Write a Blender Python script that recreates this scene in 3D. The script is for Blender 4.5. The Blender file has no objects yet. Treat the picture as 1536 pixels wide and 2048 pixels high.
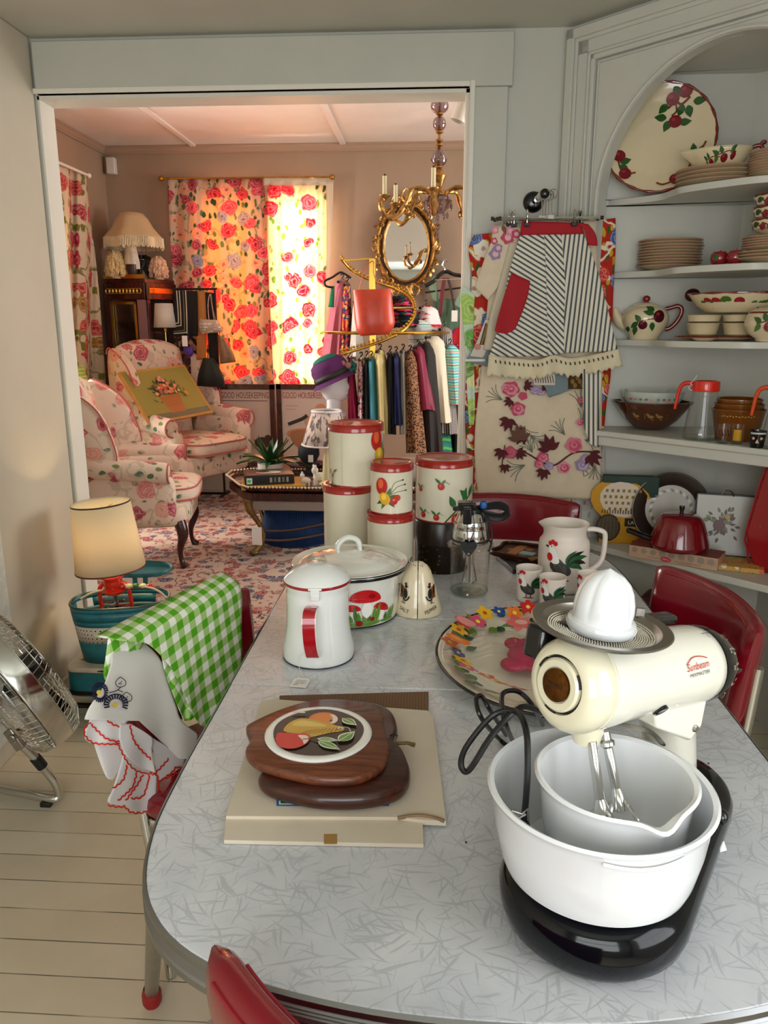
import bpy, random
from math import cos, sin, pi, atan2, atan, hypot, copysign, sqrt, exp, tan, radians
from mathutils import Matrix, Vector
R = radians
MT_ = Matrix.Translation; MR_ = Matrix.Rotation
S = bpy.context.scene
COL = S.collection
random.seed(7)
HC = 1.45; FPX = 1540.0; PITCH = atan(FPX/6361); YAW = R(3.4)
cam = bpy.data.cameras.new('camera'); camo = bpy.data.objects.new('camera', cam); COL.objects.link(camo)
cam.sensor_fit = 'VERTICAL'; cam.sensor_height = 24; cam.lens = FPX/2048*24; cam.clip_start = .02
camo.location = (0, 0, HC); camo.rotation_euler = (R(90)-PITCH, 0, YAW); S.camera = camo
cam.dof.use_dof = False
S.view_settings.view_transform = 'Standard'; S.view_settings.look = 'None'
S.view_settings.exposure = 0.24; S.view_settings.gamma = 1.0
S.view_settings.use_curve_mapping = False
S.cycles.use_denoising = True
S.cycles.max_bounces = 7; S.cycles.diffuse_bounces = 4; S.cycles.glossy_bounces = 4; S.cycles.transmission_bounces = 7
S.cycles.transparent_max_bounces = 10; S.cycles.caustics_reflective = False; S.cycles.caustics_refractive = False
S.cycles.sample_clamp_indirect = 4
W = bpy.data.worlds.new('sky'); S.world = W; W.use_nodes = True
W.node_tree.nodes['Background'].inputs[0].default_value = (.78, .88, 1, 1)
W.node_tree.nodes['Background'].inputs[1].default_value = 1.2
def area(name, loc, rot, sx, sy, power, color, spread=180):
    l = bpy.data.lights.new(name, 'AREA'); l.shape = 'RECTANGLE'; l.size = sx; l.size_y = sy; l.energy = power; l.color = color
    l.spread = R(spread)
    o = bpy.data.objects.new(name, l); COL.objects.link(o); o.location = loc; o.rotation_euler = rot; return o
area('daylight_front_window', (-.1, -1.34, 1.45), (R(90), 0, 0), 1.7, 1.4, 33, (.97, .98, .97))
area('daylight_right_window', (1.30, -.1, 1.5), (R(90), 0, R(90)), 1.3, 1.4, 17, (.98, .985, .98))
area('daylight_back_window', (-1.10, 7.35, 1.9), (R(-90), 0, 0), 1.0, 1.7, 420, (1, .93, .82), 120)
area('daylight_back_window_orange', (-1.72, 7.55, 1.9), (R(-90), 0, 0), .9, 1.7, 60, (1, .90, .78), 120)
area('daylight_side_window', (-3.15, 5.15, 1.6), (R(90), 0, R(-90)), 1.1, 1.6, 90, (1, .95, .86), 140)
area('daylight_far_right_window', (2.7, 4.6, 1.7), (R(90), 0, R(90)), 1.4, 1.5, 70, (1, .97, .93))
sun = bpy.data.lights.new('sun', 'SUN'); sun.energy = 2.4; sun.angle = R(1.5); sun.color = (1, .9, .74)
suno = bpy.data.objects.new('sun', sun); COL.objects.link(suno)
suno.rotation_euler = Vector((-.18, -1, -.52)).to_track_quat('-Z', 'Y').to_euler()
_f = Vector((-sin(YAW)*cos(PITCH), cos(YAW)*cos(PITCH), -sin(PITCH)))
_r = Vector((cos(YAW), sin(YAW), 0)); _u = _r.cross(_f)
def at(x, y, Y=None, z=None, X=None):
    d = _f + _r*((x-768)/FPX) - _u*((y-1024)/FPX)
    t = Y/d.y if Y is not None else ((z-HC)/d.z if z is not None else X/d.x)
    return Vector((0, 0, HC)) + d*t
def mpp(Y):
    return Y/FPX*1.02
def lin(c):
    if isinstance(c, str):
        c = c.lstrip('#'); c = [int(c[i:i+2], 16)/255 for i in (0, 2, 4)]
        c = [x/12.92 if x <= .04045 else ((x+.055)/1.055)**2.4 for x in c]
    return (c[0], c[1], c[2], 1)
class NT:
    def __init__(s, name):
        s.m = bpy.data.materials.new(name); s.m.use_nodes = True; s.t = s.m.node_tree
        s.b = s.t.nodes['Principled BSDF']; s.out = s.t.nodes['Material Output']
    def n(s, typ, props=None, **ins):
        nd = s.t.nodes.new('ShaderNode'+typ)
        for k, v in (props or {}).items(): setattr(nd, k, v)
        for k, v in ins.items():
            k = k.replace('_', ' ')
            if k[-1].isdigit() and k[:-1] == 'i': k = int(k[1:])
            s.set(nd, k, v)
        return nd
    def set(s, nd, k, v):
        i = nd.inputs[k]
        if isinstance(v, bpy.types.NodeSocket): s.t.links.new(v, i)
        elif isinstance(v, bpy.types.Node): s.t.links.new(v.outputs[0], i)
        elif isinstance(v, str): i.default_value = lin(v)
        else: i.default_value = v
    def math(s, op, a, b=0., c=0.):
        nd = s.t.nodes.new('ShaderNodeMath'); nd.operation = op; s.set(nd, 0, a); s.set(nd, 1, b); s.set(nd, 2, c); return nd.outputs[0]
    def mix(s, f, a, b, bt='MIX'):
        nd = s.t.nodes.new('ShaderNodeMix'); nd.data_type = 'RGBA'; nd.blend_type = bt
        s.set(nd, 0, f); s.set(nd, 6, a if not isinstance(a, tuple) else a); s.set(nd, 7, b); return nd.outputs[2]
    def ramp(s, f, stops, ip='LINEAR'):
        nd = s.t.nodes.new('ShaderNodeValToRGB'); nd.color_ramp.interpolation = ip; e = nd.color_ramp.elements
        while len(e) < len(stops): e.new(.5)
        for el, (p, c) in zip(e, stops): el.position = p; el.color = lin(c)
        s.set(nd, 0, f); return nd.outputs[0]
    def step(s, v, lo, hi):
        nd = s.t.nodes.new('ShaderNodeMapRange'); nd.interpolation_type = 'SMOOTHSTEP'
        s.set(nd, 0, v); s.set(nd, 1, lo); s.set(nd, 2, hi); return nd.outputs[0]
    def coord(s, kind='Object', scale=None, rot=None):
        c = s.n('TexCoord').outputs[kind]
        if scale or rot:
            m = s.n('Mapping', Vector=c)
            if scale: m.inputs['Scale'].default_value = scale if not isinstance(scale, (int, float)) else (scale,)*3
            if rot: m.inputs['Rotation'].default_value = rot
            c = m.outputs[0]
        return c
    def noise(s, co, scale, detail=3, rough=.5): return s.n('TexNoise', Vector=co, Scale=scale, Detail=detail, Roughness=rough)
    def bump(s, h, strength=.2, dist=.002):
        b = s.n('Bump', Height=h, Strength=strength, Distance=dist); s.set(s.b, 'Normal', b)
    def fin(s, col=None, r=.5, metal=0., **k):
        if col is not None: s.set(s.b, 'Base Color', col)
        s.set(s.b, 'Roughness', r); s.set(s.b, 'Metallic', metal)
        for a, v in k.items():
            s.set(s.b, {'coat': 'Coat Weight', 'trans': 'Transmission Weight', 'alpha': 'Alpha', 'spec': 'Specular IOR Level', 'ior': 'IOR',
                        'emit': 'Emission Color', 'es': 'Emission Strength', 'sheen': 'Sheen Weight', 'sss': 'Subsurface Weight', 'aniso': 'Anisotropic'}[a], v)
        return s.m
_mats = {}
def mat(name, col=None, r=.5, metal=0., var=0., vs=12., bump=0., bs=60., **k):
    """plain procedural material: base colour with a little noise variation and bump"""
    if name in _mats: return _mats[name]
    t = NT(name)
    c = lin(col)
    if var or bump:
        co = t.coord('Object')
    if var:
        nz = t.noise(co, vs, 4, .6)
        c2 = tuple(min(1, x*(1+var)) for x in c[:3])+(1,); c1 = tuple(x*(1-var) for x in c[:3])+(1,)
        cc = t.mix(t.step(nz, .3, .7), c1, c2)
    else: cc = c
    if bump: t.bump(t.noise(co, bs, 4, .6), bump)
    _mats[name] = t.fin(cc, r, metal, **k); return _mats[name]
def vcol(name, r=.4, **k):
    if name in _mats: return _mats[name]
    t = NT(name); a = t.n('VertexColor', dict(layer_name='Col')); _mats[name] = t.fin(a.outputs[0], r, **k); return _mats[name]
def glass(name, col='#FFFFFF', r=.0, a=.18):
    """clear glass that lets light and shadow rays through like thin ware: glossy coat over a mostly clear body"""
    if name in _mats: return _mats[name]
    t = NT(name)
    tr = t.n('BsdfTransparent', Color=col); gl = t.n('BsdfGlossy', Roughness=r+.02)
    fr = t.n('LayerWeight', Blend=.35)
    f = t.math('ADD', t.math('MULTIPLY', t.math('POWER', fr.outputs[1], 2.2), .55), a*.14)
    mx = t.n('MixShader'); t.set(mx, 0, f); t.set(mx, 1, tr); t.set(mx, 2, gl)
    t.t.links.new(mx.outputs[0], t.out.inputs[0]); _mats[name] = t.m; return t.m
def _frame(d):
    d = d.normalized(); a = Vector((0, 0, 1)) if abs(d.z) < .9 else Vector((1, 0, 0))
    x = a.cross(d).normalized(); return x, d.cross(x)
class MB:
    def __init__(s): s.v = []; s.f = []; s.uv = []; s.mi = []; s.c = []; s.M = Matrix(); s.m = 0; s.col = (1, 1, 1, 1)
    def add(s, vs, fs, uvs=None):
        b = len(s.v); s.v += [s.M @ Vector(p) for p in vs]; s.uv += uvs or [(p[0], p[1]) for p in vs]
        for f in fs: s.f.append(tuple(b+i for i in f)); s.mi.append(s.m); s.c.append(s.col)
        return s
    def box(s, c, d, rot=None):
        x, y, z = d[0]/2, d[1]/2, d[2]/2
        vs = [Vector((i*x, j*y, k*z)) for i in (-1, 1) for j in (-1, 1) for k in (-1, 1)]
        if rot:
            m = rot if isinstance(rot, Matrix) else MR_(rot, 3, 'Z')
            vs = [m @ v for v in vs]
        c = Vector(c); vs = [v+c for v in vs]
        return s.add(vs, [(0, 1, 3, 2), (4, 6, 7, 5), (0, 4, 5, 1), (2, 3, 7, 6), (0, 2, 6, 4), (1, 5, 7, 3)])
    def lathe(s, prof, n=40, c=(0, 0, 0), a0=0, a1=2*pi, sx=1, sy=1, fn=None):
        """prof: list of (r, z); closed revolution; fn(angle, i) scales the radius"""
        full = abs(a1-a0-2*pi) < 1e-6; k = n if full else n+1
        vs = []; uv = []
        for i, (r, z) in enumerate(prof):
            for j in range(k):
                a = a0+(a1-a0)*j/n; q = r*(fn(a, i) if fn else 1)
                vs.append((c[0]+q*cos(a)*sx, c[1]+q*sin(a)*sy, c[2]+z)); uv.append((a*.1, z))
        fs = []
        for i in range(len(prof)-1):
            for j in range(n):
                j2 = (j+1) % k; fs.append((i*k+j, i*k+j2, (i+1)*k+j2, (i+1)*k+j))
        return s.add(vs, fs, uv)
    def tube(s, pts, r, n=8, closed=False, cap=True, flat=1.):
        pts = [Vector(p) for p in pts]; N = len(pts); rs = r if isinstance(r, (list, tuple)) else [r]*N
        vs = []; x = None; uv = []; L = 0
        for i, p in enumerate(pts):
            if closed: d = pts[(i+1) % N]-pts[i-1]
            else: d = pts[min(i+1, N-1)]-pts[max(i-1, 0)]
            if d.length < 1e-9: d = Vector((0, 0, 1))
            d.normalize()
            if x is None: x, y = _frame(d)
            else:
                x = (x-d*x.dot(d)).normalized(); y = d.cross(x)
            if i: L += (p-pts[i-1]).length
            for j in range(n):
                a = 2*pi*j/n; vs.append(p+x*cos(a)*rs[i]+y*sin(a)*rs[i]*flat); uv.append((j/n*rs[i]*6, L))
        fs = []
        for i in range(N if closed else N-1):
            i2 = (i+1) % N
            for j in range(n): fs.append((i*n+j, i*n+(j+1) % n, i2*n+(j+1) % n, i2*n+j))
        if cap and not closed: fs += [tuple(range(n))[::-1], tuple((N-1)*n+j for j in range(n))]
        return s.add(vs, fs, uv)
    def cyl(s, a, b, r, r2=None, n=16): return s.tube([a, b], [r, r if r2 is None else r2], n)
    def prism(s, poly, z0, z1, M=None):
        n = len(poly); vs = [(x, y, z0) for x, y in poly]+[(x, y, z1) for x, y in poly]
        if M is not None: vs = [M @ Vector(v) for v in vs]
        return s.add(vs, [tuple(range(n))[::-1], tuple(range(n, 2*n))]+[(i, (i+1) % n, n+(i+1) % n, n+i) for i in range(n)],
                     [(p[0], p[1]) for p in poly]*2)
    def surf(s, fn, nu, nv, uvs=(1, 1), cu=False):
        ku = nu if cu else nu+1
        vs = []; uv = []
        for j in range(nv+1):
            for i in range(ku): vs.append(fn(i/nu, j/nv)); uv.append((i/nu*uvs[0], j/nv*uvs[1]))
        fs = [(j*ku+i, j*ku+(i+1) % ku, (j+1)*ku+(i+1) % ku, (j+1)*ku+i) for j in range(nv) for i in range(nu)]
        return s.add(vs, fs, uv)
    def ell(s, c, r, n=16, m=10, rot=None, e=1.):
        """ellipsoid; e<1 makes it boxier (a cushion)"""
        if isinstance(r, (int, float)): r = (r, r, r)
        def pw(t): return copysign(abs(t)**e, t)
        def fn(u, v):
            a = 2*pi*u; b = pi*(v-.5)
            p = Vector((pw(cos(b))*pw(cos(a))*r[0], pw(cos(b))*pw(sin(a))*r[1], pw(sin(b))*r[2]))
            if rot is not None: p = rot @ p
            return p+Vector(c)
        return s.surf(fn, n, m, (r[0]*4, r[2]*2), cu=True)
    def build(s, name, mats, parent=None, smooth=40, bevel=0, solid=0, sub=0, world=False):
        me = bpy.data.meshes.new(name); me.from_pydata([tuple(v) for v in s.v], [], s.f)
        uv = me.uv_layers.new(name='UV')
        li = [0]*len(me.loops); me.loops.foreach_get('vertex_index', li)
        flat = []
        for i in li: flat += s.uv[i]
        uv.data.foreach_set('uv', flat)
        mats = mats if isinstance(mats, (list, tuple)) else [mats]
        for m in mats: me.materials.append(m)
        me.polygons.foreach_set('material_index', s.mi)
        if any(c != (1, 1, 1, 1) for c in s.c):
            ca = me.color_attributes.new('Col', 'FLOAT_COLOR', 'CORNER'); d = []
            for p, c in zip(me.polygons, s.c): d += list(c)*p.loop_total
            ca.data.foreach_set('color', d)
        if smooth:
            me.shade_smooth(); me.set_sharp_from_angle(angle=R(smooth))
        o = bpy.data.objects.new(name, me); COL.objects.link(o)
        if sub:
            q = o.modifiers.new('s', 'SUBSURF'); q.levels = q.render_levels = sub
        if solid:
            q = o.modifiers.new('t', 'SOLIDIFY'); q.thickness = abs(solid); q.offset = 0 if solid > 0 else 1
        if bevel:
            q = o.modifiers.new('b', 'BEVEL'); q.width = bevel; q.segments = 2; q.limit_method = 'ANGLE'; q.angle_limit = R(40)
        if parent is not None:
            o.parent = parent
            if world: o.matrix_parent_inverse = wm(parent).inverted()
        return o
def wm(o):
    m = Matrix.LocRotScale(o.location, o.rotation_euler, o.scale)
    return wm(o.parent) @ o.matrix_parent_inverse @ m if o.parent else m
def tag(o, label, cat, group=None, kind=None):
    o['label'] = label; o['category'] = cat
    if group: o['group'] = group
    if kind: o['kind'] = kind
    return o
def thing(name, label, cat, loc=(0, 0, 0), rz=0, group=None, scale=1):
    o = bpy.data.objects.new(name, None); COL.objects.link(o); o.location = loc; o.rotation_euler = (0, 0, rz)
    o.scale = (scale,)*3; o.empty_display_size = .05
    return tag(o, label, cat, group)
def struct(name, mb, m, **k):
    o = mb.build(name, m, **k)
    if not k.get('parent'): o['kind'] = 'structure'
    return o
def dup(o, parent=None):
    c = o.copy(); COL.objects.link(c); c.parent = parent
    for ch in [x for x in COL.objects if x.parent == o]: dup(ch, c)
    return c
def place(o, loc, rz=None, label=None, sc=None):
    o.location = loc
    if rz is not None: o.rotation_euler = (0, 0, rz)
    if label: o['label'] = label
    if sc: o.scale = (sc,)*3
    return o
def cr(pts, n=8, closed=False):
    """smooth curve through points"""
    P = [Vector(p if len(p) == 3 else (p[0], p[1], 0)) for p in pts]; N = len(P); out = []
    for i in range(N if closed else N-1):
        g = (lambda k: P[k % N]) if closed else (lambda k: P[max(0, min(N-1, k))])
        a, b, c, d = g(i-1), g(i), g(i+1), g(i+2)
        for j in range(n):
            t = j/n; out.append(.5*((2*b)+(c-a)*t+(2*a-5*b+4*c-d)*t*t+(3*b-a-3*c+d)*t**3))
    if not closed: out.append(P[-1])
    return out
def cr2(pts, n=8, closed=False): return [(p.x, p.y) for p in cr(pts, n, closed)]
def ring(c, r, n=32, rz=0, sy=1, M=None):
    out = []
    for i in range(n):
        a = 2*pi*i/n; p = Vector((r*cos(a), r*sy*sin(a), 0))
        if M is not None: p = M @ p
        out.append(Vector(c)+p)
    return out
class Print:
    def __init__(s, fn, lift=.0004): s.fn = fn; s.mb = MB(); s.k = 0; s.lift = lift; s.M2 = Matrix()
    def _p(s, x, y):
        q = s.M2 @ Vector((x, y, 0)); return s.fn(q.x, q.y, s.lift+s.k*.00012)
    def grid(s, f, nu, nv, col):
        s.k += 1; s.mb.col = lin(col)
        s.mb.surf(lambda u, v: s._p(*f(u, v)), nu, nv); return s
    def ell(s, cx, cy, rx, ry, col, rot=0, n=16, m=3, a0=0, a1=360, wob=0):
        c, q = cos(rot), sin(rot)
        def f(u, v):
            a = R(a0+(a1-a0)*u); w = 1+wob*sin(5*a+cx*90)
            x, y = rx*cos(a)*v*w, ry*sin(a)*v*w; return cx+x*c-y*q, cy+x*q+y*c
        return s.grid(f, n, m, col)
    def ring(s, cx, cy, r0, r1, col, n=32, sy=1):
        return s.grid(lambda u, v: (cx+(r0+(r1-r0)*v)*cos(2*pi*u), cy+sy*(r0+(r1-r0)*v)*sin(2*pi*u)), n, 1, col)
    def leaf(s, x, y, L, w, ang, col, bend=0, n=8):
        def f(u, v):
            a = ang+bend*u; h = w*sin(pi*min(1, u*1.02)**.8)*(v-.5)
            px = x+L*u*cos(ang+bend*u/2); py = y+L*u*sin(ang+bend*u/2)
            return px-h*sin(a), py+h*cos(a)
        return s.grid(f, n, 2, col)
    def line(s, pts, w, col, n=6, taper=False):
        P = cr2(pts, n); N = len(P)-1
        def f(u, v):
            i = min(N, int(round(u*N))); a = P[max(0, i-1)]; b = P[min(N, i+1)]
            dx, dy = b[0]-a[0], b[1]-a[1]; l = hypot(dx, dy) or 1; h = w*(v-.5)*(1-u*.8 if taper else 1)
            return P[i][0]-dy/l*h, P[i][1]+dx/l*h
        return s.grid(f, N, 1, col)
    def band(s, x0, y0, x1, y1, col, nu=1, nv=1): return s.grid(lambda u, v: (x0+(x1-x0)*u, y0+(y1-y0)*v), nu, nv, col)
    def poly(s, pts, col, n=4, smooth=True):
        P = cr2(pts, n, True) if smooth else pts
        cx = sum(p[0] for p in P)/len(P); cy = sum(p[1] for p in P)/len(P); N = len(P)
        return s.grid(lambda u, v: (cx+(P[int(round(u*N)) % N][0]-cx)*v, cy+(P[int(round(u*N)) % N][1]-cy)*v), N, 2, col)
    def text(s, txt, x, y, size, col, w=None, align='CENTER', rot=0, shear=0):
        s.k += 1; c = bpy.data.curves.new('t', 'FONT'); c.body = txt; c.size = size; c.align_x = align; c.resolution_u = 3; c.shear = shear
        o = bpy.data.objects.new('t', c); COL.objects.link(o)
        me = o.to_mesh(); xs = [v.co.x for v in me.vertices]
        if not xs: return s
        k = (w/(max(xs)-min(xs))) if w else 1
        ca, sa = cos(rot), sin(rot)
        vs = [s._p(x+v.co.x*k*ca-v.co.y*sa, y+v.co.x*k*sa+v.co.y*ca) for v in me.vertices]; fs = [tuple(p.vertices) for p in me.polygons]
        o.to_mesh_clear(); bpy.data.objects.remove(o); bpy.data.curves.remove(c)
        s.mb.col = lin(col); s.mb.add(vs, fs); return s
    def build(s, name, parent=None, r=.4, m=None, world=False, **k): return s.mb.build(name, m or vcol('print_ink_%d' % int(r*100), r, **k), parent, smooth=0, world=world)
def on_plane(o, ex, ey):
    o, ex, ey = Vector(o), Vector(ex), Vector(ey); n = ex.cross(ey).normalized()
    return lambda u, v, l: o+ex*u+ey*v+n*l
def on_cyl(r, ang0=-pi/2, c=(0, 0, 0)):
    """u metres round a cylinder, u=0 faces -Y; v = height; r may be a function of height"""
    def f(u, v, l):
        q = r(v) if callable(r) else r
        a = ang0+u/q; return Vector((c[0]+(q+l)*cos(a), c[1]+(q+l)*sin(a), c[2]+v))
    return f
def m_floor():
    t = NT('painted floorboards'); co = t.coord('Object'); x = t.n('SeparateXYZ', Vector=co)
    y = t.math('ADD', x.outputs[1], t.math('MULTIPLY', t.math('SUBTRACT', t.noise(co, .8, 1), .5), .004))
    q = t.math('DIVIDE', t.math('SUBTRACT', y, .02), .1); fr = t.math('FRACT', q)
    idn = t.n('TexWhiteNoise', dict(noise_dimensions='1D'), W=t.math('FLOOR', q))
    gap = t.math('MINIMUM', fr, t.math('SUBTRACT', 1, fr))
    wdt = t.math('MULTIPLY', t.math('ADD', idn.outputs[0], .35), .016)
    g = t.math('MULTIPLY', t.math('SUBTRACT', 1, t.step(t.math('DIVIDE', gap, wdt), .4, 1.0)), t.step(t.noise(t.coord('Object', (5, 40, 1)), 1, 2), .30, .52))
    g = t.math('MAXIMUM', g, t.math('MULTIPLY', t.math('SUBTRACT', 1, t.step(gap, .0, .03)), .35))
    base = t.mix(t.step(t.noise(co, 2.2, 5, .6), .3, .75), lin('#DBD0B8'), lin('#C9BDA2'))
    base = t.mix(t.math('MULTIPLY', idn.outputs[0], .25), base, lin('#B8A98A'))
    st = t.step(t.noise(t.coord('Object', (3, 16, 1)), 3, 6, .7), .66, .72); base = t.mix(t.math('MULTIPLY', st, .35), base, lin('#A89A80'))
    t.bump(t.math('SUBTRACT', 1, g), .5, .002)
    return t.fin(t.mix(g, base, lin('#463A2E')), .33)
def m_laminate():
    t = NT('cracked grey laminate'); co = t.coord('Object'); acc = None
    for i, (a, sc) in enumerate([(.2, 40), (.75, 34), (1.3, 44), (1.9, 36), (2.5, 42), (2.9, 32)]):
        m = t.n('Mapping', Vector=co); m.inputs['Rotation'].default_value = (0, 0, a); m.inputs['Location'].default_value = (i*3.1, i*1.7, 0)
        d = t.n('VectorMath', dict(operation='ADD'), i0=m.outputs[0], i1=t.n('VectorMath', dict(operation='SCALE'), i0=t.n('TexNoise', Vector=co, Scale=9., Detail=2.).outputs[1], Scale=.05).outputs[0])
        m2 = t.n('Mapping', Vector=d.outputs[0]); m2.inputs['Scale'].default_value = (sc*.34, sc*4.4, 1)
        nz = t.n('TexNoise', dict(noise_dimensions='2D'), Vector=m2.outputs[0], Scale=1., Detail=1., Roughness=.4)
        s = t.math('MULTIPLY', t.step(nz.outputs[0], .66, .76), t.math('ADD', .45, t.math('MULTIPLY', nz.outputs[0], .4)))
        acc = s if acc is None else t.math('MAXIMUM', acc, s)
    cl = t.step(t.noise(co, 5, 4, .6), .35, .7)
    base = t.mix(cl, lin('#CED1D4'), lin('#BCC0C5'))
    base = t.mix(t.math('MULTIPLY', t.step(t.noise(co, 3, 2), .5, .7), .25), base, lin('#E2E3E2'))
    col = t.mix(t.math('MULTIPLY', acc, .5), base, lin('#8F949A'))
    return t.fin(col, .22, coat=.3)
def m_paint(name, c, var=.03, bump=.08, r=.5):
    return mat(name, c, r, var=var, vs=3, bump=bump, bs=180)
def floral(name, base, fl, leaf, scale=14, size=.42, dens=.5, coords='UV', leafd=.5, r=.8, tr=None, stem=None, leaf2=None, vine=0):
    """printed flower cloth: blossoms from one cell pattern, leaves from another; tr = translucent share, tint"""
    t = NT(name); co = t.coord(coords)
    dn = t.n('VectorMath', dict(operation='SCALE'), i0=t.n('TexNoise', Vector=co, Scale=scale*.9, Detail=2.).outputs[1], Scale=.55/scale)
    cd = t.n('VectorMath', dict(operation='ADD'), i0=co, i1=dn.outputs[0]).outputs[0]
    dim = '2D' if coords == 'UV' else '3D'
    v1 = t.n('TexVoronoi', dict(voronoi_dimensions=dim), Vector=cd, Scale=scale, Randomness=.9)
    rnd = t.n('SeparateColor', Color=v1.outputs['Color'])
    on = t.math('LESS_THAN', rnd.outputs[0], dens)
    pet = t.noise(cd, scale*3.2, 2)
    d = t.math('ADD', v1.outputs['Distance'], t.math('MULTIPLY', t.math('SUBTRACT', pet, .5), .28))
    rad = t.math('MULTIPLY', t.math('ADD', .55, t.math('MULTIPLY', rnd.outputs[2], .5)), size)
    fm = t.math('MULTIPLY', t.math('SUBTRACT', 1, t.step(t.math('DIVIDE', d, rad), .9, 1.05)), on)
    n = len(fl); fcol = t.ramp(rnd.outputs[1], [(i/n, f) for i, f in enumerate(fl)], 'CONSTANT')
    pt = t.math('FRACT', t.math('ADD', t.math('MULTIPLY', d, 6.0), t.math('MULTIPLY', pet, 1.6)))
    fcol = t.mix(t.math('MULTIPLY', t.step(pt, .3, .8), .26), fcol, lin('#FFF1E6'))
    fcol = t.mix(t.math('MULTIPLY', t.math('SUBTRACT', 1, t.step(d, .04, .14)), .6), fcol, lin('#7C1626'))
    v2 = t.n('TexVoronoi', dict(voronoi_dimensions=dim), Vector=t.n('Mapping', Vector=cd, Rotation=(0, 0, .6), Scale=(1.9, 1, 1.4) if dim == '3D' else (1.9, 1, 1)).outputs[0], Scale=scale*1.5)
    r2 = t.n('SeparateColor', Color=v2.outputs['Color'])
    lm = t.math('MULTIPLY', t.math('SUBTRACT', 1, t.step(v2.outputs['Distance'], .26, .34)), t.math('LESS_THAN', r2.outputs[0], leafd))
    near = t.math('SUBTRACT', 1, t.step(v1.outputs['Distance'], .55, .8)); lm = t.math('MULTIPLY', lm, near)
    lc = t.mix(t.math('GREATER_THAN', r2.outputs[1], .5), lin(leaf), lin(leaf2 or leaf))
    col = t.mix(lm, lin(base), lc)
    if vine:
        vn = t.noise(cd, scale*.45, 3); ln = t.math('SUBTRACT', 1, t.step(t.math('ABSOLUTE', t.math('SUBTRACT', vn, .5)), .008, .02))
        col = t.mix(t.math('MULTIPLY', ln, vine), col, lin(stem or leaf))
    col = t.mix(fm, col, fcol)
    t.bump(t.noise(co, 400, 2), .05)
    m = t.fin(col, r, spec=.2)
    if tr:
        tl = t.n('BsdfTranslucent', Color=t.mix(1., col, lin(tr[1]), 'MULTIPLY')); mx = t.n('MixShader')
        t.set(mx, 0, tr[0]); t.t.links.new(t.b.outputs[0], mx.inputs[1]); t.t.links.new(tl.outputs[0], mx.inputs[2]); t.t.links.new(mx.outputs[0], t.out.inputs[0])
    _mats[name] = m; return m
def m_translucent(name, col, tint, f=.5, r=.8):
    if name in _mats: return _mats[name]
    t = NT(name); t.fin(lin(col), r); tl = t.n('BsdfTranslucent', Color=tint); mx = t.n('MixShader'); t.set(mx, 0, f)
    t.t.links.new(t.b.outputs[0], mx.inputs[1]); t.t.links.new(tl.outputs[0], mx.inputs[2]); t.t.links.new(mx.outputs[0], t.out.inputs[0])
    _mats[name] = t.m; return t.m
def m_check(name, a, b, sc, half=True, uvrot=0., mid=None):
    t = NT(name); x = t.n('SeparateXYZ', Vector=t.coord('UV', None, (0, 0, uvrot) if uvrot else None))
    u = t.math('GREATER_THAN', t.math('FRACT', t.math('MULTIPLY', x.outputs[0], sc)), .5); v = t.math('GREATER_THAN', t.math('FRACT', t.math('MULTIPLY', x.outputs[1], sc)), .5)
    s = t.math('MULTIPLY', t.math('ADD', u, v), .5)
    col = t.ramp(s, [(0, a), (.25, mid or a), (.75, b)], 'CONSTANT')
    _mats[name] = t.fin(col, .75, spec=.2); return t.m
def m_stripe(name, stops, sc, axis=0, uvrot=0., coords='UV', r=.8, bump=0):
    t = NT(name); x = t.n('SeparateXYZ', Vector=t.coord(coords, None, (0, 0, uvrot) if uvrot else None))
    f = t.math('FRACT', t.math('MULTIPLY', x.outputs[axis], sc))
    if bump: t.bump(t.math('SINE', t.math('MULTIPLY', f, 6.283)), bump, .003)
    _mats[name] = t.fin(t.ramp(f, stops, 'CONSTANT'), r, spec=.3); return t.m
def m_wood(name, a, b, sc=8, r=.35, axis=(1, 14, 14), coat=.2, vc=None):
    t = NT(name); co = t.coord('Object', tuple(x*sc for x in axis))
    n1 = t.noise(co, 1, 5, .65); n2 = t.noise(t.coord('Object', tuple(x*sc*3 for x in axis)), 1, 3)
    f = t.step(t.math('ADD', t.math('MULTIPLY', n1, .7), t.math('MULTIPLY', n2, .3)), .35, .65)
    t.bump(n2, .05); _mats[name] = t.fin(t.mix(f, lin(a), lin(b)), r, coat=coat); return t.m
def m_spots(name, base, spot, sc=30, th=.25, ring=None, coords='UV', r=.8):
    t = NT(name); v = t.n('TexVoronoi', dict(voronoi_dimensions='3D'), Vector=t.coord(coords), Scale=sc)
    f = t.math('SUBTRACT', 1, t.step(v.outputs[0], th, th+.06)); col = t.mix(f, lin(base), lin(spot))
    if ring: col = t.mix(t.math('SUBTRACT', 1, t.step(v.outputs[0], th*.5, th*.6)), col, lin(ring))
    _mats[name] = t.fin(col, r, spec=.2); return t.m
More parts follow.
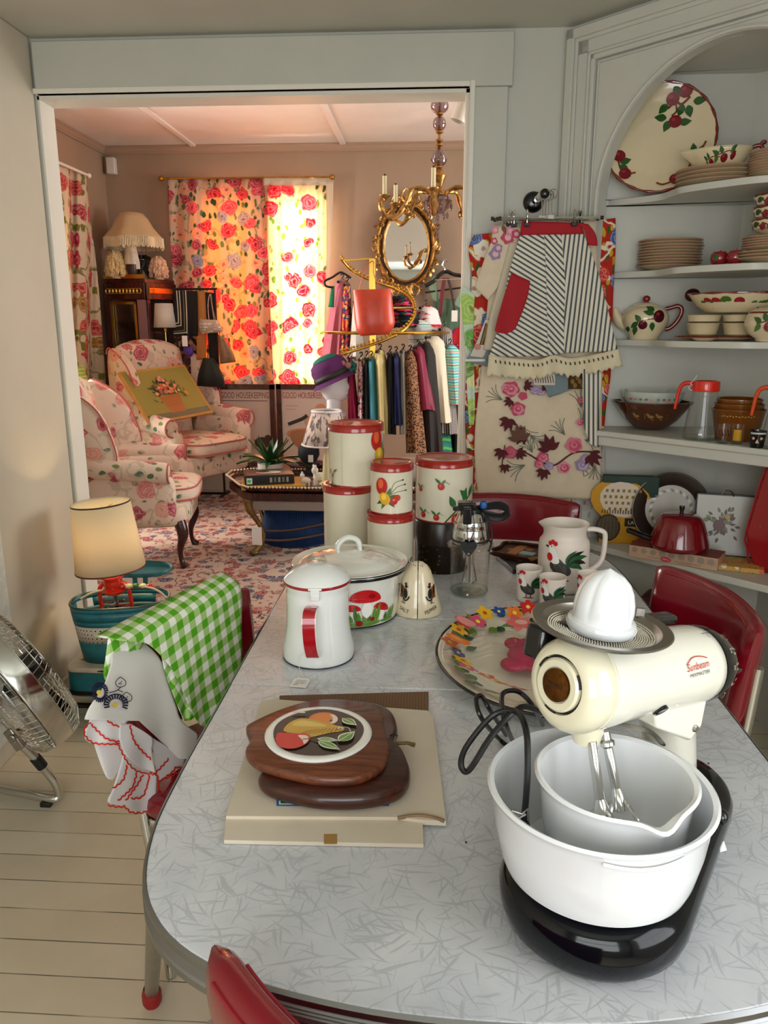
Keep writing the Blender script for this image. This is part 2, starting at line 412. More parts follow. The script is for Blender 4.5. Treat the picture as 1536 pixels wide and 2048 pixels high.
def m_multi(name, cols, sc=16, coords='UV', r=.8):
    """busy multicoloured print"""
    t = NT(name); co = t.coord(coords)
    dn = t.n('VectorMath', dict(operation='SCALE'), i0=t.n('TexNoise', Vector=co, Scale=sc*1.3).outputs[1], Scale=.8/sc)
    v = t.n('TexVoronoi', Vector=t.n('VectorMath', dict(operation='ADD'), i0=co, i1=dn.outputs[0]).outputs[0], Scale=sc)
    n = len(cols); rn = t.n('SeparateColor', Color=v.outputs['Color'])
    c = t.ramp(rn.outputs[0], [(i/n, k) for i, k in enumerate(cols)], 'CONSTANT')
    c = t.mix(t.step(v.outputs[0], .18, .24), t.mix(.8, c, t.ramp(rn.outputs[1], [(i/n, k) for i, k in enumerate(cols[::-1])], 'CONSTANT')), c)
    _mats[name] = t.fin(c, r, spec=.2); return t.m
WALL = m_paint('grey white wall paint', '#BEBDB1', bump=.04, r=.45)
WALLL = m_paint('cream wall paint', '#C6BCA8', bump=.1, r=.4)
CABW = mat('white cupboard enamel', '#CBCAC0', .38, var=.02, vs=4)
TAN = m_paint('tan wall paint', '#A08872', bump=.03, r=.55)
CEILP = m_paint('pinkish ceiling paint', '#F0E6DE', bump=.02, r=.6)
WHITEP = mat('white trim paint', '#E2DDD0', .4)
FLOOR = m_floor(); LAM = m_laminate()
CHROME = mat('chrome', '#D9D9D6', .12, 1.); STEEL = mat('dull steel', '#A9A69F', .3, 1., var=.1, vs=30); ALU = mat('worn aluminium', '#8F8C86', .28, 1., var=.15, vs=60)
BLACKP = mat('black plastic', '#0D0D0F', .18, coat=.3); BLACKR = mat('black rubber', '#141414', .5)
REDV = mat('dark red vinyl', '#7C0A1C', .22, var=.06, vs=5, bump=.04, bs=300, coat=.35)
REDP = mat('red vinyl piping', '#8A1424', .3)
CREAMT = mat('cream painted tin', '#E3DCC3', .22, var=.03, vs=8, coat=.5)
REDT = mat('red painted tin', '#A0221A', .2, var=.05, vs=10, coat=.5)
ENAM = mat('white enamel', '#E8EAE6', .1, coat=.6);
MILK = mat('white milk glass', '#E3E5E6', .12, coat=.5, sss=.15)
MILK.node_tree.nodes['Principled BSDF'].inputs['Subsurface Radius'].default_value = (.02, .02, .02)
MIXW = mat('aged white mixer enamel', '#E6E3D3', .16, var=.02, vs=9, coat=.6)
CLEAR = glass('clear glass')
FROST = mat('frosted white glass', '#E9DDD2', .45, alpha=.93)
GOLD = mat('gilt', '#B98B3A', .28, 1., var=.25, vs=60); BRASS = mat('polished brass', '#D2A94A', .2, 1.); ANT = mat('antique gilt', '#A57B45', .35, 1., var=.4, vs=45)
TEAL = mat('scuffed teal paint', '#1F6F78', .4, var=.22, vs=25); DWOOD = m_wood('dark mahogany', '#2B100B', '#4A1D12', 3, .25, (6, 6, 1))
WOODB = m_wood('walnut board', '#4B2414', '#7C4326', 5, .38, (2, 22, 10)); WOODD = m_wood('dark teak', '#2C120C', '#4B2115', 5, .3, (2, 14, 10))
POT = mat('cream pottery glaze', '#E4D3AE', .12, coat=.6, var=.02, vs=12); POTRIM = mat('brown red pottery rim', '#7A2418', .15, coat=.6, var=.2, vs=40)
PINKPL = mat('plate edge clay', '#B98F77', .35); PAPER = mat('white paper', '#EFECE6', .7); CARD = mat('grey cardboard', '#CFC3AF', .8, var=.04, vs=8)
CARDB = mat('brown cardboard', '#8A6C51', .8, var=.1, vs=40)
# ================================================================= the setting
CZ = 2.448; LX = -1.445; PY = 3.0; PT = .11; OX0 = -1.445; OX1 = .125; OZ = 2.262; RX = 1.272; FY = -1.3
FZ = 2.90; FLX = -2.75; FWY = 6.8; FRX = 2.6
def quad_wall(mb, x0, x1, z0, z1, y, t, holes=()):
    """wall slab in an XZ plane with rectangular openings"""
    xs = sorted({x0, x1, *[h[0] for h in holes], *[h[1] for h in holes]}); zs = sorted({z0, z1, *[h[2] for h in holes], *[h[3] for h in holes]})
    for a, b in zip(xs, xs[1:]):
        for c, d in zip(zs, zs[1:]):
            if any(h[0] <= a and b <= h[1] and h[2] <= c and d <= h[3] for h in holes): continue
            mb.box(((a+b)/2, y+t/2, (c+d)/2), (b-a, abs(t), d-c))
b = MB(); b.box(((LX+RX)/2, (FY+PY)/2+.03, -.05), (RX-LX+.3, PY-FY+.25, .1)); struct('floor', b, FLOOR)
b = MB(); b.box((0, (3.158+FWY+.15)/2, -.05), (FRX-FLX+.3, FWY+.15-3.158, .1))
struct('floor_far_room', b, mat('bare beige floor of the far room', '#CDB9A2', .5, var=.06, vs=3))
b = MB(); b.box(((LX+RX)/2, (FY+PY)/2, CZ+.03), (RX-LX+.3, PY-FY+.2, .06)); struct('ceiling', b, WALL)
b = MB(); quad_wall(b, FLX-.1, FRX+.1, 0, FZ, PY, PT, [(OX0, OX1, 0, OZ)]); struct('wall_back', b, WALL)
b = MB(); b.box((LX-.06, (FY+PY-.02)/2, CZ/2), (.12, PY-.02-FY, CZ)); struct('wall_left', b, WALLL, bevel=.004)
b = MB()
for c, d in (((RX+.06, (FY+PY)/2, .4), (.12, PY-FY, .8)), ((RX+.06, (FY+PY)/2, 2.33), (.12, PY-FY, .24)), ((RX+.06, -1.05, 1.5), (.12, .5, 1.42)), ((RX+.06, 1.8, 1.5), (.12, 2.4, 1.42))): b.box(c, d)
struct('wall_right', b, WALL)
b = MB(); quad_wall(b, LX-.12, RX+.12, 0, CZ, FY, -.12, [(-1.0, .8, .7, 2.2)]); struct('wall_front', b, WALL)
def window(name, c, w, h, axis, nx, nz, fr=.05):
    b = MB(); R_ = MT_(c) @ MR_(R(90) if axis == 'x' else 0, 4, 'Z'); b.M = R_
    for s in (-1, 1):
        b.box((s*(w/2-fr/2), 0, 0), (fr, .05, h)); b.box((0, 0, s*(h/2-fr/2)), (w, .05, fr))
    for i in range(1, nx): b.box((-w/2+w*i/nx, 0, 0), (.022, .03, h))
    for i in range(1, nz): b.box((0, 0, -h/2+h*i/nz), (w, .035 if nz > 2 else .05, .022 if i*2 != nz else .05))
    return struct(name, b, WHITEP)
window('window_1', (-.1, FY-.06, 1.45), 1.8, 1.5, 'y', 2, 2)
window('window_2', (RX+.06, -.1, 1.5), 1.4, 1.42, 'x', 2, 2)
b = MB(); b.box(((LX+.01+.272)/2, PY-.014, 2.262+.085), (.272-LX-.01, .028, .17)); struct('trim_1', b, WALL, bevel=.003)
b = MB(); b.box(((OX1+.004+.258)/2, PY-.011, 2.262/2), (.258-OX1-.004, .022, 2.262)); struct('trim_2', b, WALL, bevel=.003)
b = MB(); b.box((OX1+.009, PY-.014, OZ/2+.01), (.018, .034, OZ+.02)); b.box(((LX+OX1)/2, PY-.014, OZ+.009), (OX1-LX, .034, .018)); struct('trim_3', b, WHITEP, bevel=.003)
b = MB(); b.box((OX1-.006, PY+PT/2+.006, OZ/2), (.012, PT+.006, OZ)); b.box(((OX0+OX1)/2, PY+PT/2+.006, OZ-.006), (OX1-OX0, PT+.006, .012)); b.box((OX0+.002, PY+PT/2+.004, OZ/2), (.01, PT+.002, OZ)); struct('trim_4', b, WHITEP)
p = at(22, 1310, X=LX)
b = MB(); b.box((LX+.012, p.y-.09, 1.02), (.024, .16, 1.9)); struct('trim_5', b, mat('worn white gloss', '#CFCFC4', .35, var=.1, vs=30), bevel=.004)
b = MB(); b.box((LX+.01, (1.9+PY)/2, .045), (.018, PY-1.9-.04, .09)); struct('baseboard_left', b, WALLL, bevel=.004)
b = MB(); b.box((0, (PY+PT+FWY)/2, FZ+.04), (FRX-FLX+.3, FWY-PY-PT+.3, .08)); struct('ceiling_far_room', b, CEILP)
b = MB(); quad_wall(b, FLX-.1, FRX+.1, 0, FZ, FWY, .12, [(-1.90, -1.45, .95, 2.50), (-1.33, -.90, .95, 2.50)]); struct('wall_far', b, TAN)
b = MB()
SW = (4.65, 5.65, .5, 2.42)
for y0, y1, z0, z1 in ((PY+PT, SW[0], 0, FZ), (SW[1], FWY, 0, FZ), (SW[0], SW[1], 0, SW[2]), (SW[0], SW[1], SW[3], FZ)): b.box((FLX-.06, (y0+y1)/2, (z0+z1)/2), (.12, y1-y0, z1-z0))
struct('wall_left_far_room', b, TAN)
b = MB()
for y0, y1, z0, z1 in ((PY+PT, 3.8, 0, FZ), (5.4, FWY, 0, FZ), (3.8, 5.4, 0, .9), (3.8, 5.4, 2.5, FZ)): b.box((FRX+.06, (y0+y1)/2, (z0+z1)/2), (.12, y1-y0, z1-z0))
struct('wall_right_far_room', b, TAN)
window('window_3', (-1.675, FWY+.06, 1.725), .45, 1.55, 'y', 2, 3, .04); window('window_4', (-1.115, FWY+.06, 1.725), .43, 1.55, 'y', 2, 3, .04)
window('window_5', (FLX-.06, 5.15, 1.46), 1.0, 1.92, 'x', 2, 2); window('window_6', (FRX+.06, 4.6, 1.7), 1.6, 1.6, 'x', 2, 2)
def crown(name, a, bb, n):
    m = MB(); prof = [(0, 0), (.035, 0), (.035, -.012), (.026, -.02), (.018, -.045), (.012, -.05), (.012, -.062), (0, -.062)]
    a, bb, n = Vector(a), Vector(bb), Vector(n)
    vs = [p+n*q[0]+Vector((0, 0, q[1])) for p in (a, bb) for q in prof]; k = len(prof)
    m.add(vs, [(i, (i+1) % k, k+(i+1) % k, k+i) for i in range(k)]); struct(name, m, mat('tan gloss crown', '#A78B75', .4), smooth=0)
crown('trim_6', (FLX, FWY, FZ), (FRX, FWY, FZ), (0, -1, 0)); crown('trim_7', (FLX, PY+PT, FZ), (FLX, FWY, FZ), (1, 0, 0))
for k, px in ((8, 388), (9, 686)):
    p = at(px, 287, Y=FWY)
    b = MB(); b.box((p.x+.0, (PY+PT+FWY)/2, FZ-.008), (.05, FWY-PY-PT-.02, .016)); struct('trim_%d' % k, b, CEILP, bevel=.006)
b = MB(); b.box(((FLX+FRX)/2, FWY-.012, .1), (FRX-FLX, .024, .2)); b.box(((FLX+FRX)/2, FWY-.008, .21), (FRX-FLX, .016, .02)); struct('baseboard_far', b, mat('pale pink beige gloss', '#D8C6B4', .4), bevel=.004)
b = MB(); b.box((FLX+.012, (PY+PT+FWY)/2, .1), (.024, FWY-PY-PT, .2)); struct('baseboard_left_far_room', b, mat('pale pink beige gloss', '#D8C6B4', .4), bevel=.004)
RUG = floral('persian rug', '#C9B2A2', ['#962F32', '#A9665C', '#36405A', '#7E2628', '#5E5064'], '#434F58', 12, .55, .9, 'Object', .7, .95, leaf2='#A24E47', vine=.8, stem='#7A4A4A')
b = MB(); b.box((-.4, 4.85, .006), (3.6, 3.3, .012)); tag(b.build('area_rug', RUG, bevel=.004), 'floral oriental rug in red, cream and blue under the armchairs', 'rug')
# ================================================================= dining table
TZ = .75; TX0, TX1 = -.392, .566
y0 = .45; y1 = 2.56
def table_outline(n=10):
    pts = []
    a = at(462, 1367, z=TZ).y
    P = [(TX0, a), (TX0, 1.12), (-.375, .93), (-.33, .80), (-.22, .68), (-.06, .60), (.09, .585), (.25, .60), (.41, .68), (.51, .80), (.555, .93), (TX1, 1.12), (TX1, a)]
    return P
yA = 1.403; yB = 1.78; yE = 2.52
near = cr2([(TX0, 1.25), (TX0, 1.1), (-.383, .93), (-.340, .80), (-.245, .715), (-.08, .668), (.09, .655), (.26, .668), (.42, .715), (.515, .80), (.558, .93), (TX1, 1.1), (TX1, 1.25)], 6)
near = [(TX0, yA-.001)]+near+[(TX1, yA-.001)]
far = [(TX1, yB+.001)]+cr2([(TX1, 2.1), (TX1-.005, 2.22), (.535, 2.35), (.46, 2.46), (.33, 2.51), (.09, 2.53), (-.16, 2.51), (-.29, 2.46), (-.36, 2.35), (TX0+.005, 2.22), (TX0, 2.1)], 6)+[(TX0, yB+.001)]
tab = thing('dinette_table', 'long grey marbled laminate dining table with a ribbed metal edge and rounded ends', 'table', (.087, 1.6, 0))
def slab(poly, name):
    b = MB(); b.prism(poly, TZ-.028, TZ); o = b.build(name, LAM, tab, world=True, bevel=.0025); return o
slab(near, 'tabletop'); slab([(TX0, yA+.001), (TX1, yA+.001), (TX1, yB-.001), (TX0, yB-.001)], 'leaf'); slab(far, 'tabletop')
def edge_band(pl, name):
    b = MB(); N = len(pl); prof = [(.0, .0), (.0045, -.003), (.0045, -.010), (.002, -.012), (.0055, -.0145), (.002, -.017), (.0055, -.0195), (.002, -.022), (.0055, -.0245), (.002, -.027), (.0055, -.031), (.0055, -.040), (0, -.042)]
    vs = []
    for i, p in enumerate(pl):
        a, c = pl[max(0, i-1)], pl[min(N-1, i+1)]; dx, dy = c[0]-a[0], c[1]-a[1]; l = hypot(dx, dy); nx, ny = -dy/l, dx/l
        for q in prof: vs.append((p[0]-nx*q[0]*-1*SG, p[1]-ny*q[0]*-1*SG, TZ+q[1]))
    k = len(prof); b.add(vs, [(i*k+j, i*k+j+1, (i+1)*k+j+1, (i+1)*k+j) for i in range(N-1) for j in range(k-1)])
    return b.build(name, mat('ribbed table edge metal', '#8F9091', .3, 1.), tab, world=True, smooth=30)
SG = -1
edge_band(near, 'edge_band'); edge_band(far, 'edge_band')
edge_band([(TX0, yB), (TX0, yA)], 'edge_band'); edge_band([(TX1, yA), (TX1, yB)], 'edge_band')
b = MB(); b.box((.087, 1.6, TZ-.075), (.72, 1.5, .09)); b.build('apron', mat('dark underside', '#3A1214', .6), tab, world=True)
for sx in (-1, 1):
    for sy, yy in ((-1, .98), (1, 2.2)):
        b = MB(); x0 = .087+sx*.385; top = Vector((x0, yy+.03, TZ-.04)); ft = Vector((.087+sx*.395 if not (sx == -1 and sy == -1) else -.45, yy, .03))
        if sx == -1 and sy == -1: top = at(318, 1700, z=.71); ft = at(303, 1985, z=.03)
        b.tube([top, top.lerp(ft, .5), ft], [.0165, .016, .015], 14); lg = b.build('leg', mat('brushed leg metal', '#9A9992', .3, 1., var=.08, vs=20), tab, world=True)
        c = MB(); c.lathe([(0, -.03), (.017, -.03), (.021, -.02), (.021, .0), (.017, .012), (.016, .014)], 16, ft); c.build('foot_cap', mat('red rubber', '#8E1419', .45), lg, world=True)
def lerpl(P, t):
    n = len(P)-1; q = min(n-1e-9, max(0, t*n)); i = int(q); f = q-i
    return (P[i][0]+(P[i+1][0]-P[i][0])*f, P[i][1]+(P[i+1][1]-P[i][1])*f)
class Sheet:
    def __init__(s, L, Rr, Y, amp=.012, freq=.12, nu=40, nv=30, ph=0., grow=1., skew=0.):
        s.L = cr2(L, 6) if len(L) > 2 else L; s.R = cr2(Rr, 6) if len(Rr) > 2 else Rr; s.Y = Y; s.amp = amp; s.fr = freq; s.nu = nu; s.nv = nv; s.ph = ph; s.grow = grow; s.skew = skew
        ys = [p[1] for p in s.L]; s.y0 = min(ys); s.y1 = max(ys)
    def depth(s, x, y):
        t = max(0, min(1, (y-s.y0)/(s.y1-s.y0+1e-6))); w = (1-s.grow)+s.grow*t
        return s.Y+s.skew*t+s.amp*w*(sin(x*s.fr+s.ph+t*.9)+.45*sin(x*s.fr*2.3+s.ph*2-t*1.3))
    def pt(s, x, y, lift=0): return at(x, y, Y=s.depth(x, y)-lift)
    def build(s, name, m, parent=None, th=.0015, org=None, zig=None):
        org = Vector(org or (0, 0, 0)); b = MB(); k = mpp(s.Y)
        def f(u, v):
            a, c = lerpl(s.L, v), lerpl(s.R, v); x = a[0]+(c[0]-a[0])*u; y = a[1]+(c[1]-a[1])*u
            if zig: y += zig(u, v)
            s._xy.append((x*k, -y*k)); return s.pt(x, y)-org
        s._xy = []
        b.surf(f, s.nu, s.nv); b.uv = list(s._xy)
        return b.build(name, m, parent, smooth=70, solid=th)
    def print(s, lift=.0022): return Print(lambda u, v, l: s.pt(u, v, l), lift)
class PrintAt(Print):
    pass
class PSheet(Sheet):
    """cloth hanging on an upright plane through A with level normal n (towards the viewer)"""
    def __init__(s, A, n, L, Rr, off=0, curl=0, **k):
        super().__init__(L, Rr, 1.5, **k); s.A = Vector(A); s.n = Vector(n).normalized(); s.off = off; s.curl = curl; s.tilt = 0
    def pt(s, x, y, lift=0):
        t = max(0, min(1, (y-s.y0)/(s.y1-s.y0+1e-6))); w = (1-s.grow)+s.grow*t
        o = s.off+s.amp*w*(sin(x*s.fr+y*s.skew+s.ph)+.4*sin(x*s.fr*2.1-y*s.skew*1.7+s.ph*2))+lift
        d = _f + _r*((x-768)/FPX) - _u*((y-1024)/FPX); O = Vector((0, 0, HC))
        return O+d*((s.A+s.n*o-O).dot(s.n)/d.dot(s.n))
    def build(s, name, m, parent=None, th=.0012, org=None, zig=None, uvr=0):
        org = Vector(org or (0, 0, 0)); b = MB(); e = Vector((-s.n.y, s.n.x, 0)); uv = []
        def f(u, v):
            a, c = lerpl(s.L, v), lerpl(s.R, v); x = a[0]+(c[0]-a[0])*u; y = a[1]+(c[1]-a[1])*u
            p = s.pt(x, y); q = s.curl*max(0, 1-v/.12)**2; p = p-s.n*q; uv.append((p.dot(e)*cos(uvr)+p.z*sin(uvr), -p.dot(e)*sin(uvr)+p.z*cos(uvr)+q)); return p-org
        b.surf(f, s.nu, s.nv); b.uv = uv
        return b.build(name, m, parent, smooth=70, solid=th)
# ================================================================= corner cupboard
FD = Vector((.70710678, -.70710678, 0)); FN = Vector((-.70710678, -.70710678, 0)); FA = Vector((.473, 3.0, 0)); FL = 1.13
def fp(s, z, out=0): return FA+FD*s+FN*out+Vector((0, 0, z))
def fat(x, y, out=0):
    d = _f + _r*((x-768)/FPX) - _u*((y-1024)/FPX); o = Vector((0, 0, HC)); a = FA+FN*out
    return o+d*((a-o).dot(FN)/d.dot(FN))
cup = thing('corner_cupboard', 'white built-in corner cupboard with arched opening and scalloped open shelves', 'cupboard', fp(FL/2, 0))
def fbox(mb, s0, s1, z0, z1, o0, o1):
    c = fp((s0+s1)/2, (z0+z1)/2, (o0+o1)/2); mb.box(c, (s1-s0, abs(o1-o0), z1-z0), MR_(R(-45), 3, 'Z'))
AS0, AS1, AC, AR, AZ = .144, .986, .565, .421, 1.868
b = MB(); T = .02
fbox(b, 0, AS0, 0, AZ, -T, 0); fbox(b, AS1, FL, 0, AZ, -T, 0)
N = 40
for off in (0, -T):
    vs = [];
    for i in range(N+1):
        a = pi-pi*i/N; s = AC+AR*cos(a); z = AZ+AR*sin(a);
        vs += [fp(s, z, off), fp(s, CZ, off)]
    fs = [(2*i, 2*i+2, 2*i+3, 2*i+1) for i in range(N)]
    b.add(vs, fs)
    b.add([fp(0, AZ, off), fp(AS0, AZ, off), fp(AS0, CZ, off), fp(0, CZ, off)], [(0, 1, 2, 3)]); b.add([fp(AS1, AZ, off), fp(FL, AZ, off), fp(FL, CZ, off), fp(AS1, CZ, off)], [(0, 1, 2, 3)])
vs = []
for i in range(N+1):
    a = pi-pi*i/N
    for off in (0, -.045): vs.append(fp(AC+AR*cos(a), AZ+AR*sin(a), off))
b.add(vs, [(2*i, 2*i+1, 2*i+3, 2*i+2) for i in range(N)])
fbox(b, AS0-.012, AS0, 1.05, AZ, -.05, 0); fbox(b, AS1, AS1+.012, 1.05, AZ, -.05, 0)
b.build('face_frame', CABW, cup, world=True, smooth=30)
b = MB()
P = [fp(AS0-.008, 1.08, .003)]+[fp(AC+(AR+.008)*cos(pi-pi*i/48), AZ+(AR+.008)*sin(pi-pi*i/48), .003) for i in range(49)]+[fp(AS1+.008, 1.08, .003)]
b.tube(P, .007, 8); b.build('arch_moulding', CABW, cup, world=True)
b = MB()
for s0, s1, o in ((0, .03, .034), (.03, .042, .026), (.042, .084, .020), (.084, .092, .026), (.092, .107, .018), (.112, .118, .008)):
    for a, c in ((s0, s1), (FL-s1, FL-s0)): fbox(b, a, c, 0, CZ-.018-s0, 0, o)
    fbox(b, s0, FL-s0, CZ-.020-s1, CZ-.018-s0, 0, o)
b.build('casing', CABW, cup, world=True, bevel=.003)
CX1, CX2, CY2 = 1.10, 1.187, 2.915
b = MB(); ctop = 2.30
PX = [Vector((.50, 2.984)), Vector((CX1, 2.984)), Vector((CX2, CY2)), Vector((RX-.014, CY2-.06)), Vector((RX-.014, 2.25))]
vs = []
for p in PX: vs += [(p.x, p.y, 0), (p.x, p.y, CZ-.14)]
b.add(vs, [(2*i, 2*i+2, 2*i+3, 2*i+1) for i in range(len(PX)-1)])
b.build('back_panel', CABW, cup, world=True, smooth=0, solid=.008)
def cab_poly(front):
    P = [(p.x, p.y) for p in (Vector((.52, 2.98)), Vector((CX1, 2.98)), Vector((CX2-.002, CY2-.003)), Vector((RX-.018, CY2-.062)), Vector((RX-.018, 2.36)))]
    F = [fp(s, 0, -o) for s, o in front]
    return P+[(p.x, p.y) for p in F[::-1]]
sc = [(.10, .095), (.15, .095)]+[(p[0], p[1]) for p in cr2([(.20, .100), (.27, .106), (.33, .098), (.39, .055), (.45, .018), (.565, .010), (.68, .018), (.74, .055), (.80, .098), (.86, .106), (.93, .100)], 5)]+[(1.03, .095)]
b = MB(); b.prism(cab_poly([(.05, .03), (1.08, .03)]), 2.288, 2.30); b.build('top_board', CABW, cup, world=True)
SH = []
for z in (1.885, 1.637, 1.400):
    b = MB(); b.prism(cab_poly(sc), z-.021, z); b.build('shelf', CABW, cup, world=True, bevel=.003)
b = MB(); b.prism(cab_poly([(.0, 0), (FL, 0)]), 1.058, 1.078); fbox(b, .0, FL, 1.022, 1.058, -.016, .004); fbox(b, .0, FL, 1.058, 1.078, 0, .014); b.build('counter', CABW, cup, world=True, bevel=.004)
b = MB(); b.prism(cab_poly([(.0, 0), (FL, 0)]), .620, .645); b.build('lower_shelf', CABW, cup, world=True, bevel=.003)
# ================================================================= things on the table
def camang(loc): return atan2(-loc[1], -loc[0])
def string(parent, pts, name='string', r=.0006, m=None, n=5):
    b = MB(); b.tube(cr(pts, 6), r, n); return b.build(name, m or mat('white string', '#E6E2DA', .8), parent)
def price_tag(name, label, c, ex, ey, w, h, lines, strpts=None, group=None):
    """paper tag lying or hanging: c centre, ex/ey in-plane axes"""
    t = thing(name, label, 'price tag', c, 0, group); ex, ey = Vector(ex).normalized(), Vector(ey).normalized(); n = ex.cross(ey)
    M = Matrix((ex, ey, n)).transposed().to_4x4(); b = MB(); b.M = M
    b.prism([(-w/2, -h/2), (w/2, -h/2), (w/2, h*.3), (w*.3, h/2), (-w*.3, h/2), (-w/2, h*.3)], -.0003, .0003); b.build('card', PAPER, t)
    p = Print(on_plane(n*.0004, ex, ey))
    for i, (tx, yy) in enumerate(lines):
        if tx == '~': p.line([(-w*.3+w*.6*j/14, yy*h+h*.045*(-1)**j*(.5+.5*sin(j*2.3+i))) for j in range(15)], h*.018, '#6A4A78', 3)
        else: p.text(tx, -w*.2, yy*h, h*.15, '#6A4A78', rot=.06, shear=.2)
    p.build('handwriting', t)
    if strpts: string(t, [Vector(q)-Vector(c) for q in strpts])
    return t
c = Vector((-.235, 1.551, TZ)); A = camang(c)-.10
t = thing('enamel_coffee_pot', 'tall white enamel percolator with red handle and red lid rim', 'coffee pot', c, A+pi/2)
b = MB(); b.lathe([(0, .001), (.070, .001), (.0762, .004), (.0772, .012), (.076, .03), (.071, .055), (.0675, .08), (.0665, .12), (.067, .150), (.0655, .158), (.068, .163), (.0685, .171), (.066, .172), (.063, .165)], 56); b.build('body', ENAM, t)
b = MB(); b.lathe([(.0772, .0015), (.0778, .003), (.0772, .0045)], 56); b.build('base_rim', mat('blue black enamel edge', '#1B2438', .3), t)
b = MB(); b.lathe([(.066, .172), (.0705, .173), (.0712, .178), (.066, .186), (.052, .198), (.032, .208), (.012, .213), (0, .214)], 56); lid = b.build('lid', ENAM, t)
b = MB(); b.lathe([(.0688, .170), (.0716, .1715), (.0722, .1745), (.0714, .1775)], 56); b.build('rim', mat('red enamel edge', '#9A141C', .2, coat=.5), lid)
b = MB(); b.lathe([(.020, .209), (.0215, .214), (.0205, .219), (.016, .221), (.0165, .226), (.0135, .2305), (.006, .232), (0, .2315)], 24); b.build('knob', glass('percolator knob glass', '#F4F6F4', a=.5), lid)
b = MB(); b.box((.002, -.0715, .168), (.019, .006, .020)); b.box((.002, -.0735, .158), (.018, .004, .012)); b.cyl((-.012, -.072, .176), (.016, -.072, .176), .003, n=8); b.build('hinge', ENAM, t, bevel=.0015)
P = cr([(-.004, -.064, .135), (-.006, -.088, .139), (-.008, -.106, .130), (-.008, -.112, .10), (-.006, -.110, .068), (-.003, -.102, .044), (-.002, -.09, .036)], 6)
b = MB()
for w, off, mi in ((.0125, 0, 0), (.0142, -.0016, 1)):
    b.m = mi; vs = []
    for i, q in enumerate(P):
        a = P[max(0, i-1)]; e = P[min(len(P)-1, i+1)]; d = (e-a).normalized(); nn = Vector((1, 0, 0)).cross(d).normalized()
        vs += [q+Vector((-w, 0, 0))-nn*off, q+Vector((w, 0, 0))-nn*off, q+Vector((w, 0, 0))-nn*(off+.0022), q+Vector((-w, 0, 0))-nn*(off+.0022)]
    b.add(vs, [(4*i+j, 4*i+(j+1) % 4, 4*i+4+(j+1) % 4, 4*i+4+j) for i in range(len(P)-1) for j in range(4)])
b.build('handle', [mat('red enamel', '#A80F1C', .15, coat=.5), ENAM], t, smooth=50)
b = MB(); b.tube([(0, .06, .12), (.0, .09, .135), (0, .105, .155)], [.016, .012, .010], 12); b.build('spout', ENAM, t)
tagc = at(601, 1366, z=TZ+.001); hl = at(613, 1300, Y=1.455)
price_tag('price_tag', 'white paper price tag tied to the coffee pot handle and lying on the seam', tagc+Vector((0, 0, .001)), (1, -.12, 0), (.12, 1, 0), .034, .042,
          [('~', .18), ('~', .02), ('~', -.14), ('$12', -.34)], [tagc+Vector((.004, .017, .002)), at(600, 1340, z=TZ+.006), at(597, 1318, z=TZ+.03), hl])
c = Vector((*at(700, 1122, z=.885).xy, TZ)); A = camang(c)
t = thing('enamel_casserole', 'white enamel casserole with black rimmed lid and red mushroom print', 'casserole', c, 0)
b = MB(); b.lathe([(0, .001), (.108, .001), (.116, .006), (.1185, .016), (.120, .05), (.121, .10), (.1225, .124), (.128, .127), (.130, .131), (.118, .131)], 64); b.build('pot', mat('off white enamel', '#E4E3D8', .1, coat=.6), t)
b = MB(); b.lathe([(.1445, .126), (.1455, .131), (.144, .1365), (.1425, .138)], 64); r0 = b
b2 = MB(); b2.lathe([(.118, .128), (.1440, .128), (.1448, .134), (.1425, .1385), (.135, .1375), (.126, .133), (.118, .134), (.108, .141), (.085, .150), (.055, .157), (.038, .1585), (.034, .161), (.02, .162), (0, .162)], 64); lid = b2.build('lid', mat('off white enamel', '#E4E3D8', .1), t)
r0.build('rim', BLACKP, lid)
b = MB(); P = cr([(-.028, -.012, .160), (-.028, -.011, .178), (-.014, -.006, .193), (.004, 0, .195), (.020, .006, .184), (.024, .010, .160)], 6); b.tube(P, [.0075]*4+[.0095]*(len(P)-8)+[.0075]*4, 10, flat=.75); b.build('handle', ENAM, lid)
b = MB(); b.tube(cr([(-.12, -.03, .10), (-.145, -.025, .105), (-.15, 0, .105), (-.145, .025, .105), (-.12, .03, .10)], 5), .005, 8); b.build('side_handle', BLACKP, t)
p = Print(on_cyl(lambda v: .1188+.03*max(0, v-.0)*.8*.1, A+.40, ), .0012)
RD, RD2, GR = '#C4161E', '#8E1218', '#5E8A2C'
def shroom(x, y, s, rot=0, st=1):
    p.leaf(x+.002, y-.040*s*st, .044*s*st, .018*s, 1.55, '#F2EFE4'); p.ell(x, y, .026*s, .017*s, RD, rot, a0=0, a1=180); p.ell(x, y+.001, .026*s, .005*s, RD, rot); p.ell(x+.010*s, y+.006*s, .006*s, .004*s, RD2, rot)
shroom(-.045, .050, .85); shroom(.030, .046, .9, -.35)
for i, (x, h) in enumerate([(-.062, .016), (-.052, .020), (-.045, .024), (-.034, .045), (-.028, .030), (-.016, .030), (-.006, .036), (.006, .044), (.014, .052), (.038, .02), (.050, .03), (.058, .036)]): p.leaf(x, .016, h, .010, 1.9-i*.07, GR if i % 3 else '#3F6A22')
p.ell(-.02, .016, .045, .007, GR); p.ell(.045, .016, .02, .004, GR); p.ell(-.028, .018, .009, .007, RD2); p.ell(.004, .026, .006, .005, RD2); p.ell(-.055, .018, .005, .004, RD2)
shroom(-.012, .074, 1.5, -.05, .75)
p.build('print', t, .15)
b = MB(); b.lathe([(.109, .0005), (.117, .0035), (.1165, .006)], 64); b.build('base_rim', BLACKP, t)
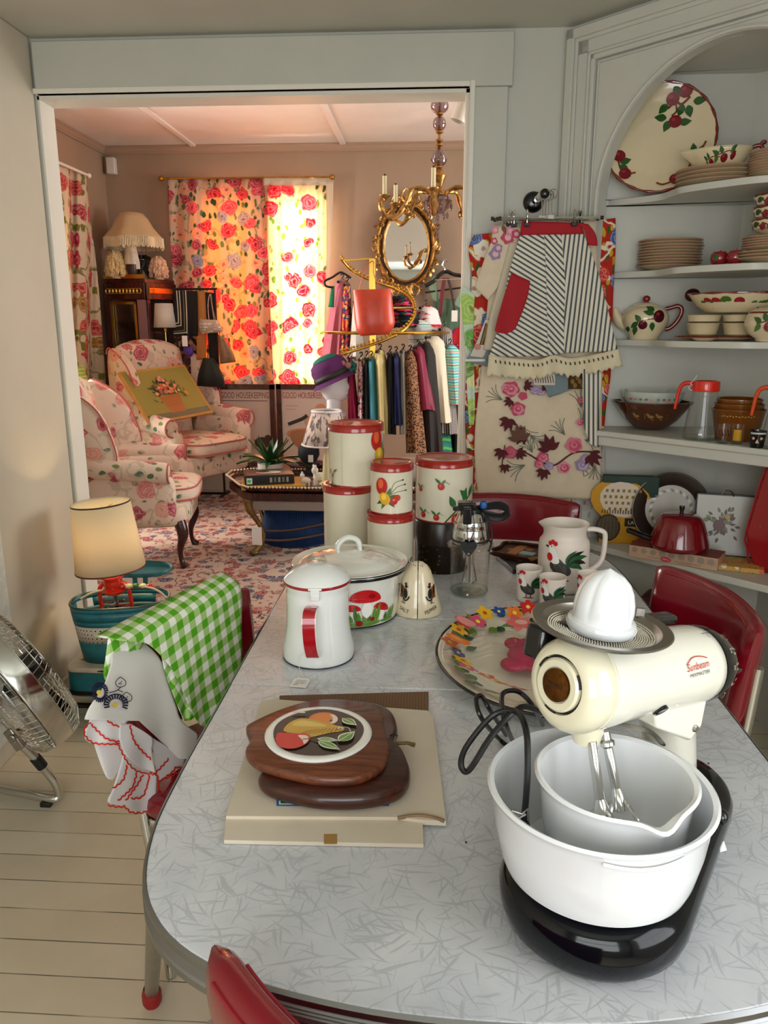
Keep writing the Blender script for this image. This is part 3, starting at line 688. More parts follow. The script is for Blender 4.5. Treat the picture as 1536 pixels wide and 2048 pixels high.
def fruit(pr, kind, x, y, s):
    if kind == 'bunch':
        for a, c_ in ((.3, '#3F6B2A'), (1.2, '#4F7A30'), (2.2, '#3F6B2A'), (-.8, '#2F5522'), (-2.0, '#4F7A30'), (-2.6, '#2F5522')): pr.leaf(x, y-.01*s, .030*s, .010*s, a, c_)
        for a in (.2, .55, .9): pr.line([(x+.01*s, y), (x+.03*s*cos(a), y+.035*s*sin(a)), (x+.05*s*cos(a*.7), y+.045*s*sin(a))], .0012*s, '#5C5A40'); pr.ell(x+.05*s*cos(a*.7), y+.045*s*sin(a), .0028*s, .002*s, '#3A3A30')
        pr.ell(x-.012*s, y+.020*s, .015*s, .021*s, '#B8231C'); pr.ell(x-.014*s, y+.026*s, .007*s, .012*s, '#E06038')
        pr.ell(x-.004*s, y-.010*s, .013*s, .016*s, '#E2A824', .5); pr.ell(x-.006*s, y-.006*s, .006*s, .008*s, '#F3CF55')
        pr.ell(x+.018*s, y-.016*s, .009*s, .009*s, '#B8231C'); pr.ell(x+.026*s, y-.008*s, .008*s, .008*s, '#C4341F'); pr.ell(x+.018*s, y-.013*s, .003*s, .003*s, '#E8785A')
    elif kind == 'sprig':
        pr.line([(x-.028*s, y-.028*s), (x, y), (x+.030*s, y+.022*s)], .0028*s, '#35532A')
        for a, q in ((2.0, (-.008, .0)), (1.3, (.01, .012)), (2.4, (.02, .016)), (.9, (.024, .02))): pr.leaf(x+q[0]*s, y+q[1]*s, .026*s, .012*s, a, '#2F6B36')
        for q in ((-.004, -.022), (.016, -.002), (.028, -.012)):
            pr.line([(x+q[0]*s, y+q[1]*s+.012*s), (x+q[0]*s+.004*s, y+q[1]*s+.02*s)], .0012*s, '#35532A'); pr.ell(x+q[0]*s, y+q[1]*s, .011*s, .012*s, '#B81E1E'); pr.ell(x+q[0]*s-.003*s, y+q[1]*s+.004*s, .0035*s, .003*s, '#E46A50')
    elif kind == 'berry':
        pr.ell(x, y, .0085*s, .009*s, '#B02020', .4); pr.ell(x-.002*s, y+.002*s, .003*s, .003*s, '#DC5A48'); pr.leaf(x-.001*s, y+.007*s, .020*s, .007*s, 2.4, '#3D6A30'); pr.leaf(x+.002*s, y+.007*s, .014*s, .006*s, .9, '#55803A'); pr.line([(x, y+.008*s), (x+.01*s, y+.012*s), (x+.02*s, y+.006*s)], .001*s, '#3C3A28')
    elif kind == 'flowers':
        for q, a in (((-.01, .01), 1.9), ((.0, .0), 1.2), ((.01, .015), .6), ((0, -.02), -1)):
            pr.line([(x, y-.02*s), (x+q[0]*s, y+q[1]*s)], .001*s, '#4B4A38'); pr.leaf(x+q[0]*s, y+q[1]*s, .012*s, .006*s, a, '#6A5A3C')
            pr.ell(x+q[0]*s, y+q[1]*s, .004*s, .004*s, '#8A7A3A')
def canister(label, c, r, h, prints, rz=0, lidh=.022, name='kitchen_canister', seam=None):
    t = thing(name, label, 'canister', c, rz, 'red lidded tin canisters')
    b = MB(); b.lathe([(0, .0), (r-.002, 0), (r, .002), (r, h-lidh-.003), (r+.0006, h-lidh-.0015), (r, h-lidh)], 56); body = b.build('body', CREAMT, t)
    b = MB(); b.lathe([(r+.0005, .001), (r+.0012, .003), (r+.0005, .005)], 56); b.build('base_rim', REDT, t)
    b = MB(); b.lathe([(r, h-lidh-.001), (r+.0025, h-lidh), (r+.003, h-lidh+.003), (r+.002, h-lidh+.006), (r+.002, h-.004), (r+.003, h-.002), (r+.001, h), (r-.006, h), (r-.009, h-.003), (r-.013, h-.0035), (0, h-.0025)], 56); b.build('lid', REDT, t)
    p = Print(on_cyl(r+.0002, camang(c)-rz), .0006)
    for k, x, y, s in prints: fruit(p, k, x, y, s)
    if seam is not None: p.band(seam, .002, seam+.0008, h-lidh-.004, '#B4AC94', 1, 2); p.band(seam-.004, .002, seam-.0035, h-lidh-.004, '#CBC3AA', 1, 2)
    if p.mb.v: p.build('print', t, .3)
    return t
cA = Vector((*at(698, 1000, Y=2.235).xy, 0));
def zat(x, y, Y): return at(x, y, Y=Y).z
zA = zat(697, 985, 2.16); zA2 = zat(712, 848, 2.24)
xy = at(697, 1000, Y=2.235)
canister('large cream canister under the tallest one, behind the casserole, plain side out', (xy.x, xy.y, TZ), .0745, zA-TZ+.014, [], 0)
x2 = at(712, 900, Y=2.235)
canister('tallest cream tin canister with red lid, topmost of its stack, seam towards the clothes rack', (x2.x, x2.y, zA+.0142), .0805, zA2-zA-.008, [('bunch', .085, .105, 1.5), ('flowers', -.078, .03, 1)], 0, seam=-.040)
zB = zat(780, 1040, 2.03)
x3 = at(781, 1100, Y=2.09)
canister('small cream canister with red lid standing on the table below the fruit bunch one', (x3.x, x3.y, TZ), .0655, zB-TZ+.012, [('berry', .05, .03, .8), ('flowers', .055, .05, 1), ('flowers', -.05, .09, .8)])
zB2 = zat(783, 925, 2.09); x4 = at(783, 980, Y=2.09)
canister('smallest canister with apple, pear and cherry bunch print, set on another canister', (x4.x, x4.y, zB+.0122), .0585, zB2-zB-.008, [('bunch', -.014, .058, 1.12)])
zC = zat(888, 1048, 2.13); zC2 = zat(888, 915, 2.2); x5 = at(888, 980, Y=2.21)
canister('wide cream canister with cherry sprig and berries, raised on a dark tin', (x5.x, x5.y, zC+.001), .083, zC2-zC, [('sprig', .045, .045, 1.55), ('berry', -.008, .108, 1.15), ('berry', -.062, .022, 1.0), ('berry', -.020, .018, 1.0), ('berry', -.072, .095, .8)])
t = thing('round_tin', 'dark brown and black round tin under the wide canister', 'tin', (x5.x-.005, x5.y-.005, TZ))
b = MB(); hh = zC-TZ; b.lathe([(0, 0), (.078, 0), (.079, .003), (.079, hh*.55)], 40); b.build('body', m_spots('speckled bronze tin', '#1C120A', '#5A3F1C', 60, .2, None, 'Object', .35), t)
b = MB(); b.lathe([(.079, hh*.55), (.081, hh*.56), (.081, hh-.004), (.079, hh), (0, hh)], 40); b.build('lid', mat('dark brown tin', '#20130D', .3), t)
c = at(835, 1225, z=TZ); c = Vector((c.x, c.y+.01, TZ)); A = camang(c)
prof = [(0, .0), (.056, .0), (.0595, .003), (.059, .012), (.050, .045), (.040, .082), (.031, .108), (.022, .122), (.010, .130), (0, .131)]
for sgn, word, lab in ((-1, 'SALT', 'left half of the cream cone shaker set, lettered SALT below a rooster'), (1, 'PEPPER', 'right half of the cream cone shaker set, lettered PEPPER below a rooster')):
    t = thing('salt_shaker' if sgn < 0 else 'pepper_shaker', lab, 'shaker', c, A+pi/2, 'cone shaker halves')
    b = MB(); b.M = MT_((sgn*.0012, 0, 0)); a0 = -pi/2 if sgn > 0 else pi/2
    b.lathe(prof, 28, a0=a0, a1=a0+pi); n_ = len(b.v); b.add([(0, -r, z) for r, z in prof]+[(0, r, z) for r, z in prof[::-1]], [tuple(range(2*len(prof)))])
    b.build('body', mat('cream ceramic', '#E2D3B2', .18, coat=.5, var=.03, vs=30), t)
    cone = lambda u, v, l, sgn=sgn: (lambda rr, a: Vector((sgn*.0012+(rr+l)*cos(a), (rr+l)*sin(a), v)))((.0612-.255*v) if v < .11 else .0331, -pi/2+u/((.0612-.255*v) if v < .11 else .0331))
    p = Print(cone, .0012); s_ = .5; x0 = sgn*.036
    BK, BR = '#17120F', '#8A4A1E'
    f = -sgn
    p.ell(x0-.004*f, .063, .009, .013, BR); p.ell(x0-.008*f, .068, .0045, .012, BK, .3*f)
    for q in range(4): p.line([(x0-.010*f+q*.003*f, .062-q*.003), (x0-.012*f+q*.004*f, .048)], .0022, BR if q % 2 else BK)
    p.ell(x0+.006*f, .060, .006, .012, BK); p.ell(x0+.0075*f, .077, .0038, .0045, BK); p.ell(x0+.007*f, .083, .004, .003, '#5A1E14'); p.leaf(x0+.010*f, .077, .005, .002, 0 if f > 0 else pi, BK)
    p.line([(x0, .050), (x0+.006*f, .044), (x0+.013*f, .048), (x0+.017*f, .055)], .0035, BK); p.line([(x0, .050), (x0-.001, .040)], .0016, BK); p.line([(x0+.003*f, .046), (x0+.003*f, .036)], .0014, BK); p.line([(x0-.006, .039), (x0+.006, .037)], .0014, BK)
    p.text(word, sgn*.034, .0175, .013, BK, w=.026 if sgn < 0 else .034, rot=.30*sgn)
    p.build('print', t, .3)
    b = MB()
    for q in range(3 if sgn < 0 else 4): b.ell((sgn*(.006+.005*(q % 2)), -.010-.004*q, .1275-.001*q), .0011, 6, 4)
    b.build('pour_holes', BLACKR, t)
c = at(945, 1150, z=TZ); c = Vector((at(945, 1100, z=.9).x, 1.975, TZ));
t = thing('drink_mixer', 'chrome domed electric beater on a clear glass jar, black cord coiled on top', 'mixer', c, 0)
b = MB(); b.lathe([(0, .004), (.045, .004), (.050, .012), (.0515, .05), (.053, .12), (.055, .130), (.0565, .132), (.0555, .133), (.052, .128), (.0495, .06), (.047, .014), (0, .009)], 40); b.build('jar', CLEAR, t)
b = MB(); b.lathe([(0, .001), (.02, .001), (.047, .003), (.051, .010), (.050, .014), (.046, .008)], 40); b.build('jar_base', glass('thick glass', '#E9F2EC', a=.7), t)
b = MB(); b.lathe([(.055, .130), (.0615, .133), (.062, .139), (.056, .143), (.05, .144), (.043, .145)], 40); b.build('jar_cover', glass('thick clear plastic', '#F2F2EE', a=.9), t)
b = MB(); b.lathe([(.046, .143), (.049, .148), (.0495, .163), (.047, .180), (.0465, .182), (.0475, .184), (.043, .203), (.040, .205), (.034, .222), (.026, .228)], 40); b.build('motor_housing', CHROME, t)
b = MB(); b.lathe([(.030, .222), (.029, .236), (.024, .241), (0, .242)], 20); b.box((-.012, -.034, .224), (.022, .03, .045)); b.box((-.013, -.020, .246), (.046, .040, .022)); b.box((-.034, -.01, .236), (.03, .014, .012)); b.build('top_handle', BLACKP, t, bevel=.004)
b = MB(); b.cyl((0, 0, .145), (0, 0, .03), .0028, n=8); b.box((-.008, 0, .10), (.006, .010, .04)); b.box((0.008, 0, .10), (.006, .010, .04))
for s in (-1, 1): b.tube([(s*.006, 0, .13), (s*.010, 0, .08), (s*.018, 0, .035), (s*.006, 0, .028)], .0022, 6)
b.build('beater', mat('worn beater metal', '#A08F7D', .35, 1.), t)
b = MB()
for k in range(6):
    q = k*.0035; b.tube(cr([(.005, -.01, .236), (.03, -.02+q, .250-q), (.072, -.01+q, .254-q*1.2), (.095+q*.3, 0, .238-q), (.080, .01, .218-q), (.045, .012, .222-q), (.01, 0, .234)], 6), .0026, 6)
b.tube(cr([(.03, .0, .225), (.045, -.015, .208), (.054, -.02, .18), (.054, -.022, .155), (.050, -.032, .140), (.044, -.036, .128)], 6), .0026, 6); b.tube(cr([(.033, -.03, .225), (.041, -.04, .205), (.042, -.042, .17), (.052, -.035, .15)], 6), .0026, 6)
b.build('cord', BLACKR, t)
b = MB(); b.lathe([(.007, -.008), (.0095, -.004), (.0095, .006), (.007, .010)], 12, (.030, -.018, .247)); b.build('cord_tie', mat('blue rubber band', '#1C5B9C', .5), t)
A = camang(c); fr = Vector((cos(A), sin(A), 0)); ex = Vector((-fr.y, fr.x, 0))
b = MB(); b.M = Matrix((ex, Vector((0, 0, 1)), fr)).transposed().to_4x4(); b.M.translation = fr*.060+Vector((-.004, 0, .142))
H = cr2([(0, -.021), (.014, -.006), (.0215, .008), (.016, .0175), (.006, .016), (0, .011), (-.006, .016), (-.016, .0175), (-.0215, .008), (-.014, -.006)], 5, True); b.prism(H, -.001, .001); t2 = b.build('heart_tag', mat('chalkboard black', '#17191A', .7), t)
p = Print(on_plane(fr*.0612+Vector((-.004, 0, .142)), ex, Vector((0, 0, 1)))); p.text('29', 0, -.016, .006, '#D8D8D8'); p.build('chalk_price', t2)
q = fr*.060+Vector((-.004, 0, .142)); string(t, [q+Vector((0, 0, .014)), fr*.05+Vector((-.010, 0, .19)), fr*.035+Vector((-.012, 0, .232))], 'black_string', .0007, BLACKR); string(t, [q+Vector((0, 0, .014)), fr*.05+Vector((.010, 0, .19)), fr*.035+Vector((.004, 0, .23))], 'black_string', .0007, BLACKR)
b = MB(); b.tube(ring((0, 0, .152), .050, 40), .0018, 6, True); b.build('band', BLACKR, t)
def rooster(p, x, y, s, G='#22592F', B_='#3A3A36'):
    for i, (a, L, w) in enumerate([(1.9, .034, .010), (1.5, .042, .011), (1.15, .044, .012), (.85, .038, .011), (.5, .030, .010)]): p.leaf(x+.012*s, y-.004*s, L*s, w*s, a, G if i % 2 == 0 else '#15261A', -1.6)
    p.ell(x-.002*s, y-.008*s, .021*s, .0125*s, B_, -.45); p.leaf(x-.016*s, y+.012*s, .040*s, .018*s, -.85, '#55534C')
    p.poly([(x-.024*s, y+.030*s), (x-.018*s, y+.036*s), (x-.010*s, y+.022*s), (x-.004*s, y+.004*s), (x-.014*s, y+.000*s), (x-.022*s, y+.008*s)], '#EDEBE4')
    p.ell(x-.022*s, y+.012*s, .0055*s, .008*s, '#C21A22', .2); p.ell(x-.020*s, y+.031*s, .005*s, .0045*s, '#EDEBE4')
    for q in ((-.022, .038), (-.017, .041), (-.012, .038)): p.ell(x+q[0]*s, y+q[1]*s, .0038*s, .0045*s, '#C21A22')
    p.leaf(x-.024*s, y+.031*s, .008*s, .004*s, 3.0, '#1A1A1A'); p.ell(x-.019*s, y+.032*s, .0012*s, .0012*s, '#101010')
    for q in (-.004, .006): p.line([(x+q*s, y-.018*s), (x+q*s, y-.030*s)], .0022*s, '#5A1A1A'); p.line([(x+(q-.008)*s, y-.031*s), (x+(q+.008)*s, y-.030*s)], .002*s, '#5A1A1A')
c = Vector((at(1118, 1100, z=.84).x+.002, 2.03, TZ)); A = camang(c)
t = thing('frosted_pitcher', 'frosted glass pitcher with handle and a painted rooster', 'pitcher', c, 0)
b = MB(); b.lathe([(0, .003), (.060, .003), (.066, .010), (.0675, .02), (.068, .125), (.066, .138), (.0585, .148), (.056, .158), (.0575, .170), (.0625, .183), (.0635, .186), (.061, .186), (.055, .170), (.053, .158), (.055, .150), (.062, .137), (.064, .12), (.063, .02), (.056, .01), (0, .008)], 48, fn=lambda a, i: 1+(.13 if 12 > i > 8 else .0)*exp(-((a-pi-.0)/.25)**2)); b.build('body', FROST, t)
b = MB(); b.tube(cr([(.058, 0, .168), (.082, 0, .168), (.104, 0, .160), (.108, 0, .14), (.106, 0, .10), (.098, 0, .075), (.080, 0, .058), (.062, 0, .052)], 6), .0085, 12, flat=.8); b.build('handle', FROST, t)
p = Print(on_cyl(.068, A), .0012); rooster(p, -.004, .088, 1.45); p.build('rooster_print', t, .35)
gl0 = None
for px, py, lab, a in ((1058, 1208, 'frosted rooster tumbler standing left of the other two, before the pitcher', .0), (1106, 1229, 'frosted rooster tumbler in the middle, overlapping its left neighbour', -.1), (1182, 1222, 'frosted rooster tumbler half hidden behind the citrus reamer', -.35)):
    c = at(px, py, z=TZ); c = Vector((c.x, c.y+.028, TZ))
    if gl0 is None:
        t = thing('rooster_tumbler', lab, 'glass', c, camang(c)+a+pi/2, 'frosted rooster tumblers'); gl0 = t
        b = MB(); b.lathe([(0, .002), (.026, .002), (.0285, .006), (.029, .012), (.0335, .088), (.034, .091), (.0325, .091), (.0315, .086), (.027, .014), (.024, .010), (0, .009)], 32); b.build('glass_body', FROST, t)
        p = Print(on_cyl(lambda v: .0285+.056*v, -pi/2), .001); rooster(p, 0, .048, .98); p.build('rooster_print', t, .35)
    else:
        t = dup(gl0); place(t, c, camang(c)+a+pi/2, lab)
c = at(1050, 1100, z=TZ)
t = tag(MB().build('x', PAPER), 'x', 'x'); bpy.data.objects.remove(t)
c = at(1070, 1098, z=.79)
b = MB(); b.box((0, 0, .008), (.20, .15, .016), R(14)); o = b.build('dark_book', [mat('near black cover', '#1B1C20', .35)], bevel=.002); o.location = (c.x-.0, c.y-.03, TZ); tag(o, 'thin dark book lying under a brown tray beyond the rooster pitcher', 'book')
p = Print(on_plane((-.09, -.095, .0085), (cos(R(14)), sin(R(14)), 0), (0, 0, 1)), .0003); p.line([(.03+i*.004, -.001+.002*(i % 2)) for i in range(20)], .0012, '#B8B0A0', 2); p.build('lettering', o)
t = thing('brown_tray', 'small brown wood grained serving tray lying on the dark book', 'tray', (c.x+.005, c.y+.01, TZ+.0165), R(-28))
P = cr2([(-.11, -.07), (.11, -.07), (.12, 0), (.11, .07), (-.11, .07), (-.12, 0)], 5, True)
b = MB(); b.prism(P, 0, .006); b.prism([(x*.9, y*.86) for x, y in P], .0061, .0066); b.tube([(x*.98, y*.97, .010) for x, y in P], .005, 6, True); b.build('tray_board', m_spots('tortoise brown', '#3A1B10', '#8A5A34', 22, .3, None, 'Object', .3), t)
b = MB(); b.box((-.06, -.01, .0085), (.03, .08, .003)); b.build('label_strip', mat('orange brown', '#A4652F', .4), t)
b = MB(); b.box((-.02, -.02, .0085), (.045, .03, .003)); b.build('sticker', mat('pale blue sticker', '#8FA9B4', .5), t)
# ================================================================= stand mixer with bowls
C0 = Vector((.204, .806, TZ))
mx = thing('stand_mixer', 'old white stand mixer with citrus reamer, black speed dial and black oval foot', 'mixer', (.27, .90, TZ))
F = Vector((.180, .829, 1.052)); Bk = Vector((.346, .957, 1.019)); ax = (Bk-F).normalized(); side = Vector((ax.y, -ax.x, 0)).normalized(); up = side.cross(ax).normalized()
if up.z < 0: up = -up
def hd(a, s, u): return F+ax*a+side*s+up*u
def superp(c0, c1, r0, r1, n=28):
    d = (Vector(c1)-Vector(c0)).to_2d(); th = atan2(d.y, d.x); P = []
    for i in range(n+1): a = th+pi/2+pi*i/n; P.append((c0[0]+r0*cos(a), c0[1]+r0*sin(a)))
    for i in range(n+1): a = th-pi/2+pi*i/n; P.append((c1[0]+r1*cos(a), c1[1]+r1*sin(a)))
    return P
b = MB(); lv = [(.0, .090, .07), (.003, .098, .078), (.014, .107, .087), (.030, .112, .092), (.048, .113, .092), (.062, .108, .086), (.070, .100, .078), (.072, .09, .06)]
rings = [[Vector((x, y, TZ+z)) for x, y in superp((.205, .807), (.345, 1.01), r0, r1)] for z, r0, r1 in lv]
k = len(rings[0]); b.add([v for q in rings for v in q], [(i*k+j, i*k+(j+1) % k, (i+1)*k+(j+1) % k, (i+1)*k+j) for i in range(len(lv)-1) for j in range(k)]+[tuple(range(k))[::-1], tuple((len(lv)-1)*k+j for j in range(k))])
b.build('base', mat('glossy blue black plastic', '#07090F', .10, spec=.35), mx, world=True)
b = MB(); b.lathe([(0, .073), (.085, .073), (.088, .076), (.088, .079), (0, .079)], 40, (.204, .808, TZ)); b.build('turntable', ALU, mx, world=True)
b = MB(); P0 = Vector((.345, 1.005, TZ+.07)); P1 = hd(.155, 0, -.035)
sec = []
for i in range(9):
    q = i/8; cc = P0.lerp(P1, q)+Vector((.012*sin(q*pi), .012*sin(q*pi), 0)); w = .034-.006*sin(q*pi); l_ = .048+.010*(q-.5)**2*4
    sec.append([cc+ax*(l_*cos(a))+side*(w*sin(a)) for a in [2*pi*j/20 for j in range(20)]])
b.add([v for s in sec for v in s], [(i*20+j, i*20+(j+1) % 20, (i+1)*20+(j+1) % 20, (i+1)*20+j) for i in range(8) for j in range(20)]); b.build('pillar', MIXW, mx, world=True)
b = MB(); q = [hd(.10, .030, -.03), hd(.205, .034, -.02), hd(.205, .034, -.07), hd(.185, .034, -.088), hd(.11, .032, -.06)]
b.add([p+side*.003 for p in q]+[p-side*.062 for p in q], [(0, 1, 2, 3, 4), (9, 8, 7, 6, 5)]+[(i, i+5, (i+1) % 5+5, (i+1) % 5) for i in range(5)]); yk = b.build('yoke', MIXW, mx, world=True, bevel=.004)
b = MB(); cc = hd(.188, .0375, -.070); b.tube([cc, cc+side*.003], [.005, .004], 14); b.build('rivet', CHROME, yk, world=True)
b = MB(); b.tube(cr([hd(.045, .012, -.052), hd(.08, .018, -.060), hd(.12, .020, -.072), hd(.15, .02, -.092)], 6), .006, 8, flat=.5); b.build('tilt_lever', STEEL, mx, world=True)
def headring(a, r, du=0, e=0):
    out = []
    for j in range(48):
        th = 2*pi*j/48; rr = r
        out.append(hd(a, rr*cos(th), rr*sin(th)*(1+e*(sin(th) < 0))+du))
    return out
def skin(rs, b, cap=True):
    k = len(rs[0]); b.add([v for s in rs for v in s], [(i*k+j, i*k+(j+1) % k, (i+1)*k+(j+1) % k, (i+1)*k+j) for i in range(len(rs)-1) for j in range(k)]+([tuple(range(k))[::-1], tuple((len(rs)-1)*k+j for j in range(k))] if cap else []))
b = MB(); skin([headring(a, r, du, e) for a, r, du, e in [(-.0, .0525, 0, .10), (.012, .0530, 0, .10), (.03, .0525, 0, .09), (.055, .0515, 0, .07), (.08, .0515, 0, .04), (.12, .052, 0, 0), (.16, .052, 0, 0), (.200, .0515, 0, 0), (.214, .050, 0, 0), (.216, .0485, 0, 0)]], b); hb = b.build('motor_head', MIXW, mx, world=True)
b = MB(); skin([headring(a, r, 0, e) for a, r, e in [(-.001, .0528, .10), (-.0018, .0520, .10), (-.008, .0535, .10), (-.018, .0535, .10), (-.030, .0500, .09), (-.038, .0440, .08), (-.041, .037, .05), (-.041, .034, 0), (-.036, .033, 0)]], b); b.build('front_cap', mat('yellowed cream enamel', '#E2DCBF', .16, coat=.6, var=.03, vs=14), mx, world=True)
b = MB(); skin([headring(a, r) for a, r in [(-.0365, .0335), (-.0375, .0330), (-.0365, .001)]], b, False); b.build('vent_opening', BLACKR, mx, world=True)
b = MB(); skin([headring(a, r) for a, r in [(-.034, .0305), (-.042, .0305), (-.0445, .028), (-.0445, .021), (-.043, .0195), (-.043, .001)]], b, False); b.build('vent_ring', mat('yellowed cream enamel', '#E2DCBF', .16), mx, world=True)
b = MB(); skin([headring(a, r) for a, r in [(-.043, .0192), (-.046, .0188), (-.0475, .012), (-.0478, .001)]], b, False); bd = b.build('badge', mat('tarnished brass badge', '#6B4520', .3, 1., var=.3, vs=90), mx, world=True)
p = Print(lambda u, v, l: hd(-.0482-l, -u, v)); p.text('Sunbeam', 0, -.002, .008, '#3A2412', w=.024, shear=.2); p.build('lettering', bd, world=True)
b = MB()
for a0 in (.2, 2.3, 4.3):
    b.tube([hd(-.041, .0318*cos(a0+t*.08), .0318*sin(a0+t*.08)) for t in range(7)], .0018, 6)
b.build('vent_slot', BLACKR, mx, world=True)
b = MB(); skin([headring(.216+a, r) for a, r in [(0, .0500), (.004, .0505), (.014, .0495), (.028, .0450), (.044, .0375), (.058, .0285), (.068, .018), (.073, .008), (.0745, .001)]], b, False); dl = b.build('speed_dial', BLACKP, mx, world=True)
b = MB(); g = [hd(.262, .018, -.006), hd(.262, .018, -.020), hd(.315, .012, -.016), hd(.315, .012, -.012)]; b.add([v+side*.004 for v in g]+[v-side*.03 for v in g], [(0, 1, 2, 3), (7, 6, 5, 4), (0, 4, 5, 1), (1, 5, 6, 2), (2, 6, 7, 3), (3, 7, 4, 0)]); b.build('dial_grip', BLACKP, dl, world=True, bevel=.003)
def prof_r(q):
    T_ = [(0, .0500), (.004, .0505), (.014, .0495), (.028, .0450), (.044, .0375), (.058, .0285), (.068, .018)]
    for (a0, r0), (a1, r1) in zip(T_, T_[1:]):
        if q <= a1: return r0+(r1-r0)*max(0, q-a0)/(a1-a0)
    return .018
def dialmap(u, v, l):
    a = .222+v; r = prof_r(v+.006)
    th = u/.05; return hd(a, (r+l+.0006)*cos(th), (r+l+.0006)*sin(th))
p = Print(dialmap, .0006)
for i, (n_, w1, w2) in enumerate([('1', 'FOLD', 'BUTTER'), ('2', 'BLEND', 'MUFFIN MIX'), ('3', 'CAKE', 'COOKIES'), ('4', 'WHIP', 'CREAM'), ('5', 'MASH', 'ICINGS')]):
    u = .052-i*.021; p.M2 = MT_((u, .004, 0)) @ MR_(R(90), 4, 'Z'); p.text(n_, .003, -.004, .008, '#D8D2BC'); p.text(w1, .016, .001, .0042, '#C8C0A0'); p.text(w2, .017, -.006, .0042, '#C8C0A0')
p.M2 = Matrix(); p.build('lettering', dl, world=True)
HR = .0528
def headmap(u, v, l):
    th = v/HR; return hd(u, (HR+l)*cos(th), (HR+l)*sin(th))
p = Print(headmap, .0005); p.M2 = MT_((.148, .016, 0)) @ MR_(.06, 4, 'Z')
p.text('Sunbeam', 0, .002, .0125, '#B5261E', w=.046, shear=.25); p.line([(-.022, .010), (-.008, .0165), (.008, .0165), (.023, .0125)], .0012, '#B5261E'); p.text('MIXMASTER', .002, -.0055, .0062, '#20201E', w=.041)
p.M2 = Matrix(); p.ell(.198, .058, .0006, .004, '#333333'); p.band(.19, .062, .206, .063, '#33312C'); p.build('lettering', hb, world=True)
b = MB(); cc = headmap(.098, -.034, 0); nn = (cc-hd(.098, 0, 0)).normalized(); b.tube([cc-nn*.002, cc+nn*.0015, cc+nn*.0022, cc+nn*.0005], [.0098, .0098, .0075, .006], 20); b.build('oiler_cap', BLACKP, mx, world=True)
b = MB(); M_ = Matrix((ax, side, up)).transposed().to_4x4(); M_.translation = hd(-.004, -.056, .030); b.M = M_
b.box((0, 0, 0), (.056, .030, .042)); b.box((.10, .02, .022), (.22, .024, .014)); b.build('handle', BLACKP, mx, world=True, bevel=.006)
b = MB(); s0 = hd(.016, .004, -.045); b.tube([s0, s0+Vector((0, 0, -.018)), s0+Vector((0, 0, -.030)), s0+Vector((0, 0, -.034))], [.021, .0185, .016, .010], 20); b.build('beater_socket', mat('yellowed cream enamel', '#E2DCBF', .16), mx, world=True)
J = Vector((.2005, .848, 1.107)); jn = Vector((.085, .0, 1)).normalized(); jx = Vector((1, 0, -.085)).normalized(); jy = jn.cross(jx)
MJ = Matrix((jx, jy, jn)).transposed().to_4x4(); MJ.translation = J
b = MB(); b.M = MJ; b.lathe([(.022, -.035), (.022, -.028), (.017, -.024), (.0165, -.008)], 24); b.build('juicer_post', MIXW, mx, world=True)
b = MB(); b.M = MJ; b.lathe([(.0168, -.014), (.0172, -.005), (.0172, -.003)], 24); b.build('juicer_collar', CHROME, mx, world=True)
st = thing('strainer_dish', 'round dimpled steel juice strainer on top of the mixer head', 'strainer', J)
b = MB(); b.M = MT_(-J) @ MJ; b.lathe([(.02, -.002), (.056, -.001), (.064, .002), (.068, .008), (.079, .0095), (.0805, .0085), (.079, .0065), (.069, .005), (.066, .0), (.057, -.003), (.02, -.004)], 56); b.build('dish', mat('brushed pewter', '#A5A19A', .3, 1.), st)
b = MB(); b.M = MT_(-J) @ MJ
for k_ in range(11):
    r_ = .034+k_*.0026; n_ = int(2*pi*r_/.0030)
    for j in range(n_):
        a = 2*pi*(j+.5*(k_ % 2))/n_; z = -.0005 if r_ < .056 else (r_-.056)*.45
        cx, cy = r_*cos(a), r_*sin(a); h = .0010
        b.add([(cx-h, cy-h, z-.0005), (cx+h, cy-h, z-.0005), (cx+h, cy+h, z-.0005), (cx-h, cy+h, z-.0005), (cx, cy, z+.0012)], [(0, 1, 4), (1, 2, 4), (2, 3, 4), (3, 0, 4)])
b.build('dimples', mat('bright dimples', '#D2CDC2', .18, 1.), st, smooth=0)
o = st
b = MB(); b.M = MT_(-J) @ MJ; b.box((.055, .042, .012), (.010, .003, .010)); b.build('clip', STEEL, st)
rm = thing('citrus_reamer', 'white milk glass ribbed citrus reamer dome in the strainer dish', 'juicer', J)
b = MB(); b.M = MT_(-J) @ MJ
prof = [(.0, .001), (.037, .001), (.0395, .004), (.040, .009), (.0385, .013), (.0345, .0145), (.0335, .018), (.0335, .028), (.0325, .038), (.0295, .050), (.0245, .060), (.017, .0675), (.008, .0715), (.002, .0745), (0, .0755)]
b.lathe(prof, 96, fn=lambda a, i: 1+(.055 if 6 < i < 12 else .0)*(abs(cos(4*(a+.35)))**.5*2-1.3)*.9); b.build('dome', MILK, rm)
big = thing('mixing_bowl', 'large white milk glass mixer bowl resting on the black foot', 'bowl', (.202, .803, TZ+.0795), 0, 'milk glass mixing bowls')
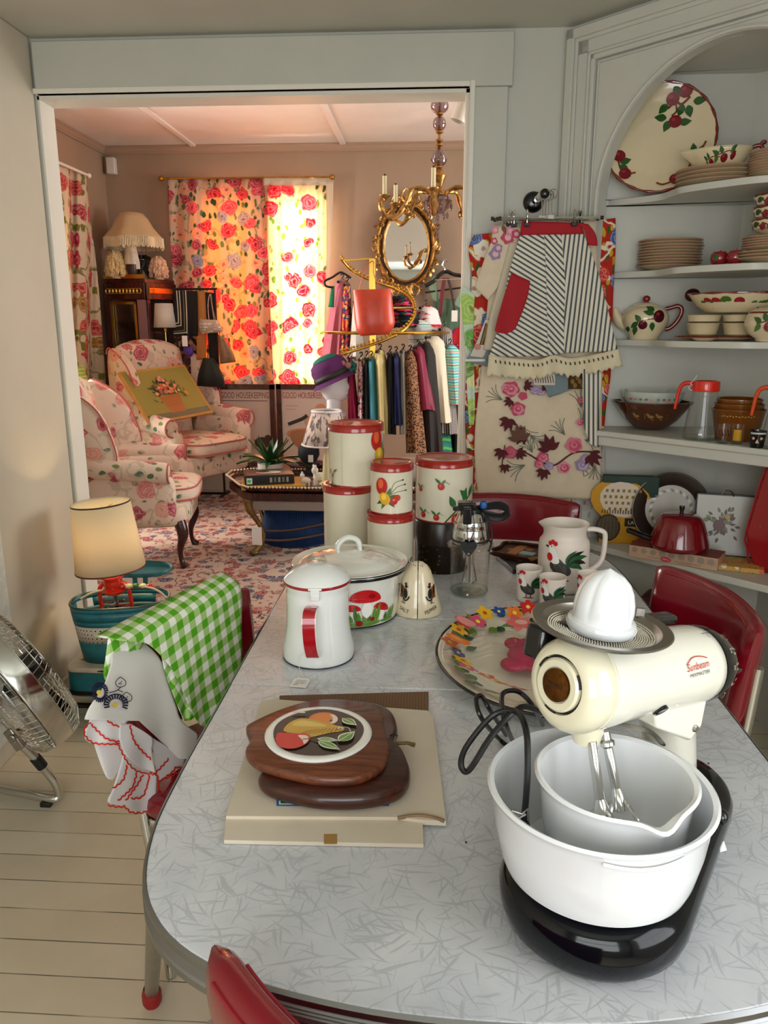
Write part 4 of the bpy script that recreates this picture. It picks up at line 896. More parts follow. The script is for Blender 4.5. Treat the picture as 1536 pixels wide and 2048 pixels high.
def bowlmesh(rb, rt, h, lipang, lip, th=.005, spout=0):
    b = MB()
    def fn(a, i):
        d = (a-lipang+pi) % (2*pi)-pi; w = exp(-(d/.24)**2)
        return 1+spout*w*(.0 if i < 4 else (1.0 if i < 9 else .8))*[0, 0, 0, 0, .1, .3, 1, 1, 1, .3, .1, 0, 0, 0, 0][i]
    prof = [(0, .0), (rb*.86, 0), (rb*.97, .006), (rb*1.01, .018), (rb+(rt-rb)*.5, h*.5), (rt-.004, h*.86), (rt-.001, h*.93), (rt+.002, h-.003), (rt-.001, h), (rt-.006, h-.003), (rt-.009, h*.86), (rb+(rt-rb)*.5-.006, h*.5), (rb*.95, .024), (rb*.8, .009), (0, .007)]
    b.lathe(prof, 96, fn=fn)
    if spout:
        for i, v in enumerate(b.v):
            if v.z > h*.8:
                d = (atan2(v.y, v.x)-lipang+pi) % (2*pi)-pi; v.z -= .009*exp(-(d/.17)**2)
    return b
bowlmesh(.110, .127, .1085, -.1, 0).build('bowl', MILK, big)
p_ = MB(); p_.tube([(.1272*cos(a), .1272*sin(a), .096-.004*sin((a+1.75)/.7*pi)) for a in [-1.75+.05*i for i in range(15)]], .0022, 8); p_.build('pour_lip', MILK, big)
sm = thing('mixing_bowl', 'smaller white milk glass bowl with a pouring spout nested inside the large one', 'bowl', (.219, .803, TZ+.088), 0, 'milk glass mixing bowls')
bowlmesh(.074, .090, .1135, R(-72), 0, spout=.10).build('bowl', MILK, sm)
for i, (top, bot, lab) in enumerate(((at(1186, 1500, Y=.815), at(1200, 1600, Y=.80), 'left steel beater with four loops under the mixer socket'), (at(1213, 1480, Y=.835), at(1236, 1595, Y=.815), 'right steel beater leaning in the small bowl, collar near its top'))):
    d = (bot-top); L = .115; d.normalize(); bt = thing('beater', lab, 'beater', top, 0, 'mixer beaters')
    M_ = MR_(0, 4, 'Z'); zq = Vector((0, 0, -1)).rotation_difference(d).to_matrix().to_4x4(); b = MB(); b.M = zq
    b.cyl((0, 0, .01), (0, 0, -.060), .0058, n=14); b.build('shaft', CHROME, bt)
    if i: b = MB(); b.M = zq; b.lathe([(.0045, -.010), (.009, -.006), (.009, -.002), (.0045, .002)], 18); b.build('collar', CHROME, bt)
    b = MB(); b.M = zq; b.lathe([(.0058, -.056), (.0085, -.064), (.011, -.074), (.0115, -.080), (.006, -.084)], 16)
    for q in range(4):
        a = pi/2*q+.5; cs, sn = cos(a), sin(a); k_ = 1.0 if q % 2 else .62; b.tube(cr([(.003*cs, .003*sn, -.066), (.018*k_*cs, .018*k_*sn, -.076), (.029*k_*cs, .029*k_*sn, -.092), (.026*k_*cs, .026*k_*sn, -.108), (.006*cs, .006*sn, -.118), (0, 0, -.119)], 5), .0019, 6, flat=1)
    b.build('loops', CHROME, bt)
P = [hd(-.02, -.055, .03), at(1100, 1405, Y=.98), at(1020, 1400, Y=.96), at(960, 1470, Y=.93), at(925, 1530, Y=.90), at(960, 1540, Y=.90), at(1010, 1470, Y=.91), at(1060, 1415, Y=.93), at(1090, 1425, Y=.97)]
b = MB()
b.tube(cr([hd(.02, -.05, -.02), at(1090, 1420, Y=.92), at(1040, 1415, Y=.88), at(985, 1470, Y=.86), at(938, 1540, Y=.84), at(922, 1528, Y=.84), at(935, 1490, Y=.86), at(985, 1432, Y=.88), at(1030, 1422, Y=.87), at(1052, 1460, Y=.83), at(1055, 1540, Y=.80), at(1050, 1620, Y=.79), at(1046, 1645, Y=.79)], 10), .0038, 8)
b.tube(cr([at(1085, 1450, z=TZ+.006), at(1068, 1415, Y=1.09), at(1040, 1385, Y=1.08), at(1012, 1383, Y=1.07), at(1003, 1400, Y=1.05), at(1012, 1450, Y=1.01), at(1030, 1490, z=TZ+.005)], 10), .0038, 8)
b.tube(cr([at(1000, 1480, z=TZ+.006), at(965, 1440, Y=1.08), at(952, 1400, Y=1.10), at(963, 1392, Y=1.12), at(980, 1420, Y=1.10), at(1012, 1470, z=TZ+.005)], 10), .0038, 8)
b.tube(cr([at(1000, 1480, z=TZ+.006), at(1016, 1492, z=TZ+.0045), at(1030, 1490, z=TZ+.005)], 6), .0038, 8)
b.build('power_cord', mat('black cord', '#101012', .28), mx, world=True)
b = MB(); q = at(1046, 1655, Y=.79); b.tube([q+Vector((0, 0, .012)), q, q+Vector((.004, 0, -.014))], [.006, .009, .008], 10); b.box(q+Vector((.008, .0, -.020)), (.03, .02, .012)); b.build('plug', BLACKP, mx, world=True, bevel=.002)
q = at(1044, 1628, Y=.785); b = MB(); b.tube([q+Vector((-.012, 0, .004)), q, q+Vector((.006, .002, .006)), q+Vector((.008, 0, -.008))], .0016, 6); b.tube([q+Vector((-.006, -.004, -.004)), q+Vector((.004, -.003, .002))], .0016, 6); b.build('wire_tie', STEEL, mx, world=True)
b = MB(); q = at(1443, 1633, Y=.93); b.ell(q, (.009, .011, .011), 14, 10); b.build('base_knob', BLACKP, mx, world=True)
q = at(1432, 1682, z=TZ+.03)
price_tag('price_tag', 'small white tag on the right side of the mixer foot beside the bowl', q, (1, .3, .1), (-.2, .6, .8), .022, .028, [])
# ================================================================= cardboard, trivets, oval tray
def flat(name, px, z, th, m, label=None, cat=None, parent=None, lab=True):
    P = [at(x, y, z=z) for x, y in px]; c = sum((p for p in P), Vector())/len(P)
    b = MB(); b.prism([(p.x-c.x, p.y-c.y) for p in P], 0, th); o = b.build(name, m, parent)
    o.location = (c.x, c.y, z-th) if parent is None else Vector((c.x, c.y, z-th))-parent.location
    if label: tag(o, label, cat)
    return o
cb = flat('corrugated_cardboard', [(559, 1391), (857, 1383), (857, 1425), (562, 1432)], TZ+.003, .0028, m_stripe('corrugated brown', [(0, '#7A5D45'), (.5, '#6B503B')], 180, 0, 0, 'Object', .85), 'narrow brown corrugated cardboard strip lying behind the wooden trivets', 'cardboard')
cbx = thing('flattened_carton', 'opened grey cardboard carton lying flat under the wooden trivets', 'cardboard', at(665, 1550, z=TZ+.003))
def part(name, px, z0, z1, m):
    P = [at(x, y, z=z1) for x, y in px]; o = cbx.location; b = MB(); b.prism([(p.x-o.x, p.y-o.y) for p in P], z0-o.z, z1-o.z); return b.build(name, m, cbx)
part('panel', [(522, 1402), (558, 1399), (855, 1421), (866, 1432), (892, 1642), (848, 1640), (800, 1634), (452, 1632)], TZ+.004, TZ+.012, CARD)
part('flap', [(452, 1633), (845, 1636), (847, 1688), (448, 1680)], TZ+.001, TZ+.007, CARD)
b = MB(); P = [at(x, y, z=TZ+.0125)-cbx.location for x, y in [(796, 1636), (830, 1631), (862, 1634), (888, 1642)]]; b.tube(cr(P, 5), .0028, 6); b.build('torn_edge', CARDB, cbx)
p = Print(lambda u, v, l: at(u, v, z=TZ+.0122+l)-cbx.location); p.band(553, 1585, 778, 1612, '#3B6FA8'); p.band(558, 1588, 773, 1609, '#F0F2EE'); p.band(561, 1590, 770, 1607, '#2F7A2E'); p.build('printed_label', cbx, .4)
p = Print(lambda u, v, l: at(u, v, z=TZ+.0072+l)-cbx.location); p.band(648, 1668, 674, 1688, '#A47C45'); p.build('paper_tape', cbx, .5)
b = MB(); q = at(832, 1489, z=TZ+.018); a_ = at(792, 1487, z=TZ+.018)
def board(name, label, px, z, th, m, bev, cat='trivet'):
    P = [at(x, y, z=z+th) for x, y in px]; c = sum((p for p in P), Vector())/len(P); t = thing(name, label, cat, (c.x, c.y, z))
    Q = cr2([(p.x-c.x, p.y-c.y) for p in P], 6, True); b = MB(); n = len(Q)
    lv = [(1-bev/.13*1.0, 0), (1-bev/.13*.3, .15*th), (1, .4*th), (1, .65*th), (1-bev/.13*.25, .88*th), (1-bev/.13*.8, th)]
    vs = [(x*s, y*s, h) for s, h in lv for x, y in Q]
    b.add(vs, [(i*n+j, i*n+(j+1) % n, (i+1)*n+(j+1) % n, (i+1)*n+j) for i in range(len(lv)-1) for j in range(n)]+[tuple(range(n))[::-1], tuple((len(lv)-1)*n+j for j in range(n))])
    b.build('board', m, t); return t
t1 = board('wooden_trivet', 'dark wooden apple shaped trivet, underneath the one with the tile', [(516, 1548), (530, 1530), (560, 1500), (600, 1440), (680, 1402), (745, 1400), (783, 1418), (795, 1450), (790, 1476), (806, 1495), (820, 1530), (815, 1560), (785, 1580), (720, 1592), (640, 1592), (575, 1580), (530, 1566)], TZ+.0125, .028, WOODD, .012)
b = MB(); o = t1.location; b.tube([at(790, 1487, z=TZ+.028)-o, at(815, 1486, z=TZ+.030)-o, at(829, 1490, z=TZ+.030)-o], [.0028, .003, .004], 8); b.build('stem', mat('olive brass stem', '#7B6A40', .4, .6), t1)
t2 = board('wooden_trivet', 'walnut trivet with inlaid white tile of painted pear, apple and orange', [(492, 1455), (500, 1444), (560, 1417), (630, 1398), (700, 1398), (750, 1410), (766, 1428), (768, 1450), (775, 1475), (778, 1500), (768, 1525), (740, 1545), (700, 1556), (640, 1556), (580, 1545), (520, 1528), (495, 1510), (491, 1495), (500, 1480), (497, 1470)], TZ+.041, .016, WOODB, .005)
tc = at(637, 1468, z=TZ+.0575); o = t2.location; rr = .0855
tl = MB(); tl.lathe([(0, .0), (rr, 0), (rr+.001, .002), (rr-.001, .0042), (rr-.006, .005), (rr-.010, .0042), (0, .004)], 56, tc-o); tile = tl.build('tile', mat('white glazed tile', '#EFEFE9', .1, coat=.5), t2)
BKR = '#2E241C'
p = Print(lambda u, v, l: (tc-o)+Vector((u*1.15, v*1.15, .0044+l))); p.ell(0, 0, .0635, .0635, BKR, n=40, m=4, wob=.012)
p.ell(.002, .034, .0215, .021, '#E0782A'); p.ell(.014, .036, .009, .013, '#F2E3D2', .3); p.ell(.000, .034, .016, .017, '#E58436'); p.ell(.014, .030, .002, .003, BKR)
p.poly([(-.045, .020), (-.030, .034), (-.008, .030), (.020, .018), (.034, .012), (.034, .002), (.015, -.005), (-.010, -.018), (-.020, -.010), (-.048, -.004)], '#D2A63A'); p.poly([(-.040, .018), (-.028, .028), (-.008, .024), (.010, .014), (-.010, .012), (-.036, .012)], '#E3C765')
for i in range(9): p.line([(-.025+i*.006, -.012+i*.0012), (-.014+i*.005, .002+i*.001)], .0009, '#7A5A1E')
p.ell(.030, .008, .004, .004, '#E8DDB8'); p.ell(.030, .007, .0015, .0015, BKR)
p.poly([(-.056, -.012), (-.047, -.010), (-.030, -.011), (-.014, -.012), (-.008, -.022), (-.012, -.038), (-.026, -.050), (-.044, -.048), (-.054, -.032)], '#D22A22'); p.poly([(-.026, -.016), (-.014, -.016), (-.010, -.026), (-.014, -.038), (-.018, -.028)], '#F0DAD2'); p.line([(-.018, -.026), (-.006, -.024), (.004, -.030)], .002, BKR)
for x, y, L, w, a in ((.004, -.030, .034, .012, -.55), (.002, -.024, .026, .008, -.1), (.030, .034, .026, .012, -.7), (.032, -.030, .030, .016, .95)): p.leaf(x, y, L+.004, w+.004, a, '#DDE6CC'); p.leaf(x+.001, y, L, w, a, '#6E9A4A'); p.line([(x, y), (x+L*cos(a)*.9, y+L*sin(a)*.9)], .0012, '#DDE6CC')
p.line([(.034, .008), (.042, .006), (.046, -.004)], .0014, '#C8C4B0'); p.band(-.045, .044, -.026, .048, '#D8D4C8'); p.M2 = MT_((-.036, .043, 0)) @ MR_(.25, 4, 'Z'); p.M2 = Matrix()
p.build('painted_fruit', tile, .2)
b = MB(); b.M = MT_(at(780, 1472, z=TZ+.048)-o); b.tube([(0, 0, 0), (.006, 0, .006), (.012, 0, .0)], .0018, 6); b.build('hanging_ring', BLACKR, t2)
OC = Vector((.262, 1.522, TZ)); t = thing('enamel_tray', 'large round enamel tray with a bright flower border and black rim', 'tray', OC, 0)
RT = .172
b = MB(); b.lathe([(0, .002), (.12, .002), (.132, .005), (.158, .018), (RT-.002, .022), (RT+.001, .021), (RT-.002, .019), (.158, .014), (.130, .002), (0, .0)], 72); b.build('dish', mat('cream enamel', '#E9E2CC', .12, coat=.5), t)
b = MB(); b.tube(ring((0, 0, .0212), RT, 72), .0024, 8, True); b.build('rim', BLACKP, t)
def tz(r): return .0024 if r < .12 else (.0024+(r-.12)/.012*.003 if r < .132 else .0054+(r-.132)/.026*.013)
p = Print(lambda u, v, l: Vector((u, v, tz(hypot(u, v))+.0004+l)), .0003)
random.seed(3)
for i in range(70):
    a = 2*pi*i/70+random.uniform(-.05, .05); r_ = .144+random.uniform(-.016, .008); x, y = r_*cos(a), r_*sin(a)
    p.leaf(x, y, .022, .014, a+random.uniform(-2.5, 2.5), random.choice(['#2F6B34', '#3E7C2E', '#1F4F2A', '#6E8F2E']))
for i in range(34):
    a = 2*pi*i/34; r_ = .146+.006*sin(i*2.3); x, y = r_*cos(a), r_*sin(a); c_ = ['#D8401E', '#E9B21C', '#C9202A', '#E8762A', '#23448C', '#E9B21C', '#D24A6A'][i % 7]; s = .0135 if c_ != '#23448C' else .010
    for q in range(5): p.ell(x+s*.62*cos(q*1.257+i), y+s*.62*sin(q*1.257+i), s*.5, s*.42, c_, q*1.257+i, 8, 2)
    p.ell(x, y, s*.28, s*.28, '#F4D84A' if c_ != '#E9B21C' else '#B8461A', n=8, m=1)
for (x, y, s) in ((.05, .02, 1.6), (.10, -.07, 1.5), (-.04, .07, 1.0)):
    for a in range(7): p.leaf(x, y, .035*s, .016*s, a*.9, ['#3E7C2E', '#E07A7A', '#D8565A', '#F0A0A0'][a % 4])
    p.ell(x, y, .02*s, .018*s, '#E2605E'); p.ell(x+.004, y+.003, .010*s, .009*s, '#F2B0A4')
p.ell(.055, -.115, .028, .016, '#E8B420', .3); p.ell(.03, -.12, .014, .012, '#D03A20')
p.ell(-.140, -.010, .019, .012, '#E27418', .1); p.ell(-.143, -.008, .009, .005, '#F0923A', .1); p.leaf(-.15, .012, .03, .012, -.4, '#2A5A2A')
p.ell(.03, -.135, .034, .020, '#EDB320', .2); p.ell(.012, -.150, .02, .009, '#E8A01C'); p.ell(-.012, -.128, .012, .010, '#C8281C'); p.ell(.075, -.14, .02, .014, '#D8301C'); p.ell(-.125, .055, .016, .010, '#D98A86')
p.build('flower_print', t, .2)
t.scale = (1.40, 1.60, 1.35)
bc = at(1030, 1318, z=TZ+.014)
t = thing('plastic_bag', 'crumpled clear plastic bag holding a rose pink shape, lying in the flowered tray', 'bag', bc)
random.seed(5); b = MB()
def bag(u, v):
    x = (u-.5)*.30-.03; y = (v-.5)*.27; e = max(0, 1-(2*abs(u-.5))**3)*max(0, 1-(2*abs(v-.5))**3)
    return Vector((x+.006*sin(v*19), y+.006*sin(u*17), .002+e*.022+.004*sin(u*23+v*9)*e+.003*sin(v*31-u*14)*e))
b.M = MR_(-.3, 4, 'Z'); b.surf(bag, 26, 22); b.build('film', glass('crinkled plastic film', '#FFFFFF', .05, .3), t)
b = MB(); b.M = MT_((-.02, 0, 0)) @ MR_(-.1, 4, 'Z') @ Matrix.Diagonal((1.25, 1.7, 1, 1))
ro = mat('rose pink plastic', '#A02C48', .5, var=.1, vs=40)
for cc, rr_ in (((.045, .022, .016), (.030, .022, .014)), ((.030, -.01, .018), (.028, .030, .015)), ((.012, -.035, .015), (.022, .016, .012)), ((.048, -.035, .014), (.022, .014, .012)), ((.014, .030, .014), (.018, .015, .010)), ((.070, .018, .012), (.020, .012, .010))): b.ell(cc, rr_, 14, 8)
q = b.build('pink_sponge', ro, t); q.modifiers.new('r', 'REMESH').voxel_size = .003; q.modifiers.new('s', 'SMOOTH').iterations = 4; q.modifiers['r'].use_smooth_shade = True
for px, py, l in ((932, 1686, 'tiny black crumb on the table in front of the carton'), (1417, 1528, 'tiny black crumb on the table to the right of the mixer')):
    b = MB(); b.ell((0, 0, .0012), (.0018, .0014, .0012), 8, 5); o = b.build('crumb', BLACKR); o.location = at(px, py, z=TZ); tag(o, l, 'crumb')
# ================================================================= things in the cupboard
S1, S2, S3, S4, S5 = 1.885, 1.637, 1.400, 1.078, .645
AR_, AR2, LG, LG2, BRN = '#7D1420', '#A5283A', '#2E5A28', '#47722F', '#7A3318'
def apple(p, x, y, s, c=AR_): p.ell(x, y, .015*s, .0145*s, c); p.ell(x-.004*s, y+.005*s, .005*s, .004*s, AR2)
def branch(p, x, y, s, k=0, fl=1):
    p.line([(x-.035*s*fl, y-.006*s), (x-.01*s*fl, y), (x+.02*s*fl, y+.008*s), (x+.05*s*fl, y+.004*s)], .0035*s, BRN)
    apple(p, x+.002*s, y-.014*s, s);
    if k: apple(p, x+.040*s*fl, y-.008*s, s*.9)
    for q, a in (((-.02, -.002), 2.6), ((-.022, -.006), -2.2), ((.024, .010), .6), ((-.006, .0), 1.9)): p.leaf(x+q[0]*s*fl, y+q[1]*s, .028*s, .015*s, a if fl > 0 else pi-a, LG if a > 0 else LG2)
def facing(c): return camang(c)+pi/2
def onshelf(px, py, z, back): q = fat(px, py, -back); return Vector((q.x, q.y, z))
c = at(1312, 372, Y=2.895); c.z = S1+.0005
t = thing('serving_platter', 'big round cream pottery platter with apples and brown rim leaning on the cupboard wall', 'platter', c, R(-12))
M_ = MR_(R(80), 4, 'X'); M_.translation = Vector((0, .03, .187)); Rp = .183
b = MB(); b.M = M_; b.lathe([(0, 0), (.11, 0), (.13, .004), (.172, .016), (.182, .020), (.180, .016), (.13, -.001), (.11, -.006), (0, -.006)], 72); b.build('dish', POT, t)
b = MB(); b.M = M_; b.tube(ring((0, 0, .019), Rp-.001, 72), [.0042+.0015*sin(i*1.7) for i in range(72)], 8, True); b.build('rim', POTRIM, t)
p = Print(lambda u, v, l: M_ @ Vector((u, v, (0 if hypot(u, v) < .11 else .0042*(hypot(u, v)-.11)/.02 if hypot(u, v) < .13 else .004+(hypot(u, v)-.13)*.286)+l)), .0008)
p.line([(.02, .10), (.045, .118), (.065, .110), (.09, .13)], .008, BRN); p.line([(.045, .118), (.05, .09), (.035, .075)], .006, BRN)
for x, y, a in ((.035, .165, -.9), (.07, .11, -1.9), (.085, .105, -1.3), (.10, .115, -.1), (.02, .115, -2.3), (.06, .05, .1), (.02, .068, 3.0), (.03, .060, -2.0)): p.leaf(x, y, .042, .026, a, LG)
for x, y in ((.035, .128), (.075, .148), (.048, .055)): apple(p, x, y, 1.45)
p.line([(-.13, -.07), (-.12, -.10), (-.10, -.115), (-.07, -.11)], .006, BRN)
for x, y, a in ((-.135, -.065, 2.2), (-.125, -.075, .3), (-.125, -.085, -.6)): p.leaf(x, y, .04, .025, a, LG)
for x, y in ((-.128, -.052), (-.105, -.115)): apple(p, x, y, 1.4)
for x, y in ((.06, -.14), (.115, -.075)): apple(p, x, y, 1.3)
p.leaf(.115, -.055, .035, .02, 1.7, LG); p.leaf(.13, -.06, .03, .02, 1.2, LG2); p.line([(.0, -.15), (.02, -.158), (.05, -.15), (.075, -.15)], .006, BRN); p.line([(.1, -.1), (.13, -.06), (.15, -.02)], .006, BRN)
p.build('apple_print', t, .15)
PLT = {}
def plate(name, label, c, r, group, first, h=.018, rimc=PINKPL, cat='plate'):
    key = (name, r)
    if key not in PLT:
        t = thing(name, label, cat, c, 0, group); PLT[key] = t
        b = MB(); b.lathe([(0, .001), (r*.55, .001), (r*.6, .0035), (r*.66, .006), (r, h-.003), (r, h-.0005), (r*.97, h), (r*.66, .0105), (r*.6, .006), (0, .005)], 48); b.build('dish', POT, t)
        b = MB(); b.tube(ring((0, 0, h-.0015), r-.001, 48), .0022, 6, True); b.build('rim', rimc, t); return t
    t = dup(PLT[key]); place(t, c, 0, label); t['group'] = group; return t
def stack(px, py, z, back, r, n, dz, name, group, where, rimc=PINKPL, jit=.002):
    c = onshelf(px, py, z, back); ords = ['lowest', 'second from the bottom', 'third from the bottom', 'fourth from the bottom', 'fifth from the bottom', 'sixth from the bottom', 'seventh from the bottom', 'eighth from the bottom', 'ninth from the bottom', 'tenth from the bottom']
    for i in range(n):
        o = 'topmost' if i == n-1 else ords[i]
        plate(name, '%s cream %s %s' % (o, name.replace('_', ' '), where), c+Vector((random.uniform(-jit, jit), random.uniform(-jit, jit), i*dz)), r, group, i == 0, rimc=rimc)
    return c+Vector((0, 0, n*dz))
top = stack(1436, 372, S1, .155, .134, 4, .0125, 'dinner_plate', 'dinner plates beside the platter', 'in the stack of four beside the leaning platter')
c = Vector((top.x, top.y, top.z+.006)); A = facing(c)
t = thing('gravy_boat', 'cream pottery gravy boat with apples and a brown twig handle on four plates', 'gravy boat', c, A)
b = MB()
def boat(u, v, sc=1.):
    a = 2*pi*u; h = .062*v; rx = (.045+.048*v**.6); ry = (.032+.028*v**.6)
    x = rx*cos(a); y = ry*sin(a); sp = exp(-((a-pi)/.35)**2)
    return Vector((x-sp*.035*v, y*(1-.2*sp), h+sp*.004*v+.006*v*sin(a)**2*0))
b.surf(boat, 48, 10, (1, 1), True); b.add([(0, 0, 0)], []); b.surf(lambda u, v: boat(u, 0)*v, 48, 2, (1, 1), True); b.build('body', POT, t, solid=.004)
b = MB(); b.tube(cr([(.078, 0, .055), (.10, 0, .066), (.118, 0, .064), (.121, 0, .040), (.112, 0, .016), (.09, 0, .006), (.070, 0, .010)], 6), .0065, 10); b.tube(cr([(.116, 0, .066), (.122, -.004, .076), (.126, 0, .072)], 4), .007, 8); b.build('handle', POTRIM, t)
b = MB(); b.tube([boat(u/48, 1) for u in range(48)], .0025, 6, True); b.build('rim', POT, t)
p = Print(lambda u, v, l: (lambda q: q+Vector((0, -1, -.35)).normalized()*(l+.0022))(boat((atan2(-1, u*11))/(2*pi) % 1, v/.062)), .0006)
branch(p, .01, .042, .9, 1); branch(p, -.04, .03, .75, 0); p.leaf(.03, .045, .02, .012, .4, LG); p.build('apple_print', t, .15)
stack(1556, 356, S1, .135, .088, 9, .0078, 'saucer', 'saucers on the top shelf', 'in the tall top shelf stack')
stack(1338, 527, S2, .205, .108, 10, .0096, 'luncheon_plate', 'luncheon plates on the middle shelf', 'in the stack of ten plates', jit=.0035)
cR = onshelf(1548, 522, S2, .150)
for i in range(3): plate('bread_plate', '%s of the three wider cream plates beneath the soup bowls' % ['lowest', 'middle', 'topmost'][i], cR+Vector((0, 0, i*.0095)), .118, 'wide plates under the bowls', i == 0)
for i in range(5): plate('side_plate', '%s of five thin cream side plates right under the footed bowls' % ['lowest', 'second lowest', 'middle', 'second highest', 'topmost'][i], cR+Vector((0, 0, .034+i*.0075)), .098, 'thin side plates under the bowls', i == 0)
bw0 = None
for i in range(3):
    c = cR+Vector((.005, 0, .085+i*.036)); lab = '%s of three stacked cream apple bowls on the side plates' % ['lowest', 'middle', 'topmost'][i]
    if bw0 is None:
        t = thing('soup_bowl', lab, 'bowl', c, facing(c), 'stacked apple bowls'); bw0 = t
        b = MB(); b.lathe([(0, 0), (.04, 0), (.045, .004), (.075, .02), (.082, .046), (.079, .047), (.072, .022), (.04, .006), (0, .005)], 44); b.build('body', POT, t)
        b = MB(); b.tube(ring((0, 0, .046), .0805, 44), [.003+.001*sin(i_*1.9) for i_ in range(44)], 7, True); b.build('rim', POTRIM, t)
        p = Print(on_cyl(lambda v: .068+v*.3, -pi/2-.35), .0015);
        for x in (-.06, .005, .07): p.leaf(x-.004, .030, .03, .017, .15, LG); p.line([(x-.03, .036), (x-.012, .028), (x-.015, .016)], .004, BRN); apple(p, x-.028, .024, .7); p.line([(x+.02, .032), (x+.034, .022), (x+.045, .028)], .004, BRN)
        p.build('apple_print', t, .15)
    else: t = dup(bw0); place(t, c, facing(c)+.05*i, lab)
for i, (px, lab) in enumerate(((1438, 'red apple shaped shaker with a green leaf, the left one of the pair'), (1470, 'red apple shaped shaker touching the wide plates, the right one of the pair'))):
    c = onshelf(px, 524, S2, .075)
    t = thing('apple_shaker', lab, 'shaker', c, facing(c)+(-.3 if i == 0 else .6), 'red apple shakers')
    b = MB(); b.lathe([(0, .001), (.012, 0), (.023, .007), (.0275, .020), (.026, .034), (.018, .043), (.008, .043), (.003, .040), (0, .039)], 28, fn=lambda a, k: 1+.02*cos(5*a)); b.build('body', mat('deep red pottery glaze', '#8A1620', .1, coat=.7, var=.15, vs=60), t)
    p = Print(on_cyl(lambda v: .0275-abs(v-.022)**2*18), .0012); p.leaf(-.002, .036, .026, .015, -1.6, LG); p.build('leaf_print', t, .15)
    b = MB(); b.tube([(0, 0, .038), (.003, 0, .048)], .002, 6); b.build('stem', POTRIM, t)
c = onshelf(1287, 676, S3, .17); A = facing(c)
t = thing('teapot', 'cream pottery teapot with apple branch, leaf and brown handle', 'teapot', c, A)
tp = [(0, 0), (.050, 0), (.053, .004), (.055, .012), (.070, .035), (.082, .062), (.083, .082), (.074, .102), (.058, .114), (.046, .118)]
b = MB(); b.lathe(tp, 48); b.build('body', POT, t)
b = MB(); b.lathe([(.050, .1165), (.046, .122), (.030, .129), (.010, .133), (0, .134)], 36); ld = b.build('lid', POT, t)
b = MB(); b.ell((0, 0, .144), (.014, .014, .012), 16, 10); b.build('lid_knob', mat('deep red pottery glaze', '#8A1620', .1), ld)
b = MB(); b.tube(cr([(-.062, 0, .05), (-.085, 0, .062), (-.10, 0, .085), (-.108, 0, .110)], 6), [.024-.0006*i for i in range(19)], 14); b.build('spout', POT, t)
b = MB(); b.tube(cr([(.068, 0, .108), (.085, 0, .112), (.108, 0, .118), (.122, 0, .108), (.120, 0, .085), (.105, 0, .058), (.085, 0, .040), (.072, 0, .038)], 6), .0078, 10); b.build('handle', POTRIM, t)
def tr(v):
    for (r0, z0), (r1, z1) in zip(tp, tp[1:]):
        if z0 <= v <= z1: return r0+(r1-r0)*(v-z0)/(z1-z0+1e-9)
    return .046
p = Print(on_cyl(tr), .0012)
p.line([(-.03, .060), (-.012, .066), (.018, .072), (.04, .076), (.055, .090)], .004, BRN); apple(p, -.006, .052, 1.05, '#4A0E1C'); apple(p, .050, .082, 1.5, '#4A0E1C')
for x, y, a, L in ((-.014, .064, 2.3, .032), (-.022, .062, -2.5, .034), (-.03, .05, -1.7, .036), (.025, .062, -1.5, .032), (.03, .090, 2.9, .040), (-.052, .036, 3.0, .024), (.03, .1, 2.6, .035)): p.leaf(x, y, L, .019, a, LG)
p.build('apple_print', t, .12)
c0_ = onshelf(1440, 672, S3, .18); A = facing(c0_)
t = thing('oval_platter', 'flat oval cream platter underneath the sectioned dishes', 'platter', c0_, A)
b = MB(); b.lathe([(0, .001), (.07, .001), (.12, .012), (.122, .014), (.07, .005), (0, .005)], 44, sx=1.2, sy=.8); b.build('dish', POT, t)
b = MB(); b.tube([(x*1.2, y*.8, z) for x, y, z in ring((0, 0, .0135), .121, 44)], .0022, 6, True); b.build('rim', POTRIM, t)
for i in range(2):
    t = thing('sectioned_dish', ['lower cream sectioned dish, plain side out, on the oval platter', 'upper cream sectioned dish carrying the wide apple bowl'][i], 'dish', c0_+Vector((0, 0, .0155+i*.026)), A, 'sectioned dishes')
    b = MB()
    for s in (-1, 1): b.lathe([(0, 0), (.038, 0), (.046, .006), (.054, .040), (.057, .043), (.052, .042), (.044, .010), (0, .006)] if i == 0 else [(0, .018), (.040, .018), (.052, .022), (.056, .040), (.058, .043), (.052, .042), (.044, .026), (0, .022)], 32, (s*.056, 0, 0), sx=1.0, sy=1.5)
    b.build('body', POT, t)
c = c0_+Vector((0, 0, .092)); c.x += .045; c.y -= .02
t = thing('salad_bowl', 'wide shallow cream bowl ringed with red apples, on the sectioned dishes', 'bowl', c, facing(c))
bp = [(0, 0), (.095, 0), (.102, .004), (.128, .022), (.155, .060), (.152, .061), (.122, .024), (.09, .007), (0, .006)]
b = MB(); b.lathe(bp, 56, sx=1.05, sy=.8); b.build('body', POT, t)
b = MB(); b.tube([(x*1.05, y*.8, z) for x, y, z in ring((0, 0, .061), .153, 60)], [.0032+.001*sin(i*1.3) for i in range(60)], 7, True); b.build('rim', POTRIM, t)
def bm(u, v, l):
    a = -pi/2+u/.125; r = .102+(v-.004)*1.05+l+.002; return Vector((r*1.05*cos(a), r*.8*sin(a), v))
p = Print(bm, .001)
for x, k in ((-.088, 2), (-.062, 1), (.0, 1), (.085, 1)):
    apple(p, x, .033, .95, '#A01C2C')
for x, a in ((-.10, -2.6), (-.075, -2), (-.05, .3), (-.02, 2.6), (.045, -2.2), (.055, -1.4), (.06, -.7), (.075, .4)): p.leaf(x, .036, .026, .015, a, LG2)
p.build('apple_print', t, .15)
